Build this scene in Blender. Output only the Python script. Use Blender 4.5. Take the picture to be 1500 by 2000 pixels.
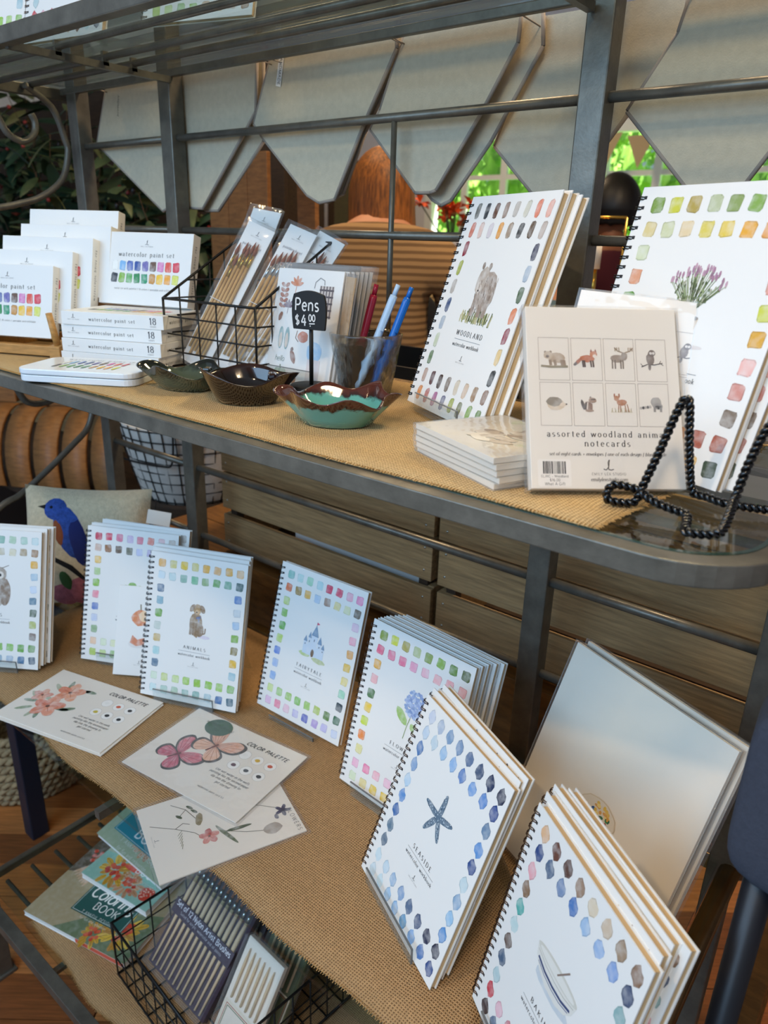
import bpy, bmesh, math, random
from math import sin, cos, pi, radians, sqrt, atan2
from mathutils import Vector, Matrix, Euler

for _o in list(bpy.data.objects):
    bpy.data.objects.remove(_o)
scene = bpy.context.scene
COL = scene.collection
rng = random.Random(7)

# ------------------------------------------------------------------ camera
cam = bpy.data.cameras.new('camera')
cam_o = bpy.data.objects.new('camera', cam)
COL.objects.link(cam_o)
_R = [[0.7763462, 0.6295991, 0.0298577],
      [0.2405495, -0.2521666, -0.9373089],
      [-0.5825997, 0.7348585, -0.3472183]]          # right, down, forward
_M = Matrix(((_R[0][0], -_R[1][0], -_R[2][0], 0.0),
             (_R[0][1], -_R[1][1], -_R[2][1], 0.0),
             (_R[0][2], -_R[1][2], -_R[2][2], 1.54),
             (0, 0, 0, 1)))
cam_o.matrix_world = _M
cam.sensor_fit = 'HORIZONTAL'
cam.sensor_width = 36.0
cam.lens = 36.0 * 1425.12 / 1500.0
cam.clip_start = 0.02
cam.clip_end = 60
cam.dof.use_dof = True
cam.dof.focus_distance = 0.86
cam.dof.aperture_fstop = 9.0
scene.camera = cam_o

# ------------------------------------------------------------------ light
vs = scene.view_settings
vs.view_transform = 'Standard'
vs.look = 'None'
vs.exposure = -0.16
vs.gamma = 1.0
vs.use_curve_mapping = False

world = bpy.data.worlds.new('world')
scene.world = world
world.use_nodes = True
_bg = world.node_tree.nodes['Background']
_bg.inputs[0].default_value = (0.66, 0.82, 1.0, 1)
_bg.inputs[1].default_value = 0.5


def area(name, loc, target, size, power, col, size_y=None):
    l = bpy.data.lights.new(name, 'AREA')
    l.shape = 'RECTANGLE'
    l.size = size
    l.size_y = size_y or size
    l.energy = power
    l.color = col
    o = bpy.data.objects.new(name, l)
    o.location = loc
    d = Vector(target) - Vector(loc)
    o.rotation_euler = d.to_track_quat('-Z', 'Y').to_euler()
    COL.objects.link(o)
    return o


# daylight from the shop windows behind and left of the photographer
area('window_daylight', (-0.8, -1.5, 2.2), (-0.6, 0.65, 0.85), 2.2, 54, (0.43, 0.69, 1.0), 1.4)
# warm ceiling lamps of the shop
for _i, (_x, _y, _p) in enumerate([(-0.35, 1.45, 30), (-1.75, 1.55, 12), (0.18, -0.45, 22), (-2.6, 3.2, 20)]):
    area('ceiling_lamp_light', (_x, _y, 2.92), (_x, _y, 0), 0.35, _p, (1.0, 0.74, 0.46))
# warm spots on the middle shelf; second one added to offset the cool daylight
for _i, (_loc, _tgt, _e, _sz) in enumerate([((-0.75, -0.55, 2.65), (-0.12, 0.70, 1.15), 36, 42), ((-1.9, -0.35, 2.75), (-1.15, 0.68, 1.45), 17, 36)]):
    _s = bpy.data.lights.new('warm_spot_light', 'SPOT')
    _s.energy = _e
    _s.color = (1.0, 0.70, 0.40)
    _s.spot_size = radians(_sz)
    _s.spot_blend = 0.6
    _s.shadow_soft_size = 0.035
    _so = bpy.data.objects.new('warm_spot_light', _s)
    _so.location = _loc
    _so.rotation_euler = (Vector(_tgt) - Vector(_loc)).to_track_quat('-Z', 'Y').to_euler()
    COL.objects.link(_so)
# sun on the trees outside
_sn = bpy.data.lights.new('sun', 'SUN')
_sn.energy = 36.0
_sn.color = (1.0, 0.95, 0.85)
_sn.angle = 0.02
_sno = bpy.data.objects.new('sun', _sn)
_sno.rotation_euler = (Vector((-0.35, -0.25, -1.0))).to_track_quat('-Z', 'Y').to_euler()
_sno.location = (0, 8, 8)
COL.objects.link(_sno)

# ------------------------------------------------------------------ colours and materials


def lin(h):
    if not isinstance(h, str):
        return h
    v = [int(h[i:i + 2], 16) / 255 for i in (0, 2, 4)]
    return tuple((c / 12.92 if c <= 0.04045 else ((c + 0.055) / 1.055) ** 2.4) for c in v)


MATS = {}


def mat(name, col='808080', rough=0.5, metal=0.0, var=0.0, vscale=8.0, stretch=(1, 1, 1), bump=0.0, bscale=60.0,
        spec=0.5, trans=0.0, ior=1.45, coat=0.0, sheen=0.0, emis=0.0, col2=None):
    m = bpy.data.materials.new(name)
    m.use_nodes = True
    nt = m.node_tree
    b = nt.nodes['Principled BSDF']
    c = lin(col)
    b.inputs['Base Color'].default_value = (*c, 1)
    b.inputs['Roughness'].default_value = rough
    b.inputs['Metallic'].default_value = metal
    b.inputs['Specular IOR Level'].default_value = spec
    b.inputs['Transmission Weight'].default_value = trans
    b.inputs['IOR'].default_value = ior
    b.inputs['Coat Weight'].default_value = coat
    b.inputs['Sheen Weight'].default_value = sheen
    if emis:
        b.inputs['Emission Color'].default_value = (*c, 1)
        b.inputs['Emission Strength'].default_value = emis
    if var or bump:
        tc = nt.nodes.new('ShaderNodeTexCoord')
        mp = nt.nodes.new('ShaderNodeMapping')
        mp.inputs['Scale'].default_value = stretch
        nt.links.new(tc.outputs['Object'], mp.inputs[0])
    if var:
        n = nt.nodes.new('ShaderNodeTexNoise')
        n.inputs['Scale'].default_value = vscale
        n.inputs['Detail'].default_value = 6
        n.inputs['Roughness'].default_value = 0.62
        nt.links.new(mp.outputs[0], n.inputs['Vector'])
        r = nt.nodes.new('ShaderNodeValToRGB')
        if col2:
            c2 = lin(col2)
            r.color_ramp.elements[0].color = (*c2, 1)
            r.color_ramp.elements[1].color = (*c, 1)
        else:
            r.color_ramp.elements[0].color = (*[x * (1 - var) for x in c], 1)
            r.color_ramp.elements[1].color = (*[min(1, x * (1 + var)) for x in c], 1)
        r.color_ramp.elements[0].position = 0.3
        r.color_ramp.elements[1].position = 0.7
        nt.links.new(n.outputs['Fac'], r.inputs[0])
        nt.links.new(r.outputs[0], b.inputs['Base Color'])
    if bump:
        n2 = nt.nodes.new('ShaderNodeTexNoise')
        n2.inputs['Scale'].default_value = bscale
        n2.inputs['Detail'].default_value = 4
        nt.links.new(mp.outputs[0], n2.inputs['Vector'])
        bp = nt.nodes.new('ShaderNodeBump')
        bp.inputs['Strength'].default_value = bump
        bp.inputs['Distance'].default_value = 0.002
        nt.links.new(n2.outputs['Fac'], bp.inputs['Height'])
        nt.links.new(bp.outputs[0], b.inputs['Normal'])
    MATS[name] = m
    return m


def clear(name, tint=(0.97, 0.99, 0.98), fac=1.0, rough=0.02, ior=1.48, veil=0.0, wrinkle=0.0):
    """thin clear sheet: see-through with a Fresnel reflection"""
    m = bpy.data.materials.new(name)
    m.use_nodes = True
    nt = m.node_tree
    nt.nodes.clear()
    out = nt.nodes.new('ShaderNodeOutputMaterial')
    tr = nt.nodes.new('ShaderNodeBsdfTransparent')
    tr.inputs[0].default_value = (*tint, 1)
    gl = nt.nodes.new('ShaderNodeBsdfGlossy')
    gl.inputs['Roughness'].default_value = rough
    fr = nt.nodes.new('ShaderNodeLayerWeight')
    fr.inputs['Blend'].default_value = 0.5
    pw = nt.nodes.new('ShaderNodeMath')
    pw.operation = 'POWER'
    pw.inputs[1].default_value = 4.5
    nt.links.new(fr.outputs['Facing'], pw.inputs[0])
    mu = nt.nodes.new('ShaderNodeMath')
    mu.operation = 'MULTIPLY_ADD'
    mu.inputs[1].default_value = 0.85 * fac
    mu.inputs[2].default_value = 0.035 * fac
    mu.use_clamp = True
    nt.links.new(pw.outputs[0], mu.inputs[0])
    mx = nt.nodes.new('ShaderNodeMixShader')
    nt.links.new(mu.outputs[0], mx.inputs[0])
    last = tr
    if veil:
        df = nt.nodes.new('ShaderNodeBsdfDiffuse')
        df.inputs[0].default_value = (0.9, 0.92, 0.93, 1)
        m2 = nt.nodes.new('ShaderNodeMixShader')
        m2.inputs[0].default_value = veil
        nt.links.new(tr.outputs[0], m2.inputs[1])
        nt.links.new(df.outputs[0], m2.inputs[2])
        last = m2
    nt.links.new(last.outputs[0], mx.inputs[1])
    nt.links.new(gl.outputs[0], mx.inputs[2])
    nt.links.new(mx.outputs[0], out.inputs[0])
    if wrinkle:
        tc = nt.nodes.new('ShaderNodeTexCoord')
        n2 = nt.nodes.new('ShaderNodeTexNoise')
        n2.inputs['Scale'].default_value = 28
        n2.inputs['Detail'].default_value = 2
        nt.links.new(tc.outputs['Object'], n2.inputs['Vector'])
        bp = nt.nodes.new('ShaderNodeBump')
        bp.inputs['Strength'].default_value = wrinkle
        bp.inputs['Distance'].default_value = 0.004
        nt.links.new(n2.outputs['Fac'], bp.inputs['Height'])
        nt.links.new(bp.outputs[0], gl.inputs['Normal'])
        nt.links.new(bp.outputs[0], fr.inputs['Normal'])
    MATS[name] = m
    return m


def print_material():
    """ink and watercolour: colour attribute; its alpha is how uneven the wash is"""
    m = bpy.data.materials.new('print')
    m.use_nodes = True
    nt = m.node_tree
    b = nt.nodes['Principled BSDF']
    b.inputs['Roughness'].default_value = 0.45
    at = nt.nodes.new('ShaderNodeAttribute')
    at.attribute_name = 'Col'
    tc = nt.nodes.new('ShaderNodeTexCoord')
    n = nt.nodes.new('ShaderNodeTexNoise')
    n.inputs['Scale'].default_value = 95
    n.inputs['Detail'].default_value = 5
    nt.links.new(tc.outputs['Object'], n.inputs['Vector'])
    mr = nt.nodes.new('ShaderNodeMapRange')
    mr.inputs['From Min'].default_value = 0.42
    mr.inputs['From Max'].default_value = 0.75
    mr.inputs['To Min'].default_value = 0.0
    mr.inputs['To Max'].default_value = 0.55
    nt.links.new(n.outputs['Fac'], mr.inputs['Value'])
    mu = nt.nodes.new('ShaderNodeMath')
    mu.operation = 'MULTIPLY'
    nt.links.new(mr.outputs[0], mu.inputs[0])
    nt.links.new(at.outputs['Alpha'], mu.inputs[1])
    mx = nt.nodes.new('ShaderNodeMixRGB')
    nt.links.new(mu.outputs[0], mx.inputs[0])
    nt.links.new(at.outputs['Color'], mx.inputs[1])
    mx.inputs[2].default_value = (0.80, 0.80, 0.78, 1)
    nt.links.new(mx.outputs[0], b.inputs['Base Color'])
    MATS['print'] = m
    return m


def weave_material(name, col, dark, pitch, strength=0.8):
    m = bpy.data.materials.new(name)
    m.use_nodes = True
    nt = m.node_tree
    b = nt.nodes['Principled BSDF']
    b.inputs['Roughness'].default_value = 0.9
    b.inputs['Specular IOR Level'].default_value = 0.15
    tc = nt.nodes.new('ShaderNodeTexCoord')
    no = nt.nodes.new('ShaderNodeTexNoise')
    no.inputs['Scale'].default_value = 30
    no.inputs['Detail'].default_value = 3
    nt.links.new(tc.outputs['Object'], no.inputs['Vector'])
    add = nt.nodes.new('ShaderNodeVectorMath')
    add.operation = 'MULTIPLY_ADD'
    add.inputs[1].default_value = (0.006, 0.006, 0)
    nt.links.new(no.outputs['Color'], add.inputs[0])
    nt.links.new(tc.outputs['Object'], add.inputs[2])
    ws = []
    for d in 'XY':
        w = nt.nodes.new('ShaderNodeTexWave')
        w.bands_direction = d
        w.inputs['Scale'].default_value = 0.31416 / pitch
        w.inputs['Distortion'].default_value = 0.0
        nt.links.new(add.outputs[0], w.inputs['Vector'])
        ws.append(w)
    mx = nt.nodes.new('ShaderNodeMath')
    mx.operation = 'MAXIMUM'
    nt.links.new(ws[0].outputs['Fac'], mx.inputs[0])
    nt.links.new(ws[1].outputs['Fac'], mx.inputs[1])
    r = nt.nodes.new('ShaderNodeValToRGB')
    r.color_ramp.elements[0].color = (*lin(dark), 1)
    r.color_ramp.elements[1].color = (*lin(col), 1)
    r.color_ramp.elements[0].position = 0.12
    r.color_ramp.elements[1].position = 0.62
    nt.links.new(mx.outputs[0], r.inputs[0])
    n3 = nt.nodes.new('ShaderNodeTexNoise')
    n3.inputs['Scale'].default_value = 220
    nt.links.new(tc.outputs['Object'], n3.inputs['Vector'])
    mr = nt.nodes.new('ShaderNodeMapRange')
    mr.inputs['To Min'].default_value = 0.72
    mr.inputs['To Max'].default_value = 1.25
    nt.links.new(n3.outputs['Fac'], mr.inputs['Value'])
    mul = nt.nodes.new('ShaderNodeMixRGB')
    mul.blend_type = 'MULTIPLY'
    mul.inputs[0].default_value = 1
    nt.links.new(r.outputs[0], mul.inputs[1])
    nt.links.new(mr.outputs[0], mul.inputs[2])
    nt.links.new(mul.outputs[0], b.inputs['Base Color'])
    bp = nt.nodes.new('ShaderNodeBump')
    bp.inputs['Strength'].default_value = strength
    bp.inputs['Distance'].default_value = 0.0015
    nt.links.new(mx.outputs[0], bp.inputs['Height'])
    nt.links.new(bp.outputs[0], b.inputs['Normal'])
    MATS[name] = m
    return m


def stripe_material(name, c1, c2, scale, axis='Z', rough=0.85):
    m = bpy.data.materials.new(name)
    m.use_nodes = True
    nt = m.node_tree
    b = nt.nodes['Principled BSDF']
    b.inputs['Roughness'].default_value = rough
    tc = nt.nodes.new('ShaderNodeTexCoord')
    w = nt.nodes.new('ShaderNodeTexWave')
    w.bands_direction = axis
    w.inputs['Scale'].default_value = scale
    w.inputs['Distortion'].default_value = 0.6
    nt.links.new(tc.outputs['Object'], w.inputs['Vector'])
    r = nt.nodes.new('ShaderNodeValToRGB')
    r.color_ramp.elements[0].color = (*lin(c1), 1)
    r.color_ramp.elements[1].color = (*lin(c2), 1)
    r.color_ramp.elements[0].position = 0.25
    r.color_ramp.elements[1].position = 0.6
    nt.links.new(w.outputs['Fac'], r.inputs[0])
    nt.links.new(r.outputs[0], b.inputs['Base Color'])
    MATS[name] = m
    return m


def glaze_material(name, body, rim, zmid, zw, pool=None):
    """glazed stoneware: rim glaze runs down over the body glaze"""
    m = bpy.data.materials.new(name)
    m.use_nodes = True
    nt = m.node_tree
    b = nt.nodes['Principled BSDF']
    b.inputs['Roughness'].default_value = 0.08
    b.inputs['Coat Weight'].default_value = 0.6
    tc = nt.nodes.new('ShaderNodeTexCoord')
    sp = nt.nodes.new('ShaderNodeSeparateXYZ')
    nt.links.new(tc.outputs['Object'], sp.inputs[0])
    n = nt.nodes.new('ShaderNodeTexNoise')
    n.inputs['Scale'].default_value = 70
    n.inputs['Detail'].default_value = 4
    nt.links.new(tc.outputs['Object'], n.inputs['Vector'])
    a = nt.nodes.new('ShaderNodeMath')
    a.operation = 'MULTIPLY_ADD'
    a.inputs[1].default_value = 0.022
    nt.links.new(n.outputs['Fac'], a.inputs[0])
    nt.links.new(sp.outputs['Z'], a.inputs[2])
    mr = nt.nodes.new('ShaderNodeMapRange')
    mr.inputs['From Min'].default_value = zmid - zw
    mr.inputs['From Max'].default_value = zmid + zw
    nt.links.new(a.outputs[0], mr.inputs['Value'])
    r = nt.nodes.new('ShaderNodeValToRGB')
    r.color_ramp.elements[0].color = (*lin(body), 1)
    r.color_ramp.elements[1].color = (*lin(rim), 1)
    if pool:
        e = r.color_ramp.elements.new(0.45)
        e.color = (*lin(pool), 1)
    nt.links.new(mr.outputs[0], r.inputs[0])
    nt.links.new(r.outputs[0], b.inputs['Base Color'])
    MATS[name] = m
    return m


mat('wall_paint', 'd9d6de', 0.8)
mat('ceiling_paint', 'c8bfb2', 0.9)
mat('trim_white', 'eef0ee', 0.5)
mat('subfloor', '2c1a10', 0.8)
for _k, _c in enumerate(['a0612f', '8c5228', 'b0703c', '7c4824']):
    mat('plank%d' % _k, _c, 0.42, var=0.35, vscale=9, stretch=(1.2, 22, 10), bump=0.15, bscale=40)
mat('steel', '6a665d', 0.36, metal=0.45, var=0.28, vscale=25, bump=0.12, bscale=220)
mat('steel_brown', '80673f', 0.27, metal=0.8, var=0.3, vscale=30, bump=0.12, bscale=200)
mat('black_wire', '1c1b1a', 0.4, metal=0.4)
mat('gloss_black', '0a0a0b', 0.18, coat=0.5)
clear('shelf_glass', (0.90, 0.95, 0.92), 1.0, 0.01, 1.5)
mat('glass_edge', '2b4038', 0.15, coat=0.5)
clear('acrylic', (0.95, 0.97, 0.97), 1.3, 0.02, 1.49, veil=0.03)
mat('acrylic_edge', '6b6d6d', 0.2)
clear('plastic_film', (0.99, 0.99, 0.99), 1.0, 0.06, 1.42, veil=0.05, wrinkle=0.5)
clear('film_edge', (0.96, 0.96, 0.95), 1.2, 0.1, 1.45, veil=0.12, wrinkle=0.6)
print_material()
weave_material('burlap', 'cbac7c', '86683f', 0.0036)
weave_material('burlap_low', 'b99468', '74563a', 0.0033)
mat('burlap_thread', 'b08a54', 0.9)
mat('paper', 'e9e8e4', 0.42)
mat('card_warm', 'e6ded2', 0.38)
mat('page_block', 'cdb084', 0.75, var=0.12, vscale=14, stretch=(1, 160, 1))
mat('kraft', 'b99a72', 0.75, var=0.08, vscale=60)
mat('bronze_wire', '5a4030', 0.3, metal=0.85)
mat('dark_wire', '2a2728', 0.3, metal=0.7)
mat('canvas', 'c2b7a0', 0.9, var=0.06, vscale=90, bump=0.35, bscale=520)
mat('canvas_edge', '9b8f83', 0.9)
mat('tan_card', 'a9784a', 0.8)
mat('crate_wood', 'a08158', 0.7, var=0.35, vscale=7, stretch=(1.5, 14, 24), bump=0.25, bscale=60)
mat('crate_dark', '3a2a1c', 0.8, var=0.3, vscale=8, stretch=(2, 10, 20))
mat('nail', 'b9b4a8', 0.35, metal=0.9)
mat('table_wood', '7d5326', 0.5, var=0.35, vscale=6, stretch=(3, 18, 10))
mat('honey_wood', 'b98a4e', 0.5, var=0.25, vscale=14, stretch=(2, 14, 14))
mat('bent_wood', '8d5f33', 0.5, var=0.3, vscale=9, stretch=(3, 3, 14))
mat('bamboo', 'c9a163', 0.5, var=0.15, vscale=30)
mat('bristle', '8a4a28', 0.6)
mat('brass', 'c9a14a', 0.25, metal=0.9)
mat('silver', 'c4c4c4', 0.22, metal=1.0)
mat('white_tin', 'e3e8ec', 0.28, coat=0.4)
mat('sign_black', '101011', 0.6)
mat('chalk', 'd9d9d6', 0.9)
mat('clear_glass', 'f2f5f2', 0.03, trans=1.0, ior=1.45)
_nt = MATS['clear_glass'].node_tree
_mx, _tr = _nt.nodes.new('ShaderNodeMixShader'), _nt.nodes.new('ShaderNodeBsdfTransparent')
_mx.inputs[0].default_value = 0.35
_nt.links.new(_nt.nodes['Principled BSDF'].outputs[0], _mx.inputs[1])
_nt.links.new(_tr.outputs[0], _mx.inputs[2])
_nt.links.new(_mx.outputs[0], _nt.nodes['Material Output'].inputs[0])
mat('pen_red', '8c1230', 0.3)
mat('pen_blue', '1763b8', 0.3)
mat('pen_pale', 'a9c8e6', 0.3)
mat('dark_stuff', '1a1614', 0.8)
mat('navy_cloth', '363b48', 0.9, var=0.12, vscale=240, bump=0.3, bscale=500)
mat('navy_paint', '1a2434', 0.4)
mat('black_metal', '12131a', 0.4)
mat('mahogany', '3c130b', 0.35, coat=0.3)
mat('wool_cream', 'c9b99a', 0.95, var=0.14, vscale=120, bump=0.9, bscale=260, sheen=0.3)
mat('wool_blue', '2d4a92', 0.95, var=0.4, vscale=130, bump=0.9, bscale=260)
mat('wool_navy', '1c2660', 0.95, bump=0.9, bscale=260)
mat('wool_pink', '9c5a66', 0.95, var=0.3, vscale=90, bump=0.9, bscale=260)
mat('wool_rust', '8a4a2a', 0.95, bump=0.9, bscale=260)
mat('wool_black', '121214', 0.95, bump=0.9, bscale=260)
mat('wool_green', '33542c', 0.95, bump=0.9, bscale=260)
mat('liner_cloth', 'cfc9c0', 0.9, var=0.08, vscale=40, bump=0.4, bscale=200)
mat('seagrass', 'a58f6c', 0.85, var=0.25, vscale=40, bump=0.5, bscale=150)
mat('leaf_green', '3d4f33', 0.5, var=0.35, vscale=12)
mat('leaf_olive', '5b6340', 0.5, var=0.3, vscale=12)
mat('leaf_deep', '25402f', 0.45, var=0.3, vscale=12)
mat('stem_brown', '4a3622', 0.8)
mat('berry_red', '8e2f2a', 0.45)
mat('petal_coral', 'd4604a', 0.6)
mat('petal_orange', 'f0642a', 0.6)
mat('olive_black', '191516', 0.3)
mat('skin', 'c48a6a', 0.55)
mat('skin_dark', '8e5a3e', 0.55)
mat('hair_copper', '8a5220', 0.45, var=0.75, vscale=10, stretch=(16, 16, 1.5), bump=0.3, bscale=80)
mat('hair_brown', '3a2114', 0.5, var=0.3, vscale=10, stretch=(16, 16, 1.5))
mat('hair_black', '14100f', 0.45)
stripe_material('sweater', '6e5234', 'a07e56', 17.0)
mat('shirt_blue', '5d7480', 0.85)
mat('shirt_wine', '4c1420', 0.85)
mat('shirt_dark', '15161c', 0.85)
mat('denim', '2a3446', 0.9)
mat('tree_leaf', 'a4cc5a', 0.7, var=0.5, vscale=3.5, col2='6a9c3a')
mat('grass', '5f8a3a', 0.9)
mat('bunting_tan', 'c9b28a', 0.9)
mat('folio_cream', 'efe4d3', 0.5)
mat('purple_card', '3a2438', 0.6)
mat('wood_pale', 'dcbf94', 0.55, var=0.12, vscale=30)
glaze_material('glaze_teal', '5a9a90', '4a2218', 0.0365, 0.004, '2a1412')
glaze_material('glaze_brown', '140b09', '30170f', 0.046, 0.010)
glaze_material('glaze_green', '4a5240', '1a1c18', 0.034, 0.006, '30362a')

# ------------------------------------------------------------------ geometry helpers
class MB:
    def __init__(self):
        self.v, self.f, self.s = [], [], []

    def add(self, vs, fs, smooth=False):
        o = len(self.v)
        self.v += [tuple(p) for p in vs]
        self.f += [tuple(o + i for i in q) for q in fs]
        self.s += [smooth] * len(fs)
        return self

    def box(self, c, d, rz=0.0, rot=None):
        x, y, z = d[0] / 2, d[1] / 2, d[2] / 2
        P = [Vector((sx * x, sy * y, sz * z)) for sx in (-1, 1) for sy in (-1, 1) for sz in (-1, 1)]
        M = rot if rot is not None else Matrix.Rotation(rz, 3, 'Z')
        P = [M @ p + Vector(c) for p in P]
        return self.add(P, [(0, 1, 3, 2), (4, 6, 7, 5), (0, 4, 5, 1), (2, 3, 7, 6), (0, 2, 6, 4), (1, 5, 7, 3)])

    def tube(self, pts, r, seg=8, closed=False, caps=True):
        pts = [Vector(p) for p in pts]
        n = len(pts)
        rs = r if isinstance(r, (list, tuple)) else [r] * n
        T = []
        for i in range(n):
            a = pts[(i - 1) % n] if (closed or i > 0) else pts[i]
            b = pts[(i + 1) % n] if (closed or i < n - 1) else pts[i]
            t = b - a
            T.append(t.normalized() if t.length > 1e-9 else Vector((0, 0, 1)))
        up = Vector((0, 0, 1)) if abs(T[0].z) < 0.9 else Vector((1, 0, 0))
        N = (up - T[0] * up.dot(T[0])).normalized()
        V = []
        for i in range(n):
            N = (N - T[i] * N.dot(T[i]))
            N = N.normalized() if N.length > 1e-6 else T[i].orthogonal().normalized()
            B = T[i].cross(N)
            for k in range(seg):
                a = 2 * pi * k / seg
                V.append(pts[i] + (N * cos(a) + B * sin(a)) * rs[i])
        F = []
        m = n if closed else n - 1
        for i in range(m):
            j = (i + 1) % n
            for k in range(seg):
                l = (k + 1) % seg
                F.append((i * seg + k, i * seg + l, j * seg + l, j * seg + k))
        self.add(V, F, True)
        if caps and not closed:
            o = len(self.v) - len(V)
            self.f.append(tuple(o + k for k in reversed(range(seg))))
            self.f.append(tuple(o + (n - 1) * seg + k for k in range(seg)))
            self.s += [False, False]
        return self

    def lathe(self, prof, seg=32, c=(0, 0, 0), fn=None):
        V = []
        for (r, z) in prof:
            for k in range(seg):
                a = 2 * pi * k / seg
                rr, zz = (r, z) if fn is None else fn(r, z, a)
                V.append((c[0] + rr * cos(a), c[1] + rr * sin(a), c[2] + zz))
        F = []
        for i in range(len(prof) - 1):
            for k in range(seg):
                l = (k + 1) % seg
                F.append((i * seg + k, i * seg + l, (i + 1) * seg + l, (i + 1) * seg + k))
        return self.add(V, F, True)

    def prism(self, poly, y0, y1):
        """polygon in XZ extruded from y0 to y1"""
        n = len(poly)
        V = [(x, y0, z) for x, z in poly] + [(x, y1, z) for x, z in poly]
        F = [tuple(range(n)), tuple(range(2 * n - 1, n - 1, -1))]
        for i in range(n):
            j = (i + 1) % n
            F.append((i, i + n, j + n, j))
        return self.add(V, F)

    def plate(self, poly, z0, z1):
        """polygon in XY extruded from z0 to z1"""
        n = len(poly)
        V = [(x, y, z0) for x, y in poly] + [(x, y, z1) for x, y in poly]
        F = [tuple(range(n - 1, -1, -1)), tuple(range(n, 2 * n))]
        for i in range(n):
            j = (i + 1) % n
            F.append((i, j, j + n, i + n))
        return self.add(V, F)

    def mesh(self, name, m):
        me = bpy.data.meshes.new(name)
        me.from_pydata(self.v, [], self.f)
        me.polygons.foreach_set('use_smooth', self.s)
        me.materials.append(MATS[m] if isinstance(m, str) else m)
        bm = bmesh.new()
        bm.from_mesh(me)
        bmesh.ops.recalc_face_normals(bm, faces=bm.faces)
        bm.to_mesh(me)
        bm.free()
        me.update()
        return me

    def build(self, name, m, parent=None, bevel=0.0):
        return obj(name, self.mesh(name, m), parent, bevel)


def obj(name, me, parent=None, bevel=0.0, loc=None, rot=None):
    o = bpy.data.objects.new(name, me)
    COL.objects.link(o)
    if parent is not None:
        o.parent = parent
    if loc is not None:
        o.location = loc
    if rot is not None:
        o.rotation_euler = rot
    if bevel:
        b = o.modifiers.new('bevel', 'BEVEL')
        b.width = bevel
        b.segments = 2
        b.limit_method = 'ANGLE'
    return o


def tag(o, label, cat, group=None, kind=None):
    o['label'] = label
    o['category'] = cat
    if group:
        o['group'] = group
    if kind:
        o['kind'] = kind
    return o


def structure(o):
    o['kind'] = 'structure'
    return o


def thing(name, loc, rot=(0, 0, 0), label=None, cat=None, group=None):
    o = bpy.data.objects.new(name, None)
    o.empty_display_size = 0.02
    COL.objects.link(o)
    o.location = loc
    o.rotation_euler = rot
    if label:
        tag(o, label, cat, group)
    return o


def copy_tree(o, parent=None):
    c = o.copy()
    COL.objects.link(c)
    c.parent = parent
    for ch in list(o.children):
        copy_tree(ch, c)
    return c


def catmull(pts, n=8, closed=False):
    P = [Vector(p) for p in pts]
    out = []
    m = len(P)
    rngi = range(m if closed else m - 1)
    for i in rngi:
        p0 = P[(i - 1) % m] if (closed or i > 0) else P[i]
        p1 = P[i]
        p2 = P[(i + 1) % m]
        p3 = P[(i + 2) % m] if (closed or i + 2 < m) else p2
        for k in range(n):
            t = k / n
            out.append(0.5 * ((2 * p1) + (p2 - p0) * t + (2 * p0 - 5 * p1 + 4 * p2 - p3) * t * t
                              + (-p0 + 3 * p1 - 3 * p2 + p3) * t ** 3))
    if not closed:
        out.append(P[-1])
    return out


def round_rect(x0, y0, x1, y1, r, n=5):
    out = []
    for cx, cy, a0 in ((x1 - r, y1 - r, 0), (x0 + r, y1 - r, 90), (x0 + r, y0 + r, 180), (x1 - r, y0 + r, 270)):
        for k in range(n + 1):
            a = radians(a0 + 90 * k / n)
            out.append((cx + r * cos(a), cy + r * sin(a)))
    return out


# ------------------------------------------------------------------ a pen-stroke alphabet
def _arc(cx, cy, rx, ry, a0, a1, n=10):
    return [(cx + rx * cos(radians(a0 + (a1 - a0) * k / n)), cy + ry * sin(radians(a0 + (a1 - a0) * k / n)))
            for k in range(n + 1)]


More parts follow.
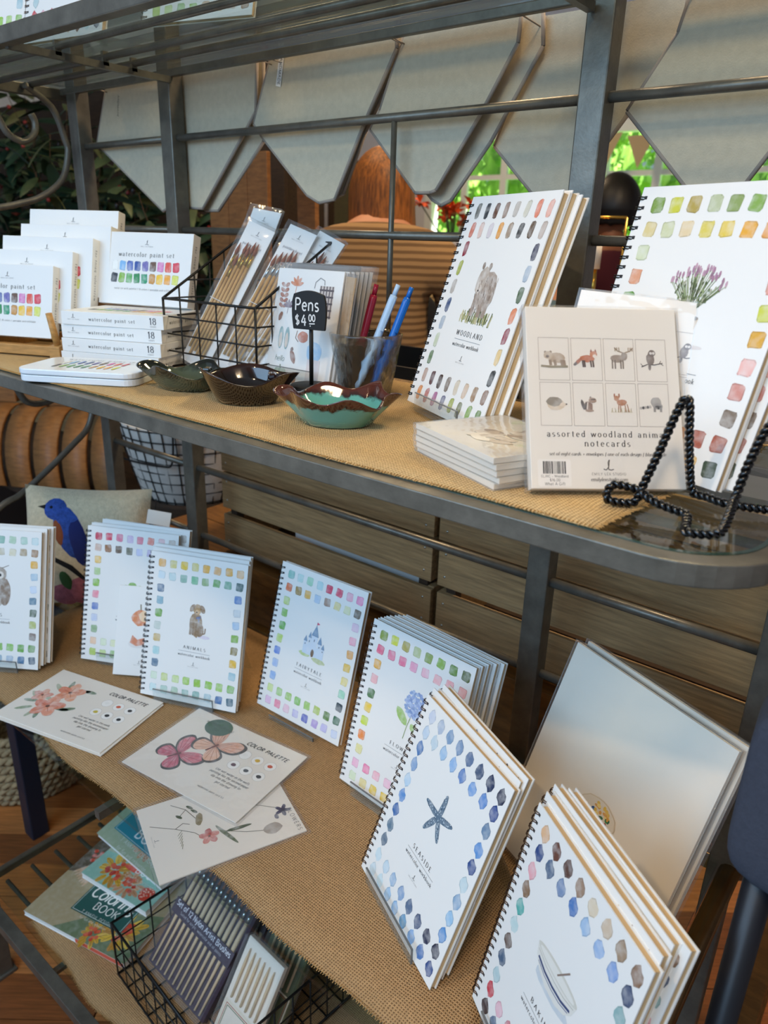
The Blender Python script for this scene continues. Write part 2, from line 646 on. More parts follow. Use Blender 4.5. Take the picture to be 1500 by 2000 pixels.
X = 0.5
GL = {
    ' ': (0.3, []),
    'a': (0.46, [_arc(0.2, 0.36, 0.15, 0.14, 160, 0, 6) + [(0.35, 0.0)], _arc(0.2, 0.14, 0.15, 0.14, 60, 340, 10)]),
    'b': (0.48, [[(0.08, 0.78), (0.08, 0)], _arc(0.24, 0.25, 0.17, 0.25, 0, 360, 14)]),
    'c': (0.42, [_arc(0.24, 0.25, 0.18, 0.25, 50, 310, 12)]),
    'd': (0.5, [[(0.41, 0.78), (0.41, 0)], _arc(0.24, 0.25, 0.17, 0.25, 0, 360, 14)]),
    'e': (0.45, [[(0.07, 0.27), (0.4, 0.27)] + _arc(0.235, 0.25, 0.17, 0.25, 10, 315, 12)]),
    'f': (0.34, [_arc(0.28, 0.65, 0.12, 0.13, 40, 180, 6) + [(0.16, 0)], [(0.04, 0.5), (0.3, 0.5)]]),
    'g': (0.48, [_arc(0.23, 0.27, 0.16, 0.23, 0, 360, 14), [(0.39, 0.5), (0.39, -0.08)] + _arc(0.23, -0.08, 0.16, 0.14, 0, -150, 7)]),
    'h': (0.5, [[(0.08, 0.78), (0.08, 0)], _arc(0.25, 0.33, 0.16, 0.17, 170, 0, 7) + [(0.41, 0)]]),
    'i': (0.22, [[(0.11, 0.5), (0.11, 0)], [(0.11, 0.66), (0.11, 0.72)]]),
    'j': (0.24, [[(0.14, 0.5), (0.14, -0.1)] + _arc(0.04, -0.1, 0.1, 0.1, 0, -120, 5), [(0.14, 0.66), (0.14, 0.72)]]),
    'k': (0.47, [[(0.08, 0.78), (0.08, 0)], [(0.4, 0.5), (0.09, 0.2)], [(0.17, 0.28), (0.42, 0)]]),
    'l': (0.22, [[(0.11, 0.78), (0.11, 0)]]),
    'm': (0.76, [[(0.08, 0.5), (0.08, 0)], _arc(0.22, 0.33, 0.14, 0.17, 170, 0, 7) + [(0.36, 0)], _arc(0.51, 0.33, 0.15, 0.17, 170, 0, 7) + [(0.66, 0)]]),
    'n': (0.5, [[(0.08, 0.5), (0.08, 0)], _arc(0.25, 0.33, 0.16, 0.17, 170, 0, 7) + [(0.41, 0)]]),
    'o': (0.48, [_arc(0.24, 0.25, 0.19, 0.25, 0, 360, 16)]),
    'p': (0.48, [[(0.08, 0.5), (0.08, -0.24)], _arc(0.24, 0.25, 0.17, 0.25, 0, 360, 14)]),
    'q': (0.5, [[(0.41, 0.5), (0.41, -0.24)], _arc(0.24, 0.25, 0.17, 0.25, 0, 360, 14)]),
    'r': (0.36, [[(0.08, 0.5), (0.08, 0)], _arc(0.24, 0.33, 0.15, 0.16, 170, 40, 6)]),
    's': (0.38, [_arc(0.19, 0.375, 0.13, 0.125, 40, 270, 8) + _arc(0.19, 0.125, 0.14, 0.125, 90, -140, 8)]),
    't': (0.34, [[(0.16, 0.66), (0.16, 0.1)] + _arc(0.26, 0.1, 0.1, 0.1, 180, 290, 5), [(0.03, 0.5), (0.31, 0.5)]]),
    'u': (0.5, [[(0.08, 0.5), (0.08, 0.16)] + _arc(0.24, 0.17, 0.16, 0.17, 180, 350, 7), [(0.41, 0.5), (0.41, 0)]]),
    'v': (0.46, [[(0.03, 0.5), (0.23, 0), (0.43, 0.5)]]),
    'w': (0.66, [[(0.03, 0.5), (0.18, 0), (0.33, 0.48), (0.48, 0), (0.63, 0.5)]]),
    'x': (0.44, [[(0.04, 0.5), (0.4, 0)], [(0.4, 0.5), (0.04, 0)]]),
    'y': (0.46, [[(0.03, 0.5), (0.23, 0.02)], [(0.43, 0.5), (0.2, -0.14), (0.08, -0.24)]]),
    'z': (0.42, [[(0.05, 0.5), (0.37, 0.5), (0.05, 0), (0.38, 0)]]),
    'A': (0.64, [[(0.04, 0), (0.32, 0.76), (0.6, 0)], [(0.14, 0.26), (0.5, 0.26)]]),
    'B': (0.58, [[(0.1, 0.75), (0.1, 0)], [(0.1, 0.75)] + _arc(0.3, 0.57, 0.17, 0.18, 90, -90, 8) + [(0.1, 0.39)], [(0.1, 0.39)] + _arc(0.31, 0.195, 0.2, 0.195, 90, -90, 8) + [(0.1, 0)]]),
    'C': (0.62, [_arc(0.35, 0.375, 0.28, 0.385, 45, 315, 14)]),
    'D': (0.66, [[(0.1, 0.75), (0.1, 0)], [(0.1, 0.75)] + _arc(0.26, 0.375, 0.33, 0.375, 90, -90, 12) + [(0.1, 0)]]),
    'E': (0.54, [[(0.1, 0.75), (0.1, 0)], [(0.1, 0.75), (0.46, 0.75)], [(0.1, 0.39), (0.38, 0.39)], [(0.1, 0), (0.48, 0)]]),
    'F': (0.52, [[(0.1, 0.75), (0.1, 0)], [(0.1, 0.75), (0.46, 0.75)], [(0.1, 0.39), (0.38, 0.39)]]),
    'G': (0.66, [_arc(0.35, 0.375, 0.28, 0.385, 45, 330, 14), [(0.6, 0.34), (0.6, 0.06)], [(0.4, 0.34), (0.6, 0.34)]]),
    'I': (0.28, [[(0.14, 0.75), (0.14, 0)]]),
    'J': (0.4, [[(0.28, 0.75), (0.28, 0.16)] + _arc(0.14, 0.16, 0.14, 0.16, 0, -160, 7)]),
    'K': (0.62, [[(0.1, 0.75), (0.1, 0)], [(0.54, 0.75), (0.1, 0.3)], [(0.24, 0.44), (0.56, 0)]]),
    'L': (0.52, [[(0.1, 0.75), (0.1, 0)], [(0.1, 0), (0.47, 0)]]),
    'M': (0.8, [[(0.1, 0), (0.1, 0.75)], [(0.1, 0.75), (0.4, 0.02), (0.7, 0.75)], [(0.7, 0.75), (0.7, 0)]]),
    'N': (0.66, [[(0.1, 0), (0.1, 0.75)], [(0.1, 0.75), (0.56, 0)], [(0.56, 0), (0.56, 0.75)]]),
    'O': (0.7, [_arc(0.35, 0.375, 0.3, 0.385, 0, 360, 18)]),
    'P': (0.54, [[(0.1, 0.75), (0.1, 0)], [(0.1, 0.75)] + _arc(0.29, 0.55, 0.19, 0.2, 90, -90, 8) + [(0.1, 0.35)]]),
    'R': (0.58, [[(0.1, 0.75), (0.1, 0)], [(0.1, 0.75)] + _arc(0.29, 0.56, 0.18, 0.19, 90, -90, 8) + [(0.1, 0.37)], [(0.28, 0.37), (0.53, 0)]]),
    'S': (0.5, [_arc(0.25, 0.565, 0.18, 0.19, 40, 270, 9) + _arc(0.25, 0.185, 0.19, 0.19, 90, -140, 9)]),
    'T': (0.6, [[(0.3, 0.75), (0.3, 0)], [(0.04, 0.75), (0.56, 0.75)]]),
    'U': (0.64, [[(0.1, 0.75), (0.1, 0.22)] + _arc(0.32, 0.22, 0.22, 0.23, 180, 360, 9) + [(0.54, 0.75)]]),
    'W': (0.9, [[(0.03, 0.75), (0.24, 0), (0.45, 0.73), (0.66, 0), (0.87, 0.75)]]),
    'X': (0.6, [[(0.06, 0.75), (0.54, 0)], [(0.54, 0.75), (0.06, 0)]]),
    'Y': (0.58, [[(0.04, 0.75), (0.29, 0.36), (0.54, 0.75)], [(0.29, 0.36), (0.29, 0)]]),
    '0': (0.5, [_arc(0.25, 0.35, 0.19, 0.36, 0, 360, 16)]),
    '1': (0.34, [[(0.06, 0.56), (0.18, 0.7)], [(0.18, 0.7), (0.18, 0)]]),
    '2': (0.5, [_arc(0.25, 0.5, 0.18, 0.2, 170, -30, 9) + [(0.07, 0), (0.45, 0)]]),
    '4': (0.52, [[(0.3, 0.7), (0.05, 0.22), (0.46, 0.22)], [(0.34, 0.5), (0.34, -0.02)]]),
    '6': (0.5, [_arc(0.36, 0.3, 0.3, 0.42, 95, 190, 8), _arc(0.25, 0.2, 0.18, 0.2, 0, 360, 14)]),
    '8': (0.5, [_arc(0.25, 0.53, 0.15, 0.17, 0, 360, 14), _arc(0.25, 0.18, 0.18, 0.19, 0, 360, 14)]),
    '$': (0.5, [_arc(0.25, 0.5, 0.16, 0.16, 40, 270, 9) + _arc(0.25, 0.18, 0.17, 0.16, 90, -140, 9), [(0.25, 0.78), (0.25, -0.08)]]),
    '+': (0.5, [[(0.08, 0.28), (0.42, 0.28)], [(0.25, 0.45), (0.25, 0.11)]]),
    '|': (0.3, [[(0.15, 0.75), (0.15, -0.15)]]),
    '-': (0.4, [[(0.08, 0.27), (0.32, 0.27)]]),
    '/': (0.4, [[(0.04, -0.08), (0.34, 0.76)]]),
    '.': (0.2, [[(0.1, 0.0), (0.1, 0.06)]]),
}


class Print:
    """flat print: coloured polygons on a plane (u right, v up, metres)"""

    def __init__(self):
        self.v, self.f, self.c = [], [], []

    def poly(self, pts, col, lay=1, wash=1.0):
        o = len(self.v)
        c = (*lin(col), wash)
        self.v += [(p[0], p[1], lay) for p in pts]
        self.f.append(tuple(range(o, o + len(pts))))
        self.c.append(c)

    def fan(self, pts, col, lay=1, wash=1.0):
        cx = sum(p[0] for p in pts) / len(pts)
        cy = sum(p[1] for p in pts) / len(pts)
        n = len(pts)
        for i in range(n):
            self.poly([(cx, cy), pts[i], pts[(i + 1) % n]], col, lay, wash)

    def blob(self, cx, cy, rx, ry, col, lay=1, rot=0.0, n=14, jit=0.08, wash=1.0, seed=None):
        r = random.Random(seed if seed is not None else int((cx * 7919 + cy * 104729) * 1e5) & 0xffff)
        pts = []
        for k in range(n):
            a = 2 * pi * k / n
            j = 1 + r.uniform(-jit, jit)
            x, y = rx * cos(a) * j, ry * sin(a) * j
            pts.append((cx + x * cos(rot) - y * sin(rot), cy + x * sin(rot) + y * cos(rot)))
        self.fan(pts, col, lay, wash)

    def rect(self, x0, y0, x1, y1, col, lay=1, wash=0.0):
        self.poly([(x0, y0), (x1, y0), (x1, y1), (x0, y1)], col, lay, wash)

    def line(self, pts, w, col, lay=2, wash=0.0, thin=None):
        for i in range(1, len(pts) - 1):                 # a sharp corner: two separate strokes
            ax, ay = pts[i][0] - pts[i - 1][0], pts[i][1] - pts[i - 1][1]
            bx, by = pts[i + 1][0] - pts[i][0], pts[i + 1][1] - pts[i][1]
            if ax * bx + ay * by < 0.5 * sqrt((ax * ax + ay * ay) * (bx * bx + by * by)):
                self.line(pts[:i + 1], w, col, lay, wash, thin)
                self.line(pts[i:], w, col, lay, wash, thin)
                return
        n = len(pts)
        L, R = [], []
        for i in range(n):
            a = pts[max(0, i - 1)]
            b = pts[min(n - 1, i + 1)]
            dx, dy = b[0] - a[0], b[1] - a[1]
            l = sqrt(dx * dx + dy * dy) or 1e-9
            dx, dy = dx / l, dy / l
            hw = w / 2 if thin is None else (thin + (w - thin) * abs(dy) ** 1.5) / 2
            L.append((pts[i][0] - dy * hw, pts[i][1] + dx * hw))
            R.append((pts[i][0] + dy * hw, pts[i][1] - dx * hw))
        for i in range(n - 1):
            self.poly([L[i], R[i], R[i + 1], L[i + 1]], col, lay, wash)

    def swatch(self, cx, cy, w, h, col, seed, shape='sq', lay=1):
        r = random.Random(seed)
        if shape == 'sq':
            base = round_rect(-w / 2, -h / 2, w / 2, h / 2, w * 0.2, 3)
        elif shape == 'leaf':
            base = [(0, -h * 0.62), (w * 0.34, -h * 0.36), (w * 0.48, 0.02 * h), (w * 0.40, h * 0.3), (w * 0.16, h * 0.44),
                    (-w * 0.06, h * 0.62), (-w * 0.34, h * 0.36), (-w * 0.48, -0.02 * h), (-w * 0.40, -h * 0.3), (-w * 0.16, -h * 0.44)]
        else:
            base = [(-w * 0.30, -h * 0.62), (w * 0.1, -h * 0.66), (w * 0.36, -h * 0.5), (w * 0.42, 0), (w * 0.44, h * 0.55), (w * 0.2, h * 0.64),
                    (-w * 0.24, h * 0.56), (-w * 0.4, h * 0.3), (-w * 0.42, -h * 0.3)]
        a = r.uniform(-0.07, 0.07)
        pts = []
        for x, y in base:
            x *= 1 + r.uniform(-0.09, 0.09)
            y *= 1 + r.uniform(-0.09, 0.09)
            pts.append((cx + x * cos(a) - y * sin(a), cy + x * sin(a) + y * cos(a)))
        self.fan(pts, col, lay, 0.9)
        # pigment gathers along the edge of the wash
        d = tuple(c * 0.78 for c in lin(col))
        n = len(pts)
        ins = [(cx + (p[0] - cx) * 0.86, cy + (p[1] - cy) * 0.86) for p in pts]
        for i in range(n):
            if r.random() < 0.6:
                j = (i + 1) % n
                self.poly([pts[i], pts[j], ins[j], ins[i]], d, lay + 0.4, 0.6)

    def text(self, s, cx, y, size, col='4a4a4a', style='serif', track=0.06, shear=0.0, lay=3, align='c', wgt=None, rot=0.0, fit=None):
        if fit:
            size = fit / sum(GL.get(ch, GL[' '])[0] + track for ch in s)
        wd = sum(GL.get(ch, GL[' '])[0] + track for ch in s) * size
        x = cx - wd / 2 if align == 'c' else cx
        x0, y0 = cx, y
        if style == 'serif':
            th, tn = (wgt or 0.115) * size, 0.045 * size
        else:
            th = tn = (wgt or 0.075) * size
        for ch in s:
            w, strokes = GL.get(ch, GL[' '])
            for st in strokes:
                pts = []
                for (gx, gy) in st:
                    px, py = x + (gx + track / 2 + gy * shear) * size, y + gy * size
                    if rot:
                        dx, dy = px - x0, py - y0
                        px, py = x0 + dx * cos(rot) - dy * sin(rot), y0 + dx * sin(rot) + dy * cos(rot)
                    pts.append((px, py))
                self.line(pts, th, col, lay, 0.0, tn if style == 'serif' else None)
                if style == 'serif' and not rot:
                    for e, nb in ((0, 1), (-1, -2)):
                        if abs(st[e][0] - st[nb][0]) < 0.02 and abs(st[e][1] - st[nb][1]) > 0.12:
                            px, py = pts[e]
                            self.rect(px - 0.075 * size, py - tn / 2, px + 0.075 * size, py + tn / 2, col, lay)
            x += (w + track) * size

    def logo(self, cx, y, s, col='6a6a6a'):
        self.line([(cx - 0.5 * s, y + 0.1 * s), (cx - 0.25 * s, y), (cx, y + 0.3 * s), (cx + 0.1 * s, y + s), (cx - 0.05 * s, y + 0.75 * s),
                   (cx, y + 0.05 * s), (cx + 0.25 * s, y), (cx + 0.5 * s, y + 0.08 * s)], 0.085 * s, col, 3)
        self.text('EMILY LEX STUDIO', cx, y - 0.5 * s, 0, col, 'sans', 0.16, fit=3.4 * s)

    def mesh(self, name, fn=None, m='print', step=0.00012):
        fn = fn or (lambda u, v, l: (u, -l, v))
        me = bpy.data.meshes.new(name)
        me.from_pydata([fn(u, v, l * step) for u, v, l in self.v], [], self.f)
        at = me.color_attributes.new('Col', 'FLOAT_COLOR', 'CORNER')
        data = []
        for f, c in zip(self.f, self.c):
            data += list(c) * len(f)
        at.data.foreach_set('color', data)
        me.materials.append(MATS[m])
        me.update()
        return me

# ------------------------------------------------------------------ the room
ZM, ZL, ZB, ZU = 1.341, 0.772, 0.2445, 1.812      # shelf surfaces
fl = structure(MB().box((-1.2, 1.6, -0.035), (7.6, 6.4, 0.03)).build('floor', 'subfloor'))
fl['label'] = 'brown wooden plank floor of the shop'
_ang = radians(39)
_ca, _sa = cos(_ang), sin(_ang)
_meshes = []
for _k in range(4):
    _meshes.append(MB().box((0, 0, 0), (1.196, 0.0985, 0.018)).mesh('floor_plank', 'plank%d' % _k))
for _r in range(-22, 26):
    for _c in range(-3, 4):
        _u = _c * 1.2 + (0.37 * _r % 1.2)
        _w = _r * 0.1
        _x, _y = -1.15 + _u * _ca - _w * _sa, 0.75 + _u * _sa + _w * _ca
        if not (-2.75 < _x < 0.95 and -0.25 < _y < 2.0):
            continue
        obj('floor_plank', _meshes[(_r * 7 + _c * 3) % 4], fl, 0, (_x, _y, -0.009 + 0.0006 * ((_r * 5 + _c) % 3)), (0, 0, _ang))
_cl = structure(MB().box((-1.2, 1.75, 3.05), (7.6, 6.1, 0.1)).build('ceiling', 'ceiling_paint'))
structure(MB().box((-5.0, 1.7, 1.5), (0.1, 6.0, 3.0)).build('wall_left', 'wall_paint'))
structure(MB().box((2.6, 1.7, 1.5), (0.1, 6.0, 3.0)).build('wall_right', 'wall_paint'))
WZ0, WZ1 = 0.85, 2.24
_wb = MB()
_wb.box((-1.2, 4.6, WZ0 / 2), (7.6, 0.16, WZ0))
_wb.box((-1.2, 4.6, (3.0 + WZ1) / 2), (7.6, 0.16, 3.0 - WZ1))
for _a, _b in ((-5.0, -3.30), (-2.14, -2.05), (-0.98, 2.6)):
    _wb.box(((_a + _b) / 2, 4.6, (WZ0 + WZ1) / 2), (_b - _a, 0.16, WZ1 - WZ0))
structure(_wb.build('wall_back', 'wall_paint'))
structure(MB().box((-1.2, 4.505, 0.06), (7.6, 0.02, 0.12)).build('baseboard_back', 'trim_white'))
for _n, (_a, _b, _mx) in enumerate([(-3.30, -2.14, (-3.0, -2.70, -2.42)), (-2.05, -0.98, (-1.69, -1.34))]):
    _w = structure(thing('window_%d' % (_n + 1), ((_a + _b) / 2, 4.6, WZ0)))
    _f = MB()
    for _xx in (_a + 0.03, _b - 0.03):
        _f.box((_xx - (_a + _b) / 2, -0.05, (WZ1 - WZ0) / 2), (0.06, 0.07, WZ1 - WZ0))
    for _zz in (0.03, WZ1 - WZ0 - 0.03):
        _f.box((0, -0.05, _zz), (_b - _a - 0.12, 0.07, 0.06))
    _f.build('window_frame', 'trim_white', _w)
    for _xx in _mx:
        MB().box((_xx - (_a + _b) / 2, -0.04, (WZ1 - WZ0) / 2), (0.045, 0.03, WZ1 - WZ0 - 0.12)).build('muntin', 'trim_white', _w)
    for _zz in (1.60, 1.96):
        MB().box((0, -0.035, _zz - WZ0), (_b - _a - 0.12, 0.028, 0.03)).build('muntin', 'trim_white', _w)
    MB().box((0, -0.10, -0.02), (_b - _a + 0.1, 0.16, 0.04)).build('window_sill', 'trim_white', _w)
    # panes between the muntins
    _xs = [_a + 0.06] + list(_mx) + [_b - 0.06]
    _zs = [WZ0 + 0.06, 1.60, 1.96, WZ1 - 0.06]
    for _i in range(len(_xs) - 1):
        for _j in range(3):
            _x0, _x1, _z0, _z1 = _xs[_i], _xs[_i + 1], _zs[_j], _zs[_j + 1]
            MB().box(((_x0 + _x1) / 2 - (_a + _b) / 2, -0.035, (_z0 + _z1) / 2 - WZ0), (_x1 - _x0 - 0.01, 0.004, _z1 - _z0 - 0.01)).build('pane', 'shelf_glass', _w)

# outside: lawn and trees
tag(MB().box((-2.5, 14.8, -0.3), (40, 20, 0.1)).build('lawn', 'grass'), 'green lawn outside the shop windows', 'lawn', kind='structure')


def tree(loc, h, r, seed, label):
    t = thing('tree', loc, (0, 0, 0), label, 'tree', 'trees outside the windows')
    MB().tube([(0, 0, 0), (0.05, 0, h * 0.35), (0, 0.05, h * 0.7)], [0.16, 0.12, 0.06], 8).build('trunk', 'stem_brown', t)
    rr = random.Random(seed)
    b = MB()
    for k in range(1500):
        a = rr.uniform(0, 2 * pi)
        e = rr.uniform(-0.75, 1)
        s = sqrt(1 - e * e * 0.9)
        q = r * rr.uniform(0.55, 1.0)
        c = Vector((q * s * cos(a), q * s * sin(a), h * 0.58 + h * 0.42 * e))
        d = Euler((rr.uniform(0, 6), rr.uniform(0, 6), rr.uniform(0, 6))).to_matrix()
        z = rr.uniform(0.07, 0.15)
        b.add([c + d @ Vector(p) for p in ((-z, 0, 0), (0, -z * 0.5, 0.01), (z, 0, 0), (0, z * 0.5, 0.01))], [(0, 1, 2, 3)])
    f = b.build('foliage', 'tree_leaf', t)
    f['kind'] = 'stuff'
    return t


for _k, (_x, _y, _h, _r, _l) in enumerate([
        (-5.6, 7.4, 3.7, 0.85, 'leafy green tree outside, leftmost of the near ones'),
        (-3.75, 7.4, 3.9, 0.88, 'leafy green tree outside behind the left window'),
        (-1.9, 7.4, 3.6, 0.86, 'leafy green tree outside behind the right window'),
        (-6.6, 9.8, 4.6, 0.95, 'tall green tree further out, leftmost of the far ones'),
        (-4.6, 9.8, 4.4, 0.95, 'tall green tree further out behind the left window'),
        (-2.6, 9.8, 4.8, 0.95, 'tall green tree further out between the two windows'),
        (-0.6, 9.8, 4.5, 0.95, 'tall green tree further out, rightmost of the far ones')]):
    tree((_x, _y, -0.25), _h, _r, 30 + _k, _l)

# ------------------------------------------------------------------ the rack
rack = thing('bakers_rack', (-0.83, 0.65, 0.0), (0, 0, 0), 'dark steel display rack with glass shelves and scrolled ends', 'display rack')
RO = Vector((-0.83, 0.65, 0.0))


def part(mb, name, m, bevel=0.0):
    o = mb.build(name, m, rack, bevel)
    o.location = -RO
    return o


PX = (-1.5443, -1.2355, -0.421, -0.106)
YP = 0.906
for _x in PX:
    part(MB().box((_x, YP, 1.02), (0.034, 0.030, 2.04)), 'post', 'steel', 0.002)
for _z, _r in ((1.7046, 0.0062), (1.549, 0.0062), (1.0834, 0.0072), (0.9305, 0.0066)):
    for _i in range(3):
        part(MB().tube([(PX[_i] + 0.012, YP, _z), (PX[_i + 1] - 0.012, YP, _z)], _r, 10), 'back_rod', 'steel')
part(MB().tube([(-0.722, YP, ZM - 0.02), (-0.722, YP, 1.7046)], 0.0042, 8), 'upright_rod', 'steel')


def sweep(path, inward, z0, z1):
    """rectangular rail along an XY path; 'inward' is to the left of travel"""
    n = len(path)
    V = []
    for i in range(n):
        a, b = Vector(path[max(0, i - 1)]), Vector(path[min(n - 1, i + 1)])
        t = (b - a).normalized()
        nn = Vector((-t.y, t.x)) * inward
        p = Vector(path[i])
        V += [(p.x, p.y, z0), (p.x, p.y, z1), (p.x + nn.x, p.y + nn.y, z1), (p.x + nn.x, p.y + nn.y, z0)]
    F = []
    for i in range(n - 1):
        for k in range(4):
            l = (k + 1) % 4
            F.append((4 * i + k, 4 * i + l, 4 * i + 4 + l, 4 * i + 4 + k))
    F += [(0, 1, 2, 3), (4 * n - 1, 4 * n - 2, 4 * n - 3, 4 * n - 4)]
    return MB().add(V, F)


def corner(cx, cy, r, a0, a1, n=10):
    return [(cx + r * cos(radians(a0 + (a1 - a0) * k / n)), cy + r * sin(radians(a0 + (a1 - a0) * k / n))) for k in range(n + 1)]


# middle shelf: rounded front corners
XM0, XM1, YM = -1.585, -0.070, 0.488
_rc = 0.085
_front = corner(XM0 + _rc, YM + _rc, _rc, 180, 270) + corner(XM1 - _rc, YM + _rc, _rc, 270, 360)
_path = [(XM0, YP + 0.012)] + _front + [(XM1, YP + 0.012)]
part(sweep(_path, 0.019, ZM - 0.0215, ZM - 0.003), 'shelf_rail', 'steel', 0.0012)
part(MB().box(((XM0 + XM1) / 2, YP, ZM - 0.017), (XM1 - XM0 - 0.04, 0.02, 0.028)), 'shelf_rail', 'steel_brown', 0.0015)
_in = 0.017
_g = corner(XM0 + _rc, YM + _rc, _rc - _in, 180, 270) + corner(XM1 - _rc, YM + _rc, _rc - _in, 270, 360) + [(XM1 - _in, YP - 0.012), (XM0 + _in, YP - 0.012)]
part(MB().plate(_g, ZM - 0.0085, ZM - 0.0025), 'shelf_glass', 'shelf_glass')
_ge = corner(XM0 + _rc, YM + _rc, _rc - _in - 0.001, 180, 270) + corner(XM1 - _rc, YM + _rc, _rc - _in - 0.001, 270, 360)
part(sweep([(XM0 + _in + 0.001, YP - 0.02)] + _ge + [(XM1 - _in - 0.001, YP - 0.02)], 0.0035, ZM - 0.0087, ZM - 0.0023), 'glass_edge', 'glass_edge')
for _x in (-1.2355, -0.421):
    part(MB().box((_x, (YM + YP) / 2 + 0.005, ZM - 0.0165), (0.012, YP - YM - 0.04, 0.009)), 'cross_bar', 'steel')
for _y in (0.60, 0.71, 0.82):
    part(MB().tube([(XM0 + 0.02, _y, ZM - 0.016), (XM1 - 0.02, _y, ZM - 0.016)], 0.0045, 8), 'shelf_rod', 'steel')

# lower shelf
XL0, XL1, YL = -1.60, -0.083, 0.388
_rc = 0.085
_path = [(XL0, YP + 0.012)] + corner(XL0 + _rc, YL + _rc, _rc, 180, 270) + corner(XL1 - _rc, YL + _rc, _rc, 270, 360) + [(XL1, YP + 0.05)]
part(sweep(_path[:-12], 0.026, ZL - 0.022, ZL - 0.003), 'shelf_rail', 'steel', 0.0012)
part(MB().tube([(p[0] - 0.012, p[1] + 0.006, ZL - 0.014) for p in _path[-12:]], 0.0135, 12), 'shelf_rail', 'steel_brown')
part(MB().box(((XL0 + XL1) / 2, YP, ZL - 0.017), (XL1 - XL0 - 0.04, 0.02, 0.026)), 'shelf_rail', 'steel_brown', 0.0015)
_g = corner(XL0 + _rc, YL + _rc, _rc - 0.027, 180, 270) + corner(XL1 - _rc, YL + _rc, _rc - 0.027, 270, 360) + [(XL1 - 0.027, YP - 0.012), (XL0 + 0.027, YP - 0.012)]
part(MB().plate(_g, ZL - 0.0085, ZL - 0.0025), 'shelf_glass', 'shelf_glass')
for _x in (-1.36, -0.83, -0.30):
    part(MB().box((_x, (YL + YP) / 2, ZL - 0.020), (0.012, YP - YL - 0.03, 0.014)), 'cross_bar', 'steel')

# bottom shelf
XB0, XB1, YB = -1.39, -0.12, 0.388
for _c, _d in ((((XB0 + XB1) / 2, YB, ZB - 0.013), (XB1 - XB0, 0.022, 0.024)), (((XB0 + XB1) / 2, 0.90, ZB - 0.013), (XB1 - XB0, 0.022, 0.024)),
               ((XB0 + 0.008, 0.645, ZB - 0.012), (0.014, 0.51, 0.016)), ((XB1 - 0.008, 0.645, ZB - 0.012), (0.014, 0.51, 0.016)), ((-1.08, 0.645, ZB - 0.02), (0.012, 0.51, 0.01))):
    part(MB().box(_c, _d), 'shelf_rail', 'steel', 0.001)
for _k in range(9):
    _y = 0.441 + 0.0537 * _k
    part(MB().tube([(XB0 + 0.045, _y, ZB - 0.010), (XB1 - 0.03, _y, ZB - 0.010)], 0.0045, 8), 'shelf_rod', 'steel')
part(MB().box(((XB0 + XB1) / 2, 0.645, ZB - 0.003), (XB1 - XB0 - 0.03, 0.47, 0.005)), 'shelf_glass', 'shelf_glass')
for _x in (-1.352, -0.14):
    part(MB().box((_x, 0.402, ZL / 2 - 0.014), (0.03, 0.03, ZL - 0.028)), 'front_leg', 'steel', 0.002)
    part(MB().box((_x, 0.402, 0.004), (0.042, 0.042, 0.008)), 'foot', 'steel', 0.001)

# upper shelf
YU = 0.602
part(MB().box((-0.86, YU, ZU - 0.011), (1.46, 0.020, 0.022)), 'shelf_rail', 'steel', 0.0015)
part(MB().box((-0.86, YP - 0.010, ZU - 0.007), (1.46, 0.011, 0.012)), 'shelf_rail', 'steel', 0.0015)
part(MB().box((-1.59, 0.755, ZU - 0.011), (0.016, 0.30, 0.02)), 'shelf_rail', 'steel', 0.0015)
part(MB().box((-0.13, 0.755, ZU - 0.011), (0.016, 0.30, 0.02)), 'shelf_rail', 'steel', 0.0015)
for _x in (-1.207, -0.43):
    part(MB().box((_x, 0.745, ZU - 0.020), (0.010, 0.28, 0.010)), 'cross_bar', 'steel')
    for _y in (0.682, 0.762, 0.814):
        part(MB().box((_x + 0.002, _y, ZU - 0.010), (0.006, 0.010, 0.02)), 'rod_clip', 'steel')
for _y in (0.682, 0.762, 0.814):
    part(MB().tube([(-1.583, _y, ZU - 0.008), (-0.137, _y, ZU - 0.008)], 0.0055, 8), 'shelf_rod', 'steel')
part(MB().box((-0.86, 0.755, ZU + 0.001), (1.45, 0.29, 0.005)), 'shelf_glass', 'shelf_glass')

# scrolls of the left end
_x = -1.548
for _pts, _r in (([(0.80, 1.802), (0.851, 1.77), (0.871, 1.717), (0.875, 1.69), (0.856, 1.64), (0.807, 1.604), (0.753, 1.587), (0.69, 1.57), (0.61, 1.52), (0.55, 1.42), (0.53, ZM - 0.01)], 0.0062),
                 ([(0.64, 1.79), (0.69, 1.78), (0.726, 1.765), (0.742, 1.738), (0.757, 1.712), (0.785, 1.702), (0.808, 1.718), (0.813, 1.738), (0.807, 1.753)], 0.0062),
                 ([(0.905, 1.315), (0.895, 1.24), (0.871, 1.171), (0.85, 1.12), (0.808, 1.086), (0.742, 1.04), (0.679, 1.001), (0.634, 0.985), (0.56, 0.93), (0.52, 0.86), (0.50, ZL - 0.01)], 0.0068),
                 ([(0.69, 1.30), (0.692, 1.26), (0.706, 1.222), (0.719, 1.2), (0.745, 1.191), (0.781, 1.197), (0.81, 1.225), (0.82, 1.27), (0.815, 1.31)], 0.0068)):
    part(MB().tube(catmull([(_x, a, b) for a, b in _pts], 6), _r, 10), 'scroll', 'steel')

# burlap runners


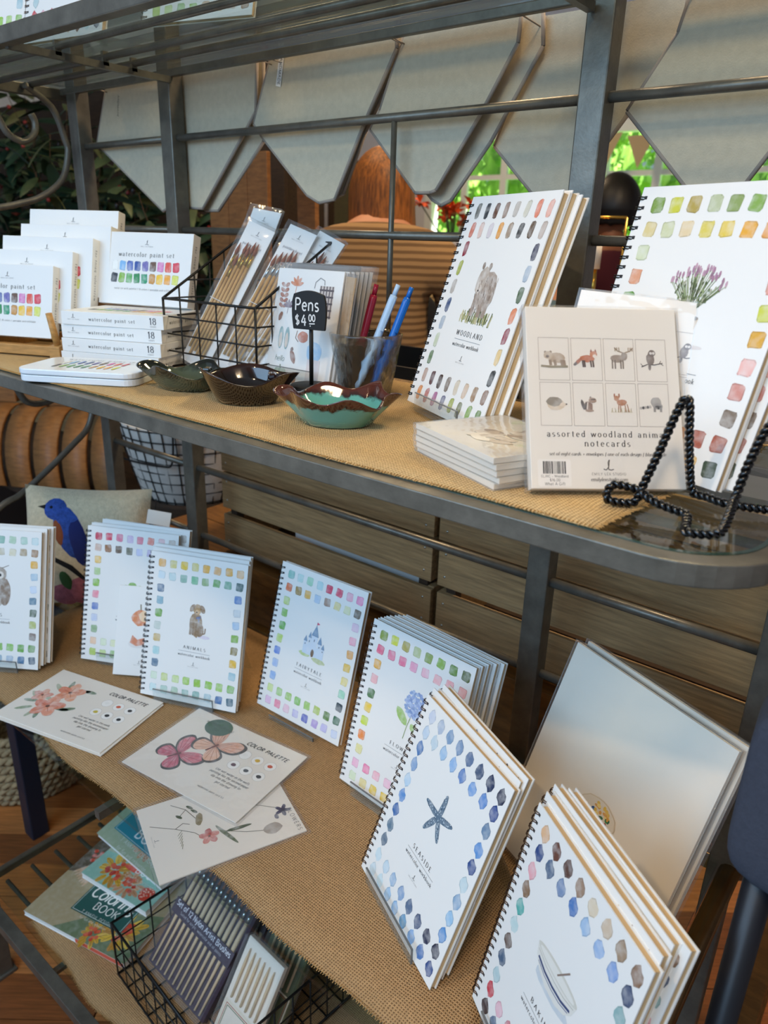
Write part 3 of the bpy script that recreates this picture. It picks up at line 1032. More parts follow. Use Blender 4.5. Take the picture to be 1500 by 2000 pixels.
def runner(name, x0, x1, y0, y1, z, m, label, seed, nx=60, ny=10, skew=0.0, wave=0.004):
    r = random.Random(seed)
    V, F = [], []
    ph = [r.uniform(0, 6) for _ in range(6)]

    def P(i, j):
        u, w = i / nx, j / ny
        x = x0 + (x1 - x0) * u + skew * (w - 0.5)
        y = y0 + (y1 - y0) * w
        y += wave * (sin(u * 13 + ph[0]) + 0.6 * sin(u * 31 + ph[1])) * (1 - w)
        x += wave * 0.8 * sin(w * 9 + ph[2]) * (1 if u > 0.5 else -1) * abs(2 * u - 1) ** 6
        return x, y, z - 0.0004 + 0.0005 * sin(u * 40 + ph[3]) * sin(w * 17 + ph[4])
    for j in range(ny + 1):
        for i in range(nx + 1):
            V.append(P(i, j))
    for j in range(ny):
        for i in range(nx):
            a = j * (nx + 1) + i
            F.append((a, a + 1, a + nx + 2, a + nx + 1))
    b = MB()
    b.add(V, F, True)
    root = thing(name, ((x0 + x1) / 2, (y0 + y1) / 2, z - 0.0012), (0, 0, 0), label, 'table runner')
    o = b.build('cloth', m, root)
    s = o.modifiers.new('thick', 'SOLIDIFY')
    s.thickness = 0.0014
    s.offset = -1
    o.location = -Vector(root.location)
    t = MB()
    for k in range(int(abs(x1 - x0) / 0.0034)):          # short loose threads along the front edge and the ends
        u = k * 0.0034 / abs(x1 - x0)
        i = u * nx
        p = Vector(P(i, 0))
        t.tube([p + Vector((0, 0.002, 0.0003)), p + Vector((r.uniform(-.001, .001), -0.0018 - r.random() * 0.002, r.uniform(-0.0003, 0.0008)))], 0.00055, 4)
    for e, s_ in ((0, -1), (nx, 1)):
        for k in range(int((y1 - y0) / 0.0034)):
            w = k * 0.0034 / (y1 - y0)
            p = Vector(P(e, w * ny))
            t.tube([p - Vector((s_ * 0.002, 0, -0.0003)), p + Vector((s_ * (0.001 + r.random() * 0.003), r.uniform(-.001, .001), r.uniform(-0.0004, 0.0006)))], 0.0006, 4)
    fo = t.build('fringe', 'burlap_thread', root)
    fo['kind'] = 'stuff'
    fo.location = -Vector(root.location)
    return root


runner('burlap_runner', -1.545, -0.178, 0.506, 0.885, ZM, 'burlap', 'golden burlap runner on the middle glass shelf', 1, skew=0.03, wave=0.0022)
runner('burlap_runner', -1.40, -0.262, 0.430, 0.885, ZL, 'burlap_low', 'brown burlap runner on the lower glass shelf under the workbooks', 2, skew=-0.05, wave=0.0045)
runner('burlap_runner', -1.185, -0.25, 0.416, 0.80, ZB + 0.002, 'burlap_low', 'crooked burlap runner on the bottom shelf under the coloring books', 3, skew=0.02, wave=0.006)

# ------------------------------------------------------------------ spiral workbooks
BW, BH, BT = 0.184, 0.2549, 0.0115
SW = {
    'animals': dict(shape='sq', rows=[
        'e3b36f d6cb86 e4c23f d9cd8a eab14c e6b47b e8b057 e9bd8a', 'cfdfe6 c5d9da 8fb5a5 7cba92 93b078 78aa68 7fae92 3d5f5c',
        '6a8099 8fb4c2 79a956 c9d2c9 cfb57c aed4d6 51738f', '6b8cc0 cad3d8 a7c3de 86b356 908458 e2b83f a2c5cf',
        'd8e6cf cdd98f c9dd94 a9cf6a 95c350 8dc243 a4cb72 86b960', 'cfe3e2 b9d3c6 b7cfb8 9dc0b5 8fb7ae b2c9cf 4a74a8 4a6b7b']),
    'fairytale': dict(shape='sq', rows=[
        '8fc3b8 c3ddd8 a9d6b9 bcd9dc d94f6a db5a72 eeb3c3 ec8fb8', 'df7a50 a98c52 e2b35c b9cde2 a58672 e6d79a dfe0b4 6b5a48',
        'c7d986 8fbf6a 72b05c bcd778 6f8fd4 a9c0e4 8db2e2', 'e6c8d8 efafc0 e2a554 e8c566 e8d88c a5d8bd 2f3e48',
        'cfe29a a9cf86 9dc766 8bc268 a5cb78 b2c766 66894c 2f6a48', 'e5c4de ea8aa4 ecc8d4 c4bfe2 6a72bd b7a2d4 c3bde4 cfd8ec']),
    'flowers': dict(shape='sq', rows=[
        '8a9f48 d4d94f b5a95c bcc796 93a862 8db356 6f9148 5c6b3c', 'e8708c e98aa2 ea7f9c eda6bf f0b9c6 f2b9bb f0a9ab efaaa5',
        'eab04a efb9ba 5c7f56 ecc94a c7d94f ea8c48 e4dc94', 'f0a48c e8b83c e06848 b8c860 e8a0b0 d8d070 8cae60',
        'f0b9d0 f08ab0 f2b6c2 f0c3d4 eaa0b4 e8c0cc d890b0 c878a0', 'd9e4c4 e6d694 e8cc6a e8c64c d8c868 b8c060 98b058 7a9c4c']),
    'seaside': dict(shape='leaf', rows=[
        'c9d0df b3bfd0 7f9cbc 8199b8 64799a 4c5c78 2f3c5c 252c48', 'c3d3e2 c3d3dc a3c2de 92b6de 5c82bd 7ba3d6 5c8ac8 2f4c8c',
        '4a78b0 8ba8cc bcd4e6 5c90cc 3a6aa8 5c7a90 4c6880', '6c88a4 5a90cc 2c4c8a c6d8dc 8fadc8 9cc3e0 5c94cc',
        'c9dde4 c3d8e4 9cb9d4 8aa6c8 5c7290 4c5e7e 2a3350 2b3048', 'cfdfe6 c9dfe6 a9c8e2 94bce0 6aa0c4 84acd8 4c78b4 32508a']),
    'baking': dict(shape='leaf', rows=[
        'e0b48a 6c4438 5c4038 a08672 dccdb4 d0bca4 a48c74 8c6c54', '2f4c84 566c88 7c92b4 4c7ab8 9cbcdc 9cb8dc 86a4d4 34486c',
        'e8a8b0 8c7058 5cb0a8 c0d8d8 6c5c54 46607c b0ccd0', '8cb0b0 d89098 7c92b4 c8b090 5c4038 b0ccd0 46607c',
        'c84050 e8b8c4 d08890 9cb8dc 566c88 a48c74 d0bca4 8c7058', '443c40 566c88 7c92b4 8cb0b0 e0b48a 6c4438 c0d8d8 34486c']),
    'woodland': dict(shape='brush', rows=[
        '6c6c66 3f4347 6a4a3c a08c80 c0bab2 d0ccbc e08a70 e4aa98', 'd07c68 dcbfb4 d4ccd0 e0a050 a08a74 4c4c4c 66503c c0b0a4',
        '8c2c3c a8b058 b8b0a8 46587c a8b4c0 c4ccb0 5c7a4c', '4c4c60 b0bcc8 3f5c34 dc8c68 902c40 e0c48c 3c3f40',
        'b89c8c 5c3838 4c3a34 86786c d4c8b4 d4bca4 a08468 8c6c58', 'e0965c b87068 b07898 6c6c88 a8b05c 7c8058 88a858 6c8c4c']),
    'garden': dict(shape='sq', rows=[
        '7c9a48 c8c84a b09c50 b8c09c 8ca060 84a850 5c9040 4a7c3a', 'd8c890 ccd0a8 e0cca4 d8c860 e0c448 e4a83c e09c4c a88c70',
        'ccd4b0 d89c7c 6a9c4c e0c070 b8a080 8c9c60 c8c84a', '4c544c dca090 c8cc48 d8a43c e8b4ac cc8c80 7c6c5c',
        'e0b040 84a850 d8c860 ccd0a8 b09c50 e09c4c a85840 a85840', 'd89c7c 6a9c4c b8c09c 4a7c3a e4a83c 8ca060 e0b040 3c4a30']),
    'autumn': dict(shape='sq', rows=[
        'c84058 d84a62 e08098 d4c0d8 e48a98 e89080 e8c0c0 c8bcb0', 'd4b8a8 9c6c44 6c5844 747462 c8cce8 c8bcd8 e8c8b0 b0a090',
        'ecc468 b4cf94 8fbf50 ec94a4 6c84c0 c8d0e4 8cac7c', 'c8a080 9c8870 d8b0a0 8cac7c c8d0e4 ecc468 b4cf94',
        'ecc8a8 dce8c8 dfe4b8 c8dc94 b4cc6c a4c48c 8cac7c 6c9c5c', 'b4cc6c c8dc94 a4c48c 8fbf50 c8a080 ecc468 d4b8a8 9c6c44']),
    'owl': dict(shape='sq', rows=[
        'c8d8e0 a0c0b8 88b0a8 a8c8b8 90b8a8 b0ccb0 b4d0c0 c8dcdc', 'd0d8d0 c0b8a0 b8a888 d8d0b8 c8c0a8 dcd4b8 b09c7c a4805c',
        '6c8ca0 b0c8d8 e4b040 8a7a70 b8c078 5c6c58 c8d8e0', 'e4b040 b0c8d8 d0dcec 6c8ca0 5c6c58 b8c078 8a7a70',
        'c8dcb0 b0d090 a0c878 98c468 90c064 8cc060 6ca848 74a058', 'c8d8e0 b0c8c0 a0b8b8 90a8b0 98b0c0 b0c0d0 4c78a0 5c6c7c']),
}


def art(p, kind):
    cx, cy = BW * 0.53, BH * 0.55
    s = 0.001
    if kind == 'seaside':
        n = 5
        pts = []
        L = [30, 31, 28, 28, 33]
        A = [173, 86, 15, -63, -123]
        order = sorted(zip([a % 360 for a in A], L))
        for i, (a, l) in enumerate(order):
            a1 = order[(i + 1) % 5][0] + (360 if i == 4 else 0)
            ar = radians(a)
            d = (cos(ar), sin(ar))
            nrm = (-d[1], d[0])
            for q, wv in ((0.35, -4.2), (0.75, -3.4), (0.97, -1.6), (1.0, 0.6), (0.95, 2.0), (0.75, 3.4), (0.35, 4.2)):
                pts.append((cx + s * (d[0] * l * q + nrm[0] * wv), cy + 0.012 + s * (d[1] * l * q + nrm[1] * wv)))
            am = radians((a + a1) / 2)
            pts.append((cx + s * 6.5 * cos(am), cy + 0.012 + s * 6.5 * sin(am)))
        p.fan(pts, '5c7488', 2, 0.5)
        r = random.Random(5)
        for a, l in order:
            for k in range(9):
                q = 0.15 + 0.09 * k
                x, y = cx + s * cos(radians(a)) * l * q, cy + 0.012 + s * sin(radians(a)) * l * q
                p.blob(x + r.uniform(-2, 2) * s, y + r.uniform(-2, 2) * s, 0.8 * s, 0.8 * s, 'c3d0da', 3, n=6, wash=0)
                p.blob(x + r.uniform(-3, 3) * s, y + r.uniform(-3, 3) * s, 1.1 * s, 0.8 * s, '3f566c', 2.5, n=6, wash=0)
    elif kind == 'animals':                       # sitting puppy
        y0 = cy - 0.020
        p.blob(cx + 0.016, y0 - 0.001, 0.012, 0.003, 'd8d0dc', 1)
        p.blob(cx - 0.001, y0 + 0.018, 0.0125, 0.021, '9c8468', 2)
        p.blob(cx + 0.007, y0 + 0.010, 0.008, 0.011, '8c7458', 2.4)
        p.line([(cx + 0.012, y0 + 0.004), (cx + 0.017, y0 + 0.006), (cx + 0.0175, y0 + 0.015)], 0.002, '8c7458', 2.4)
        for dx in (-0.010, -0.005, 0.000):
            p.line([(cx + dx, y0 + 0.022), (cx + dx * 1.05, y0 + 0.0)], 0.0042, '8a7256', 2.6, 0.6)
        p.blob(cx, y0 + 0.046, 0.0085, 0.0085, 'a88a60', 3)
        p.blob(cx + 0.001, y0 + 0.041, 0.005, 0.0045, 'c4a070', 3.3)
        for sg in (-1, 1):
            p.blob(cx + sg * 0.0095, y0 + 0.047, 0.0042, 0.0075, '866844', 3.2, rot=sg * 0.5)
        p.blob(cx - 0.001, y0 + 0.0405, 0.0015, 0.0012, '3a2c24', 3.6, n=6, wash=0)
        p.blob(cx + 0.003, y0 + 0.0315, 0.005, 0.0022, '5c6c98', 3.5, rot=0.3)
        p.blob(cx + 0.004, y0 + 0.027, 0.0015, 0.004, '5c6c98', 3.5)
    elif kind == 'fairytale':                     # small castle on a green mound
        y0 = cy - 0.020
        p.blob(cx - 0.016, y0 - 0.001, 0.012, 0.004, 'b8cc90', 1)
        p.blob(cx + 0.015, y0 - 0.004, 0.014, 0.0045, 'c0c898', 1)
        wl, rf = 'cfdbe8', '7c98b4'
        p.rect(cx - 0.018, y0, cx + 0.018, y0 + 0.016, wl, 2, 0.6)
        for x, w, h, t in ((-0.018, 0.007, 0.021, 0.010), (-0.010, 0.006, 0.029, 0.010), (0.012, 0.008, 0.024, 0.013), (0.020, 0.006, 0.018, 0.009), (0, 0.013, 0.034, 0.019)):
            p.rect(cx + x - w / 2, y0, cx + x + w / 2, y0 + h, wl, 2.3, 0.6)
            p.line([(cx + x - w / 2, y0 + h), (cx + x + w / 2, y0 + h)], 0.0006, '6c8098', 2.8)
            p.poly([(cx + x - w * 0.6, y0 + h), (cx + x + w * 0.6, y0 + h), (cx + x, y0 + h + t)], rf, 2.6, 0.7)
            p.rect(cx + x - 0.0007, y0 + h * 0.72, cx + x + 0.0007, y0 + h * 0.84, '3c4858', 3)
        p.blob(cx, y0 + 0.005, 0.0035, 0.0065, '7a6450', 3)
        p.poly([(cx, y0 + 0.053), (cx + 0.006, y0 + 0.0555), (cx, y0 + 0.058)], 'd8607c', 3, 0)
        p.line([(cx, y0 + 0.05), (cx, y0 + 0.058)], 0.0005, '6c6c70', 3)
    elif kind == 'flowers':                       # hydrangea
        r = random.Random(3)
        p.line([(cx - 0.002, cy - 0.028), (cx, cy - 0.01), (cx + 0.004, cy + 0.01)], 0.0012, '8aa06c', 2)
        p.blob(cx - 0.012, cy + 0.002, 0.014, 0.0068, '9cc068', 2, rot=2.4)
        p.blob(cx + 0.014, cy - 0.008, 0.010, 0.0055, 'a4c474', 2, rot=-0.5)
        for k in range(190):
            a, q = r.uniform(0, 6.28), sqrt(r.random())
            p.blob(cx + 0.006 + 0.017 * q * cos(a), cy + 0.026 + 0.020 * q * sin(a), 0.0026, 0.0022,
                   r.choice(['8ca4cc', '7c94c4', 'a8bcdc', '94a8d4', 'b8c8e4']), 2.2 + 0.01 * k / 2, n=5, wash=0.5)
    elif kind == 'woodland':                      # standing bear cub on grass
        y0 = cy - 0.026
        r = random.Random(8)
        for k in range(70):
            x = r.uniform(-0.034, 0.034)
            p.line([(cx + x, y0 - 0.005 + r.random() * 0.004), (cx + x + r.uniform(-.003, .003), y0 + 0.003 + r.random() * 0.009)], 0.0016,
                   r.choice(['7c8450', 'a8a878', '5c6440', 'c4bc90']), 1.5 + k * 0.01)
        p.blob(cx + 0.004, y0 + 0.033, 0.020, 0.022, 'a8998c', 2.4)
        for dx, w in ((-0.012, 0.008), (0.004, 0.0075), (0.015, 0.008)):
            p.line([(cx + dx, y0 + 0.03), (cx + dx - 0.001, y0 + 0.004)], w, '9c8a7c', 2.8, 0.8)
        p.blob(cx - 0.011, y0 + 0.045, 0.0105, 0.0165, 'b4a698', 3, rot=-0.2)
        for sg in (-1, 1):
            p.blob(cx - 0.010 + sg * 0.0075, y0 + 0.061, 0.0028, 0.004, '8c7a6c', 3.2)
        p.blob(cx - 0.013, y0 + 0.037, 0.006, 0.007, 'cabdb0', 3.3)
        p.blob(cx - 0.013, y0 + 0.033, 0.0016, 0.0013, '3a302c', 3.6, n=6, wash=0)
        for k in range(60):
            x, y = r.uniform(-0.018, 0.022), r.uniform(0.012, 0.052)
            p.line([(cx + x, y0 + y), (cx + x + 0.001, y0 + y - 0.005)], 0.0007, r.choice(['7c6c60', 'c8bcb0', '8c7c70']), 3.5)
    elif kind == 'baking':                        # white mixing bowl with blue bands and a spoon
        y0 = cy - 0.012
        p.blob(cx + 0.002, y0 - 0.001, 0.030, 0.008, 'c6ced4', 1)
        body = [(cx - 0.034, y0 + 0.022), (cx - 0.031, y0 + 0.010), (cx - 0.022, y0 + 0.001), (cx - 0.008, y0 - 0.004), (cx + 0.010, y0 - 0.004),
                (cx + 0.023, y0 + 0.001), (cx + 0.031, y0 + 0.010), (cx + 0.034, y0 + 0.022)]
        p.poly(body, 'dedcd4', 2, 0.4)
        p.blob(cx, y0 + 0.022, 0.034, 0.0065, 'cfcdc2', 2.4, n=24, jit=0.01, wash=0.3)
        p.blob(cx, y0 + 0.0215, 0.030, 0.0045, 'e2e0d8', 2.7, n=24, jit=0.01, wash=0.3)
        for oy, w, cl in ((0.008, 0.0026, '3c4c74'), (0.0045, 0.0009, '54608c'), (0.014, 0.0005, '9c9a90')):
            k = 1 - 0.16 * (0.014 - oy) / 0.01
            p.line([(cx - 0.031 * k, y0 + oy + 0.003), (cx - 0.016 * k, y0 + oy - 0.001), (cx, y0 + oy - 0.002), (cx + 0.016 * k, y0 + oy - 0.001), (cx + 0.031 * k, y0 + oy + 0.003)], w, cl, 2.6)
        p.line([(cx + 0.001, y0 + 0.021), (cx + 0.014, y0 + 0.038)], 0.0016, '8c7a70', 3)
    elif kind == 'garden':                        # lavender in a terracotta pot
        r = random.Random(6)
        p.poly([(cx - 0.010, cy - 0.026), (cx + 0.010, cy - 0.026), (cx + 0.013, cy - 0.002), (cx - 0.013, cy - 0.002)], 'd4c4b0', 2, 0.5)
        p.blob(cx, cy - 0.002, 0.013, 0.003, '7c746c', 2.4)
        p.line([(cx - 0.012, cy - 0.024), (cx, cy - 0.0265), (cx + 0.012, cy - 0.024)], 0.0012, '6c6258', 2.6)
        p.blob(cx + 0.014, cy - 0.027, 0.012, 0.002, 'd8d0cc', 1)
        for k in range(120):
            a = r.uniform(-0.85, 0.85)
            l = r.uniform(0.012, 0.042)
            x, y = cx + sin(a) * l, cy + cos(a) * l
            p.line([(cx + sin(a) * l * 0.5, cy + cos(a) * l * 0.5), (x, y)], 0.0005, '8c9a70', 2.1)
            p.blob(x, y, 0.0009, 0.0018, r.choice(['6c7c50', '8c9a6c', '5c6448', 'a8a890']), 2.6, n=6, wash=0)
            if l > 0.034:
                p.blob(x, y + 0.002, 0.0012, 0.003, r.choice(['b08ca0', 'a87c94', 'c09cac']), 2.8, n=6, wash=0)
    elif kind == 'owl':
        p.blob(cx, cy + 0.005, 0.026, 0.034, 'b0a498', 2)
        p.blob(cx, cy + 0.030, 0.022, 0.018, '9c8c7c', 2.4)
        p.blob(cx + 0.020, cy + 0.0, 0.010, 0.026, '8a7460', 2.6)
        for sg in (-1, 1):
            p.blob(cx + sg * 0.009, cy + 0.031, 0.0075, 0.0075, 'dcd4c8', 2.8)
            p.blob(cx + sg * 0.009, cy + 0.031, 0.003, 0.003, '2c2420', 3.2, wash=0)
            p.line([(cx + sg * 0.012, cy + 0.044), (cx + sg * 0.026, cy + 0.050)], 0.001, '6c5c4c', 3)
    elif kind == 'autumn':
        for k, (dx, dy) in enumerate(((0.0, 0.010), (0.014, 0.006), (-0.012, 0.004))):
            p.blob(cx + dx, cy + dy, 0.009, 0.007, '8cb46c', 2 + k * 0.2)
        p.line([(cx - 0.022, cy - 0.003), (cx + 0.024, cy - 0.005)], 0.0014, '6c7c5c', 3)


TITLE = {'seaside': 'SEASIDE', 'animals': 'ANIMALS', 'fairytale': 'FAIRYTALE', 'flowers': 'FLOWERS', 'woodland': 'WOODLAND', 'baking': 'BAKING',
         'garden': None, 'owl': 'BIRDS', 'autumn': None}


def cover_print(kind):
    p = Print()
    d = SW[kind]
    rows = [r.split() for r in d['rows']]
    sh = d['shape']
    sw = {'sq': (0.0130, 0.0138), 'leaf': (0.0150, 0.0162), 'brush': (0.0115, 0.0140)}[sh]
    if kind == 'garden':
        sw = (0.0135, 0.0145)
    xs = [0.0235 + i * (BW - 0.0235 - 0.0125) / 7 for i in range(8)]
    ys = [BH - 0.0175 - j * (BH - 0.0335) / 10 for j in range(11)]
    k = 0
    for ri, j in ((0, 0), (1, 1), (4, 9), (5, 10)):
        for i, c in enumerate(rows[ri]):
            k += 1
            p.swatch(xs[i] + rng.uniform(-.0006, .0006), ys[j] + rng.uniform(-.0006, .0006), *sw, c, k * 17 + ri, sh)
    for ri, i in ((2, 0), (3, 7)):
        for j, c in enumerate(rows[ri]):
            k += 1
            p.swatch(xs[i] + rng.uniform(-.0008, .0008), ys[j + 2] + rng.uniform(-.0006, .0006), *sw, c, k * 13 + ri, sh)
    art(p, kind)
    cx = BW * 0.53
    if TITLE[kind]:
        p.text(TITLE[kind], cx, BH * 0.372, 0, '4a4c50', 'serif', 0.34, fit=(0.0078 if kind == 'woodland' else 0.0064) * len(TITLE[kind]))
    p.rect(cx - 0.030, BH * 0.3525, cx + 0.030, BH * 0.3545, '8a8c90', 2)
    p.text('watercolor workbook', cx, BH * 0.322, 0, '5a5c60', 'serif', 0.13, fit=0.062)
    p.logo(cx, BH * 0.262, 0.006)
    for q in range(26):                        # punched slots for the wire
        z = 0.010 + q * (BH - 0.02) / 25
        p.rect(0.0042, z - 0.0016, 0.0078, z + 0.0016, '2b2a2c', 1)
    return p.mesh('cover_print')


_covers = {k: cover_print(k) for k in SW}
_front = MB().box((BW / 2, 0.0006, BH / 2), (BW, 0.0012, BH)).mesh('front_cover', 'paper')
_pages = MB().box((BW / 2 + 0.001, 0.0046, BH / 2 - 0.0005), (BW - 0.006, 0.0066, BH - 0.003)).mesh('page_block', 'page_block')
_backc = MB().box((BW / 2, 0.0086, BH / 2), (BW, 0.0013, BH)).mesh('back_cover', 'paper')
_wire_meshes = {}
for _n, _m in (('bronze', 'bronze_wire'), ('dark', 'dark_wire')):
    _b = MB()
    for _q in range(26):
        for _dz in (-0.0011, 0.0011):
            _z = 0.010 + _q * (BH - 0.02) / 25 + _dz
            _b.tube([(0.0005 + 0.0058 * cos(a), 0.0046 + 0.0064 * sin(a), _z + 0.0006 * sin(a)) for a in [2 * pi * t / 9 for t in range(9)]], 0.00062, 4, True)
    _wire_meshes[_n] = _b.mesh('wire_binding', _m)


def book(kind, x, y, z, yaw, tilt, label, wire='dark', group=None, roll=0.0):
    t = thing('workbook', (x, y, z), (-tilt, roll, yaw), label, 'book', group)
    obj('front_cover', _front, t)
    obj('page_block', _pages, t)
    obj('back_cover', _backc, t)
    obj('wire_binding', _wire_meshes[wire], t)
    obj('cover_print', _covers[kind], t)
    return t


ORD = ['front', 'second', 'third', 'fourth', 'fifth', 'sixth', 'seventh', 'eighth']


def stack(kind, x, y, z, yaw, tilt, offs, desc, wire='dark', group=None):
    """a row of identical workbooks leaning together; offs = (back, right, up, dyaw) of each"""
    b = Vector((-sin(yaw), cos(yaw), 0))
    r = Vector((cos(yaw), sin(yaw), 0))
    out = []
    for i, (ob, orr, ou, dy) in enumerate(offs):
        P = Vector((x, y, z)) + b * ob + r * orr
        lab = '%s, front of its row' % desc if i == 0 and len(offs) > 1 else (desc if i == 0 else '%s, %s in its row' % (desc, ORD[i]))
        out.append(book(kind, P.x, P.y, z + ou, yaw + dy, tilt, lab, wire, group))
    return out


def acrylic_stand(x, y, z, yaw, tilt, w, ledge, label, lip=0.022, back=0.15):
    """clear bent-sheet easel: lip, ledge, sloping back and a rear leg"""
    t = thing('acrylic_stand', (x, y, z), (0, 0, yaw), label, 'stand')
    th = 0.0024
    ct, st = cos(tilt), sin(tilt)
    prof = [Vector((0, -0.003 - lip * 0.2 * 0 - 0.0, 0.004 + lip)), Vector((0, -0.003, 0.004)), Vector((0, ledge, 0.0035)), Vector((0, ledge + back * st, 0.0035 + back * ct)),
            Vector((0, ledge + back * st + back * 0.42, 0.0015))]
    b = MB()
    for a, c in zip(prof[:-1], prof[1:]):
        d = (c - a).normalized()
        nn = Vector((0, -d.z, d.y)) * th / 2
        V = []
        for sx in (0, w):
            for p_, s in ((a, 1), (c, 1), (c, -1), (a, -1)):
                q = p_ + nn * s
                V.append((sx, q.y, max(q.z, 0.0006)))
        b.add(V, [(0, 1, 2, 3), (7, 6, 5, 4), (0, 4, 5, 1), (1, 5, 6, 2), (2, 6, 7, 3), (3, 7, 4, 0)])
    b.build('bent_sheet', 'acrylic', t)
    e = MB().box((w / 2, prof[0].y, prof[0].z + 0.0003), (w, th, 0.0008))
    e.box((w, prof[0].y, prof[0].z / 2 + 0.002), (0.0008, th, lip))
    e.build('lip_edge', 'acrylic_edge', t)
    return t


zl = ZL + 0.0095
zm = ZM + 0.0095
stack('owl', -1.361, 0.4105, zl, 0.589, 0.2991, [(0, 0, 0, 0), (0.0105, 0.005, 0.003, 0.0), (0.021, 0.011, 0.002, 0.01)],
      'spiral workbook with an owl cover at the left edge', 'dark', 'owl workbooks')
acrylic_stand(-1.345, 0.418, ZL, 0.589, 0.30, 0.13, 0.042, 'clear acrylic stand under the owl workbooks')
stack('autumn', -1.1875, 0.5859, zl, 0.4707, 0.2786, [(0, 0, 0, 0), (0.0105, 0.002, 0.002, 0.01), (0.024, 0.012, 0.006, -0.06)],
      'spiral workbook with red and pink swatches along its top', 'dark', 'red swatch workbooks')
acrylic_stand(-1.16, 0.604, ZL, 0.4707, 0.28, 0.10, 0.042, 'clear acrylic stand under the red swatch workbooks')
stack('animals', -1.0061, 0.5943, zl, 0.4005, 0.2772, [(0, 0, 0, 0), (0.0102, -0.003, 0.003, 0.0), (0.0205, -0.005, 0.005, 0.0)],
      'spiral workbook with a sitting brown puppy on its cover', 'dark', 'puppy workbooks')
acrylic_stand(-0.98, 0.605, ZL, 0.4005, 0.28, 0.115, 0.042, 'clear acrylic stand under the puppy workbooks')
stack('fairytale', -0.827, 0.7064, zl + 0.004, 0.033, 0.28, [(0, 0, 0, 0)],
      'spiral workbook with a small castle on its cover', 'dark', None)
acrylic_stand(-0.79, 0.703, ZL, 0.033, 0.28, 0.10, 0.032, 'clear acrylic stand under the castle workbook', lip=0.006)
stack('flowers', -0.5958, 0.664, zl, -0.0779, 0.2671, [(0, 0, 0, 0), (0.0105, 0.002, -0.001, 0.0), (0.021, 0.004, -0.002, 0.0), (0.034, 0.008, -0.004, -0.01), (0.046, 0.013, -0.006, -0.02)],
      'spiral workbook with a blue hydrangea on its cover', 'bronze', 'hydrangea workbooks')
acrylic_stand(-0.565, 0.657, ZL, -0.0779, 0.27, 0.12, 0.060, 'clear acrylic stand under the hydrangea workbooks')
stack('seaside', -0.4655, 0.5633, zl - 0.004, -0.446, 0.3407, [(0, 0, 0, 0), (0.0102, -0.004, 0.004, 0.0), (0.0225, -0.003, 0.008, -0.03)],
      'spiral workbook with a blue starfish on its cover', 'bronze', 'starfish workbooks')
acrylic_stand(-0.445, 0.553, ZL, -0.446, 0.34, 0.125, 0.045, 'clear acrylic stand under the starfish workbooks')
stack('baking', -0.2587, 0.5058, zl, -0.6072, 0.2039, [(0, 0, 0, 0), (0.0105, -0.006, 0.006, 0.0), (0.0212, -0.010, 0.009, 0.01), (0.0320, -0.002, 0.009, 0.0)],
      'spiral workbook with a striped mixing bowl on its cover', 'bronze', 'mixing bowl workbooks')
acrylic_stand(-0.235, 0.49, ZL, -0.6072, 0.2, 0.12, 0.05, 'clear acrylic stand under the mixing bowl workbooks')
stack('woodland', -0.5560, 0.7420, zm, -0.50, 0.305, [(0, 0, 0, 0), (0.0102, 0.0, 0.0, 0.0), (0.0235, 0.004, -0.004, -0.03)],
      'spiral workbook with a grey bear cub on its cover', 'dark', 'bear cub workbooks')
acrylic_stand(-0.527, 0.724, ZM, -0.50, 0.305, 0.11, 0.045, 'clear acrylic stand under the bear cub workbooks')
stack('garden', -0.3170, 0.7020, zm, -0.38, 0.255, [(0, 0, 0, 0), (0.0102, 0.0, 0.0, 0.0), (0.024, 0.007, 0.0, -0.05)],
      'spiral workbook with a potted lavender on its cover', 'dark', 'lavender workbooks')
acrylic_stand(-0.29, 0.688, ZM, -0.38, 0.255, 0.12, 0.042, 'clear acrylic stand under the lavender workbooks')
# on the upper shelf, mostly out of the picture
for _x, _y, _yaw, _k, _l in ((-1.498, 0.640, 0.27, 'animals', 'workbook at the left end of the upper shelf'), (-1.322, 0.690, 0.16, 'baking', 'workbook with its wire binding over the left end of the upper shelf'),
                             (-1.050, 0.729, 0.28, 'autumn', 'workbook with grey and pink swatches on the upper shelf')):
    book(_k, _x, _y, ZU + 0.010, _yaw, 0.25, _l, 'bronze')

# ------------------------------------------------------------------ things on the middle shelf
KW, KH, KT = 0.178, 0.119, 0.0205       # paint set box
P1 = 'f0f0ea 7fb4e0 3c5cb0 2c4c98 6a62a8 6a4a34 d872b4 e0503a d83848'.split()
P2 = '2a3038 84b43c 5caa54 2f8a4c 2f9468 c89040 f2c21c eea424 d8dc3c'.split()


def box_front(w=KW, h=KH):
    p = Print()
    p.logo(w / 2, h * 0.83, 0.0075)
    p.text('watercolor paint set', w / 2, h * 0.665, 0, '6a6a68', 'serif', 0.2, fit=0.63 * w)
    for j, row in enumerate((P1, P2)):
        for i, c in enumerate(row):
            p.swatch(w * 0.16 + i * w * 0.085, h * (0.535 - 0.17 * j), 0.0122, 0.0160, c, i * 31 + j, 'sq')
    p.text('metal tin with palette | 18 colors | portable and refillable', w / 2, h * 0.205, 0, '6a6a68', 'sans', 0.1, fit=0.66 * w)
    return p


def box_spine(w=KW, t=KT):
    p = Print()
    p.logo(w * 0.12, t * 0.52, 0.0062)
    p.text('watercolor paint set', w * 0.50, t * 0.36, 0, '6e6e6c', 'serif', 0.2, fit=0.46 * w)
    p.text('18', w * 0.90, t * 0.36, 0.0135, '55555a', 'serif', 0.05)
    p.text('colors', w * 0.90, t * 0.15, 0.0036, '77777a', 'sans', 0.1)
    return p


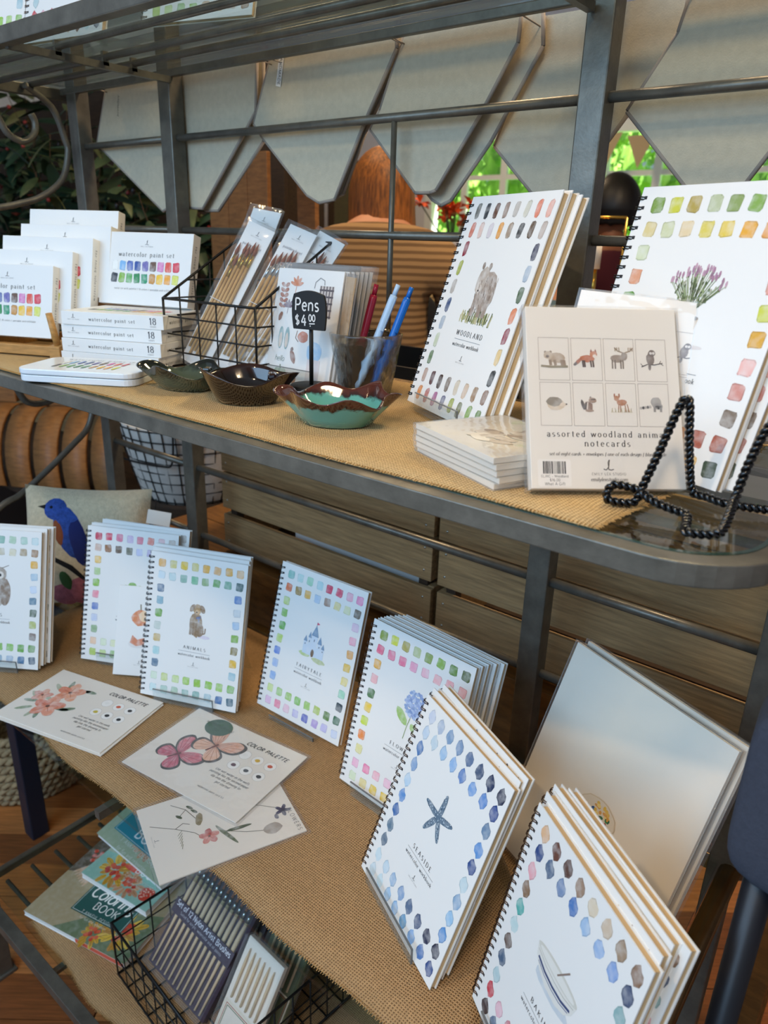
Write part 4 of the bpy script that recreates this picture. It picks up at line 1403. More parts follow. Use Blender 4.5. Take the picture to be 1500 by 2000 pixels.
_bx = MB().box((KW / 2, KT / 2, KH / 2), (KW, KT, KH)).mesh('carton', 'paper')
_bxf = box_front().mesh('front_print')
_side = Print()
_side.text('watercolor paint set', 0, 0, 0, '7a7a78', 'serif', 0.2, rot=0.0001, fit=0.085)
_bxs = _side.mesh('side_print', lambda u, v, l: (KW + l, KT / 2 + v - 0.003, KH / 2 + u))
_bxl = box_spine().mesh('spine_print', lambda u, v, l: (u, -l, v))       # lying box: long thin side faces front


def paint_box(x, y, z, yaw, tilt, label):
    t = thing('paint_set_box', (x, y, z), (-tilt, 0, yaw), label, 'box', 'watercolor paint set boxes')
    obj('carton', _bx, t, 0.0006)
    obj('front_print', _bxf, t)
    obj('side_print', _bxs, t)
    return t


_lye = MB().box((KW / 2, KH / 2, KT / 2), (KW, KH, KT)).mesh('carton', 'paper')
_lyt = box_front().mesh('top_print', lambda u, v, l: (u, v, KT + l))
_lys = _side.mesh('end_print', lambda u, v, l: (KW + l, KH / 2 + u, KT / 2 + v - 0.003))


def paint_box_flat(x, y, z, yaw, label):
    t = thing('paint_set_box', (x, y, z), (0, 0, yaw), label, 'box', 'watercolor paint set boxes')
    obj('carton', _lye, t, 0.0006)
    obj('spine_print', _bxl, t)
    obj('top_print', _lyt, t)
    obj('end_print', _lys, t)
    return t


_yw = 0.43
_tr = [(-1.231, 0.648, 1.486), (-1.218, 0.678, 1.509), (-1.202, 0.708, 1.531), (-1.193, 0.738, 1.551), (-1.214, 0.768, 1.576)]
_lab = ['white watercolor paint set box, front of the five in the wooden rack', 'white watercolor paint set box, second from the front in the wooden rack',
        'white watercolor paint set box, middle of the five in the wooden rack', 'white watercolor paint set box, fourth from the front in the wooden rack',
        'white watercolor paint set box, hindmost and highest in the wooden rack']
for _i, (_px, _py, _pz) in enumerate(_tr):
    _tl = 0.24
    _b = Vector((-sin(_yw), cos(_yw), 0))
    _r = Vector((cos(_yw), sin(_yw), 0))
    _o = Vector((_px, _py, _pz)) - _r * KW - _b * (KH * sin(_tl)) - Vector((0, 0, KH * cos(_tl)))
    paint_box(_o.x, _o.y, _o.z, _yw, _tl, _lab[_i])
# the wooden rack they stand in
_w = thing('wooden_rack', (-1.29, 0.60, ZM), (0, 0, _yw), 'pale wooden rack with pegs holding the paint set boxes', 'rack')
for _xx in (-0.085, 0.105):
    MB().add([(_xx + a, b, c) for a in (-0.010, 0.010) for b, c in ((-0.045, 0), (0.175, 0), (0.175, 0.118), (-0.010, 0.030), (-0.045, 0.022))],
             [(0, 1, 2, 3, 4), (9, 8, 7, 6, 5), (0, 5, 6, 1), (1, 6, 7, 2), (2, 7, 8, 3), (3, 8, 9, 4), (4, 9, 5, 0)]).build('side_rail', 'honey_wood', _w, 0.001)
    MB().tube([(_xx, -0.034, 0.020), (_xx - 0.004, -0.042, 0.075)], [0.0058, 0.005], 10).build('peg', 'honey_wood', _w)
MB().box((0.01, -0.012, 0.010), (0.185, 0.018, 0.016)).build('cross_rail', 'honey_wood', _w, 0.001)
MB().box((0.01, 0.150, 0.010), (0.185, 0.018, 0.016)).build('cross_rail', 'honey_wood', _w, 0.001)

_sl = ['bottom', 'second', 'third', 'top']
for _i, (_dx, _dy) in enumerate([(0, 0), (0.002, 0.002), (0.000, 0.005), (0.006, 0.004)]):
    paint_box_flat(-1.142 + _dx, 0.597 + _dy, ZM + _i * (KT + 0.0003), 0.385 + 0.015 * _i,
                   'white paint set box lying flat, %s of the stack of four' % (_sl[_i] if _i in (0, 3) else _sl[_i] + ' from the bottom'))
paint_box(-1.197, 0.703, ZM + 4 * KT + 0.005, 0.331, 0.27, 'white paint set box leaning upright on top of the flat stack')

# metal tin in front
_t = thing('paint_tin', (-0.999, 0.568, ZM), (0, 0, 0.55), 'flat white metal paint tin with rounded corners', 'tin')
MB().plate(round_rect(-0.088, -0.056, 0.088, 0.056, 0.020, 6), 0.0002, 0.0095).build('base', 'white_tin', _t, 0.0012)
MB().plate(round_rect(-0.089, -0.057, 0.089, 0.057, 0.021, 6), 0.0102, 0.0185).build('lid', 'white_tin', _t, 0.0018)
_p = Print()
for _j, _row in enumerate((P1, P2)):
    for _i, _c in enumerate(_row):
        _p.swatch(-0.045 + 0.0112 * _i, 0.010 - 0.030 * _j, 0.0066, 0.019, _c, _i + 40 * _j, 'brush')
_p.text('watercolor paint set', 0, 0.030, 0, '6a6a68', 'serif', 0.2, fit=0.11)
obj('lid_print', _p.mesh('lid_print', lambda u, v, l: (u, v, 0.0188 + l)), _t)


def dish(name, loc, rz, m, label, rx, ry, h, lobes, ruf, foot=0.55, notch=False):
    t = thing(name, loc, (0, 0, rz), label, 'dish')

    def fn(r, z, a):
        k = max(0.0, min(1.0, (r - 0.5) / 0.5))
        k = k * k
        rr = r * (1 + ruf * 0.5 * k * sin(lobes * a + 0.7) + 0.04 * k * sin((lobes + 2) * a))
        zz = z * (1 + ruf * k * sin(lobes * a + 2.2) + 0.10 * k * sin(2 * a))
        return rr, zz
    prof = [(0.0, 0.0), (foot * 0.9, 0.0), (foot, 0.03), (0.72, 0.30), (0.90, 0.72), (1.0, 0.98), (1.02, 1.02), (0.99, 1.03), (0.93, 0.92), (0.84, 0.62), (0.66, 0.30), (0.45, 0.18), (0.0, 0.15)]
    b = MB()
    b.lathe(prof, 72, fn=fn)
    b.v = [(x * rx, y * ry, z * h + 0.0004) for x, y, z in b.v]
    o = b.build('bowl', m, t)
    if notch:
        g = MB().box((rx * 0.62, -ry * 0.10, h * 1.02), (0.010, 0.016, 0.008), 0.3)
        g.build('handle', m, t, 0.002)
    return t


dish('spoon_rest', (-0.845, 0.615, ZM), 0.35, 'glaze_green', 'olive green glazed pottery dish beside the white tin', 0.062, 0.044, 0.028, 4, 0.20, 0.6, True)
dish('spoon_rest', (-0.722, 0.617, ZM), 0.45, 'glaze_brown', 'dark brown glazed pottery dish, middle one of the three', 0.062, 0.050, 0.036, 3, 0.16, 0.62, True)
dish('spoon_rest', (-0.562, 0.616, ZM), 0.5, 'glaze_teal', 'teal glazed pottery dish with a ruffled brown rim', 0.066, 0.054, 0.034, 6, 0.15, 0.62)


# ------------------------------------------------------------------ wire baskets
def wire_basket(name, loc, rz, w, dep, hf, hb, label, r=0.0022, nx=5, ny=5, nz=3, m='black_wire', thin=0.0013):
    t = thing(name, loc, (0, 0, rz), label, 'basket')

    def top(y):
        return hf + (hb - hf) * y / dep
    z0 = 0.004
    MB().tube([(0, 0, hf), (w, 0, hf), (w, dep, hb), (0, dep, hb)], r, 8, True).build('rim', m, t)
    MB().tube([(0, 0, z0), (w, 0, z0), (w, dep, z0), (0, dep, z0)], r * 0.8, 8, True).build('base_ring', m, t)
    for i in range(nx + 1):
        x = w * i / nx
        MB().tube([(x, 0, hf), (x, 0, z0), (x, dep, z0), (x, dep, hb)], thin if 0 < i < nx else r * 0.9, 6).build('wire', m, t)
    for j in range(1, ny):
        y = dep * j / ny
        MB().tube([(0, y, top(y)), (0, y, z0), (w, y, z0), (w, y, top(y))], thin, 6).build('wire', m, t)
    for k in range(1, nz + 2):
        z = z0 + (hf - z0) * k / nz * 0.999
        if k < nz:
            MB().tube([(0, 0, z), (w, 0, z), (w, dep, z), (0, dep, z)], thin, 6, True).build('wire', m, t)
        elif z < hb:
            y = max(0.0, min(dep, (z - hf) / max(1e-6, hb - hf) * dep))
            MB().tube([(0, y, z), (0, dep, z), (w, dep, z), (w, y, z)], thin, 6).build('wire', m, t)
    return t


wire_basket('wire_basket', (-0.992, 0.690, ZM), 0.02, 0.205, 0.155, 0.108, 0.195, 'dark wire basket with sloping sides holding paintbrush packs', nz=4)


def brush_pack(base, top, face, w, label, n=6, seed=0):
    """paintbrushes in a clear sleeve with a white card"""
    base, top = Vector(base), Vector(top)
    L = (top - base).length
    z = (top - base).normalized()
    fx = Vector(face)
    yv = (fx - z * fx.dot(z)).normalized() * -1      # local +Y points away from the viewer
    xv = yv.cross(z).normalized()
    M = Matrix((xv, yv, z)).transposed().to_4x4()
    M.translation = base
    t = thing('paintbrush_pack', base, (0, 0, 0), label, 'paintbrushes', 'paintbrush packs in the wire basket')
    t.rotation_euler = M.to_euler()
    MB().box((0, 0.004, L / 2), (w, 0.0012, L)).build('backing_card', 'paper', t)
    rr = random.Random(seed)
    for k in range(n):
        x = -w * 0.36 + w * 0.60 * k / (n - 1)
        h = L * (0.56 + 0.02 * k) + rr.uniform(-.006, .006)
        z0 = 0.012 + rr.uniform(0, .012)
        b = MB().tube([(x, 0, z0), (x, 0, z0 + h * 0.5), (x, 0, z0 + h)], [0.0018, 0.0028, 0.0024], 7)
        o = b.build('brush', 'bamboo', t)
        MB().tube([(x, 0, z0 + h), (x, 0, z0 + h + 0.020)], [0.0024, 0.0019], 7).build('ferrule', 'brass' if seed % 2 == 0 else 'silver', o)
        MB().tube([(x, 0, z0 + h + 0.020), (x, 0, z0 + h + 0.026), (x, 0, z0 + h + 0.040)], [0.0019, 0.003, 0.0004], 7).build('bristles', 'bristle', o)
    MB().tube([(-w * 0.44, -0.003, L * 0.45), (w * 0.36, -0.003, L * 0.455)], 0.0006, 4).build('elastic_band', 'paper', t)
    p = Print()
    p.logo(0.0, L * 0.93, 0.007)
    p.text('paintbrush set', 0.0, L * 0.85, 0, '8a8a90', 'serif', 0.12, fit=w * 0.72)
    obj('card_print', p.mesh('card_print', lambda u, v, l: (u, 0.0033 - l, v)), t)
    MB().box((0, 0.0012, L / 2), (w + 0.006, 0.009, L + 0.008)).build('clear_sleeve', 'plastic_film', t)
    return t


_f = (0.15, -1, 0.25)
brush_pack((-0.945, 0.735, ZM + 0.008), (-0.925, 0.845, 1.582), _f, 0.058, 'paintbrush pack at the back of the basket, only its white top showing', 6, 5)
brush_pack((-0.965, 0.715, ZM + 0.008), (-0.905, 0.815, 1.558), _f, 0.056, 'paintbrush pack with gold ferrules leaning at the left of the basket', 6, 2)
brush_pack((-0.888, 0.722, ZM + 0.008), (-0.835, 0.835, 1.555), _f, 0.054, 'paintbrush pack with silver ferrules in the middle of the basket', 5, 3)
brush_pack((-0.860, 0.730, ZM + 0.008), (-0.790, 0.850, 1.545), _f, 0.052, 'paintbrush pack leaning furthest right in the basket', 5, 4)

# ------------------------------------------------------------------ sticker packs


def sticker_print(w, h):
    p = Print()

    def leaf(x, y, s, col, n=5):
        for k in range(n):
            a = pi / 2 + (k - (n - 1) / 2) * 0.62
            p.blob(x + 0.5 * s * cos(a), y + 0.5 * s * sin(a), 0.5 * s, 0.17 * s, col, 2 + 0.1 * k, rot=a)
        p.line([(x, y), (x - 0.1 * s, y - 0.8 * s)], 0.06 * s, col, 2)
    for k in range(5):
        for sg in (-1, 1):
            p.blob(0.017 + sg * 0.004, h - 0.022 - 0.007 * k, 0.0045, 0.0028, 'a8664c', 2, rot=sg * 0.5)
    leaf(0.039, h - 0.022, 0.013, 'd07c4c')
    leaf(0.028, h - 0.052, 0.011, '6c5468')
    p.blob(0.047, h - 0.050, 0.006, 0.008, 'd88a5c', 2)
    p.blob(0.015, h - 0.065, 0.0035, 0.0065, '8c5a40', 2, rot=-0.4)
    p.line([(0.073, h - 0.024), (0.074, h - 0.016), (0.082, h - 0.010), (0.090, h - 0.013), (0.091, h - 0.019)], 0.0013, '8c8c8c', 3)
    x0, y0 = w - 0.040, h - 0.062
    p.rect(x0, y0, x0 + 0.026, y0 + 0.042, 'c8bcb4', 2)
    for k in range(5):
        p.rect(x0 + 0.0012 + 0.0054 * k, y0, x0 + 0.0032 + 0.0054 * k, y0 + 0.042, '5c4c4c', 2.4)
        p.rect(x0, y0 + 0.001 + 0.0086 * k, x0 + 0.026, y0 + 0.0034 + 0.0086 * k, '4a3c40', 2.8)
    for x in (0.021, 0.033):
        p.blob(x, h - 0.094, 0.0048, 0.0155, '8cacac', 2, jit=0.02)
        p.blob(x, h - 0.097, 0.0032, 0.0105, 'd8c8b8', 2.5, jit=0.02)
    p.blob(0.064, h - 0.090, 0.010, 0.008, 'c4785c', 2)
    p.line([(0.052, h - 0.082), (0.050, h - 0.092), (0.056, h - 0.097)], 0.0012, '8c7468', 2.5)
    p.text('hello', 0.024, h - 0.126, 0.010, '8c9a90', 'sans', 0.0, 0.25)
    p.blob(0.049, h - 0.118, 0.0045, 0.010, '8c5c48', 2.2, rot=0.5)
    p.blob(0.046, h - 0.108, 0.0028, 0.003, '6c4c40', 2.4)
    for k in range(5):
        a = (k - 2)
        p.blob(0.028 + a * 0.0038, h - 0.146, 0.0052, 0.0105, 'bccab8' if k % 2 else 'a8bca8', 2 + 0.1 * k, jit=0.03)
    p.line([(0.028, h - 0.136), (0.027, h - 0.131)], 0.0018, '6c7c5c', 3)
    p.blob(0.056, h - 0.148, 0.0048, 0.0065, '9c6c48', 2.2)
    p.blob(0.056, h - 0.1415, 0.0052, 0.0032, 'b89c7c', 2.6)
    p.blob(0.088, h - 0.108, 0.014, 0.014, 'a8c8e0', 2)
    p.rect(0.078, h - 0.150, 0.102, h - 0.118, 'dcd0cc', 2.4, 0.5)
    p.line([(0.090, h - 0.150), (0.090, h - 0.120)], 0.0005, '8c8c8c', 3)
    return p


SWd, SHt = 0.131, 0.156
_stp = sticker_print(SWd - 0.008, SHt).mesh('sheet_print')
_sts = MB().box(((SWd - 0.008) / 2, 0.0009, SHt / 2), (SWd - 0.008, 0.0018, SHt)).mesh('sticker_sheet', 'paper')
_stf = MB().box((SWd / 2 - 0.002, 0.0008, SHt / 2 + 0.003), (SWd + 0.004, 0.0056, SHt + 0.008)).mesh('clear_sleeve', 'plastic_film')
_sn = ['front', 'second', 'third', 'fourth', 'fifth', 'sixth', 'hindmost']
for _i in range(7):
    _t = thing('sticker_pack', (-0.792 + 0.0028 * _i, 0.713 + 0.0068 * _i, ZM + 0.008), (-0.213, 0, 0.0 - 0.01 * _i),
               'clear pack of autumn sticker sheets, %s in its row' % _sn[_i], 'stickers', 'autumn sticker packs')
    obj('sticker_sheet', _sts, _t)
    obj('sheet_print', _stp, _t)
    obj('clear_sleeve', _stf, _t)
_t = thing('photo_sleeve', (-0.735, 0.775, ZM + 0.085), (-0.15, 0.0, -0.55), 'kraft card in a clear sleeve standing behind the sticker packs', 'card')
MB().box((0.055, 0, 0.04), (0.115, 0.0015, 0.082)).build('card', 'kraft', _t)
MB().box((0.055, 0, 0.041), (0.122, 0.004, 0.088)).build('clear_sleeve', 'plastic_film', _t)
_t.location.z = ZM + 0.075
_t2 = thing('photo_block', (-0.735, 0.790, ZM), (0, 0, -0.5), 'dark wooden block behind the sticker packs', 'block')
MB().box((0.055, 0.010, 0.036), (0.11, 0.04, 0.072)).build('block', 'crate_dark', _t2, 0.001)
acrylic_stand(-0.775, 0.707, ZM, 0.0, 0.21, 0.085, 0.060, 'clear acrylic stand under the sticker packs', lip=0.028, back=0.12)

# ------------------------------------------------------------------ price sign
_t = thing('price_sign', (-0.676, 0.690, ZM), (0, 0, 0.25), 'small black chalkboard sign reading Pens 4.00 on a stand', 'sign')
MB().lathe([(0, 0), (0.030, 0), (0.031, 0.004), (0.0285, 0.018), (0.027, 0.0195), (0, 0.0195)], 40).build('base', 'sign_black', _t)
MB().tube([(0, 0, 0.018), (0, 0, 0.105)], 0.0028, 8).build('pole', 'sign_black', _t)
_n = 10
_poly = [(-0.029, 0.092), (-0.0285, 0.0905), (0.0285, 0.0905), (0.029, 0.092)]
_poly += [(0.029 + 0.0022 * sin(pi * k / 6), 0.092 + 0.048 * k / 6) for k in range(1, 6)]
_poly += [(0.027 - 0.054 * k / _n, 0.141 + 0.0055 * sin(pi * k / _n)) for k in range(_n + 1)]
_poly += [(-0.029 - 0.0022 * sin(pi * k / 6), 0.140 - 0.048 * k / 6) for k in range(1, 6)]
_poly = [(a * 0.8, 0.0905 + (b - 0.0905) * 0.86) for a, b in _poly]
MB().prism(_poly, -0.0065, -0.0025).build('board', 'sign_black', _t, 0.0006)
_p = Print()
_p.text('Pens', -0.003, 0.1185, 0.0235, 'dcdcda', 'sans', 0.06, 0.06, wgt=0.10)
_p.text('$', -0.0215, 0.0975, 0.0195, 'dcdcda', 'sans', 0.0, 0.0, wgt=0.11)
_p.text('4', -0.0085, 0.0965, 0.0225, 'dcdcda', 'sans', 0.0, 0.0, wgt=0.10)
_p.text('00', 0.0075, 0.1035, 0.0135, 'dcdcda', 'sans', 0.02, 0.0, wgt=0.13)
_p.line([(0.002, 0.0995), (0.013, 0.1000)], 0.0016, 'dcdcda')
_p.line([(0.004, 0.0955), (0.0042, 0.0972)], 0.0018, 'dcdcda')
obj('lettering', _p.mesh('lettering', lambda u, v, l: (u * 0.74 - 0.0005, -0.0066 - l, 0.0905 + (v - 0.0905) * 0.84)), _t)

# ------------------------------------------------------------------ glass of pens
_cx, _cy = -0.643, 0.760
_t = thing('glass_tumbler', (_cx, _cy, ZM), (0, 0, 0), 'clear cut-glass tumbler with a diamond pattern holding pens', 'glass')
_H = 0.084


def _cut(r, z, a):
    k = 1.0 if 0.010 < z < _H - 0.014 else 0.0
    u, v = a * 12 / (2 * pi), (z - 0.010) / 0.021
    g = min(abs(((u + v) % 1) - 0.5), abs(((u - v) % 1) - 0.5))
    d = -0.0030 * max(0.0, 1 - (0.5 - abs(0.5 - abs(((u + v) % 1)))) / 0.14) - 0.0016 * max(0.0, 1 - (0.5 - abs(0.5 - abs(((u - v) % 1)))) / 0.14)
    return r - d * k * -1, z


_pr0 = [(0.0, 0.0), (0.026, 0.0), (0.0285, 0.003)] + [(0.029 + 0.0115 * (k / 24) ** 0.9, 0.006 + (_H - 0.006) * k / 24) for k in range(25)]
_pr0 += [(0.0392, _H + 0.0012), (0.0375, _H)] + [(0.0255 + 0.0112 * (k / 8) ** 0.9, 0.010 + (_H - 0.012) * k / 8) for k in range(7, -1, -1)] + [(0.022, 0.0085), (0.0, 0.0085)]
_pr = [(r * 1.22, z) for r, z in _pr0]
MB().lathe(_pr, 96, fn=lambda r, z, a: _cut(r, z, a) if r > 0.0348 and z < _H else (r, z)).build('bowl', 'clear_glass', _t)


def pen(base, top, m, label, clip=True, plunger=None):
    base, top = Vector(base), Vector(top)
    d = (top - base)
    L = d.length
    t = thing('pen', base, d.to_track_quat('Z', 'Y').to_euler(), label, 'pen', 'pens in the glass tumbler')
    MB().tube([(0, 0, 0), (0, 0, 0.012), (0, 0, 0.02), (0, 0, L * 0.86), (0, 0, L * 0.9)], [0.0012, 0.0036, 0.0049, 0.0053, 0.0048], 14).build('barrel', m, t)
    MB().tube([(0, 0, L * 0.9), (0, 0, L)], 0.0032, 12).build('plunger', plunger or m, t)
    if clip:
        MB().box((-0.0066, 0, L * 0.72), (0.0016, 0.0042, L * 0.30)).build('clip', m, t, 0.0005)
    return t


pen((_cx - 0.012, _cy - 0.016, ZM + 0.012), (-0.639, 0.775, 1.487), 'pen_red', 'dark red pen standing at the left of the glass tumbler', False)
pen((_cx + 0.004, _cy - 0.022, ZM + 0.012), (-0.609, 0.783, 1.488), 'pen_pale', 'pale blue pen in the middle of the glass tumbler')
pen((_cx + 0.022, _cy - 0.012, ZM + 0.012), (-0.596, 0.795, 1.485), 'pen_blue', 'bright blue pen at the right of the glass tumbler')

# ------------------------------------------------------------------ notecards
NW, NH, NT = 0.1361, 0.163, 0.012


def animal(p, k, x, y, s):
    """eight little woodland animals"""
    e = lambda dx, dy, rx, ry, c, l=2.0, r=0.0, w=0.7: p.blob(x + dx * s, y + dy * s, rx * s, ry * s, c, l, rot=r, wash=w, n=12)
    ln = lambda pts, w, c, l=2.4: p.line([(x + a * s, y + b * s) for a, b in pts], w * s, c, l, 0.3)
    if k == 0:       # bear on a log
        ln([(-4.6, -2.6), (-1, -2.9), (4.8, -2.7)], 0.8, '8a7c60')
        e(0.8, 0.3, 3.0, 1.9, 'b09a82'); e(-2.0, 1.2, 1.5, 1.4, 'bca890', 2.6); e(-2.9, 2.3, 0.5, 0.5, '8c745c', 2.3); e(-1.1, 2.4, 0.5, 0.5, '8c745c', 2.3)
        e(-2.2, 0.8, 0.6, 0.5, '5c483c', 3)
        for a in (-1.4, 0.2, 2.6, 3.4):
            ln([(a, -0.4), (a + 0.3, -2.4)], 1.0, '937c66', 2.2)
    elif k == 1:     # fox
        e(0.2, 0.2, 2.6, 1.3, 'b8663c'); e(2.5, 1.9, 1.3, 1.1, 'c0703f', 2.6); e(2.9, 1.2, 0.7, 0.6, 'e8dcd0', 3)
        for dx in (1.7, 3.2):
            p.poly([(x + (dx - .4) * s, y + 2.6 * s), (x + (dx + .4) * s, y + 2.6 * s), (x + dx * s, y + 3.8 * s)], '8c4428', 2.4, .3)
        e(-3.0, -0.8, 1.9, 0.6, 'a85c38', 2.2, 0.75); e(-4.0, -1.7, 0.8, 0.5, '4c3c38', 2.6, 0.75)
        for a in (-1.4, -0.8, 1.4, 2.2):
            ln([(a, -0.4), (a + 0.2, -2.8)], 0.55, '4c342c', 2.2)
    elif k == 2:     # moose
        e(-0.6, 0.4, 2.4, 1.5, '9a8878'); e(1.9, 1.3, 1.1, 1.5, '8c7a6a', 2.6)
        for a in (-2.4, -1.4, 0.6, 1.4):
            ln([(a, 0), (a, -3.2)], 0.5, '786658', 2.2)
        for sg in (-1, 1):
            ln([(1.8 + sg * 0.4, 2.6), (1.8 + sg * 2.2, 3.2), (1.8 + sg * 3.2, 4.4)], 0.4, '9c8468')
            for q in (1.6, 2.3, 3.0):
                ln([(1.8 + sg * q, 3.1), (1.8 + sg * (q + .1), 4.5)], 0.3, '9c8468')
    elif k == 3:     # owl
        ln([(-3.6, -2.4), (-1.4, -1.4), (1, -1.6), (4, -0.9)], 0.35, '5c4c44')
        ln([(2.8, -1.2), (3.4, -0.1)], 0.25, '5c4c44'); ln([(3.2, -1.0), (4.2, -1.8)], 0.25, '5c4c44'); ln([(-3.0, -2.2), (-3.8, -1.2)], 0.25, '5c4c44')
        e(-0.3, 0.4, 1.5, 2.2, '7c6c62', 2.4); e(0.3, 2.6, 1.3, 1.2, '6c5c54', 2.8); e(-0.1, 2.6, 0.5, 0.5, 'd8d0c8', 3); e(0.9, 2.6, 0.5, 0.5, 'd8d0c8', 3)
        e(-0.7, -2.4, 0.5, 1.2, '6c5c54', 2.6)
    elif k == 4:     # hedgehog
        e(0, 0, 3.1, 2.2, 'd4c0a4'); e(-0.6, 0.8, 2.7, 1.7, '8c8070', 2.4); e(2.6, -0.2, 1.2, 0.7, 'dcc8b0', 2.6); e(3.7, -0.1, 0.3, 0.25, '3c3430', 3, 0, 0)
    elif k == 5:     # chipmunk
        e(-0.2, -0.8, 1.6, 1.8, '8c7060'); e(1.4, 1.4, 1.4, 1.0, 'a08470', 2.6); e(-2.0, -0.2, 0.6, 1.9, '4c403c', 2.4, 0.25); e(0.7, 2.4, 0.35, 0.4, '7c6454', 2.4)
        ln([(-0.9, 0.6), (-1.2, -1.8)], 0.5, '3c302c', 3); ln([(-0.3, 0.7), (-0.6, -1.8)], 0.35, 'e4d8cc', 3); ln([(0.8, 1.6), (2.4, 1.8)], 0.3, '3c302c', 3)
        e(0.2, -2.2, 1.5, 0.5, 'a08470', 2.2)
    elif k == 6:     # fawn in grass
        e(0.2, 0.8, 1.8, 1.1, 'b4744c'); e(-1.6, 2.2, 0.9, 1.0, 'b87c54', 2.6); ln([(-0.9, 0.8), (-1.4, 2.0)], 0.8, 'b4744c', 2.4)
        for dx in (-2.3, -0.7):
            e(dx, 3.2, 0.3, 0.8, 'a86844', 2.4)
        for a in (-0.9, -0.3, 1.2, 2.0):
            ln([(a, 0.2), (a * 1.3, -2.6)], 0.35, 'a87454', 2.2)
        for q in range(14):
            a = -3.6 + 0.55 * q
            ln([(a, -2.8), (a + (-1) ** q * 0.4, -1.2 - 0.3 * (q % 3))], 0.16, 'b0a47c', 2.8)
    else:            # raccoon
        e(0.8, 1.0, 1.9, 1.9, '9c948c'); e(1.5, -0.4, 1.5, 1.1, '8c8680', 2.6); e(1.5, -0.5, 1.2, 0.4, '3c3838', 3); e(1.5, -1.1, 0.4, 0.3, '2c2828', 3.2, 0, 0)
        for q in range(5):
            e(-1.4 - 0.8 * q, -0.6 - 0.12 * q, 0.45, 0.55, '4c4848' if q % 2 else 'b4aca4', 2.2)
        for a in (0.2, 2.4):
            ln([(a, -0.6), (a, -2.4)], 0.8, '8c8680', 2.2)


def note_print():
    p = Print()
    gx0, gy1 = 0.0105, NH - 0.0285
    cw, ch = 0.0270, 0.0385
    for r in range(2):
        for c in range(4):
            x0, y1 = gx0 + c * (cw + 0.0022), gy1 - r * (ch + 0.0022)
            for a, b in (((x0, y1), (x0 + cw, y1)), ((x0, y1 - ch), (x0 + cw, y1 - ch)), ((x0, y1), (x0, y1 - ch)), ((x0 + cw, y1), (x0 + cw, y1 - ch))):
                p.line([a, b], 0.0004, 'b0a498', 2)
            animal(p, r * 4 + c, x0 + cw / 2, y1 - ch / 2, 0.00255)
    cx = NW * 0.5
    p.text('assorted woodland animal', cx, 0.0455, 0, '4a4440', 'serif', 0.24, fit=0.79 * NW)
    p.text('notecards', cx, 0.0372, 0, '4a4440', 'serif', 0.24, fit=0.31 * NW)
    p.text('set of eight cards + envelopes | one of each design | blank inside', cx, 0.0290, 0, '5c544e', 'serif', 0.02, 0.22, fit=0.76 * NW)
    p.logo(cx, 0.0165, 0.0090, '5c544e')
    p.text('emilylexstudio.com', cx, 0.0068, 0, '5c544e', 'serif', 0.04, 0.22, fit=0.24 * NW)
    x = 0.0105
    p.poly(round_rect(0.006, 0.0018, 0.035, 0.0255, 0.002, 3), 'ebe5dc', 1, 0)
    r = random.Random(12)
    while x < 0.030:
        w = r.choice([0.0004, 0.0004, 0.0008, 0.0012])
        p.rect(x, 0.0130, x + w, 0.0238, '2c2826', 2)
        x += w + r.choice([0.0004, 0.0005, 0.0008])
    p.text('ELJNC - Woodland', 0.0205, 0.0098, 0, '4a4440', 'sans', 0.06, fit=0.024)
    p.text('$16.00', 0.0205, 0.0064, 0.0032, '4a4440', 'sans', 0.06)
    p.text('What A Gift', 0.0205, 0.0030, 0.0032, '4a4440', 'sans', 0.06)
    return p


_ncp = note_print().mesh('card_print')
_ncb = MB().box((NW / 2, NT / 2, NH / 2), (NW, NT, NH)).mesh('card_stack', 'card_warm')
_ncf = MB().box((NW / 2, NT / 2, NH / 2), (NW + 0.005, NT + 0.0016, NH + 0.003)).mesh('clear_sleeve', 'plastic_film')


def note_pack(loc, rot, label):
    t = thing('notecard_pack', loc, rot, label, 'notecards', 'woodland notecard packs')
    obj('card_stack', _ncb, t, 0.0006)
    obj('card_print', _ncp, t)
    obj('clear_sleeve', _ncf, t)
    return t


note_pack((-0.2681, 0.5385, ZM + 0.0065), (-0.50, 0, 0.7513), 'woodland animal notecard pack facing front behind the black easel')
_np = note_pack((-0.312, 0.634, ZM + 0.014), (-0.33, 0.05, 0.13), 'plain sleeved notecard pack leaning back against the lavender workbook')
_np.scale = (0.96, 0.96, 0.96)
_s = acrylic_stand(-0.320, 0.629, ZM, 0.15, 0.33, 0.10, 0.020, 'clear acrylic stand under the leaning notecard pack', lip=0.02, back=0.09)
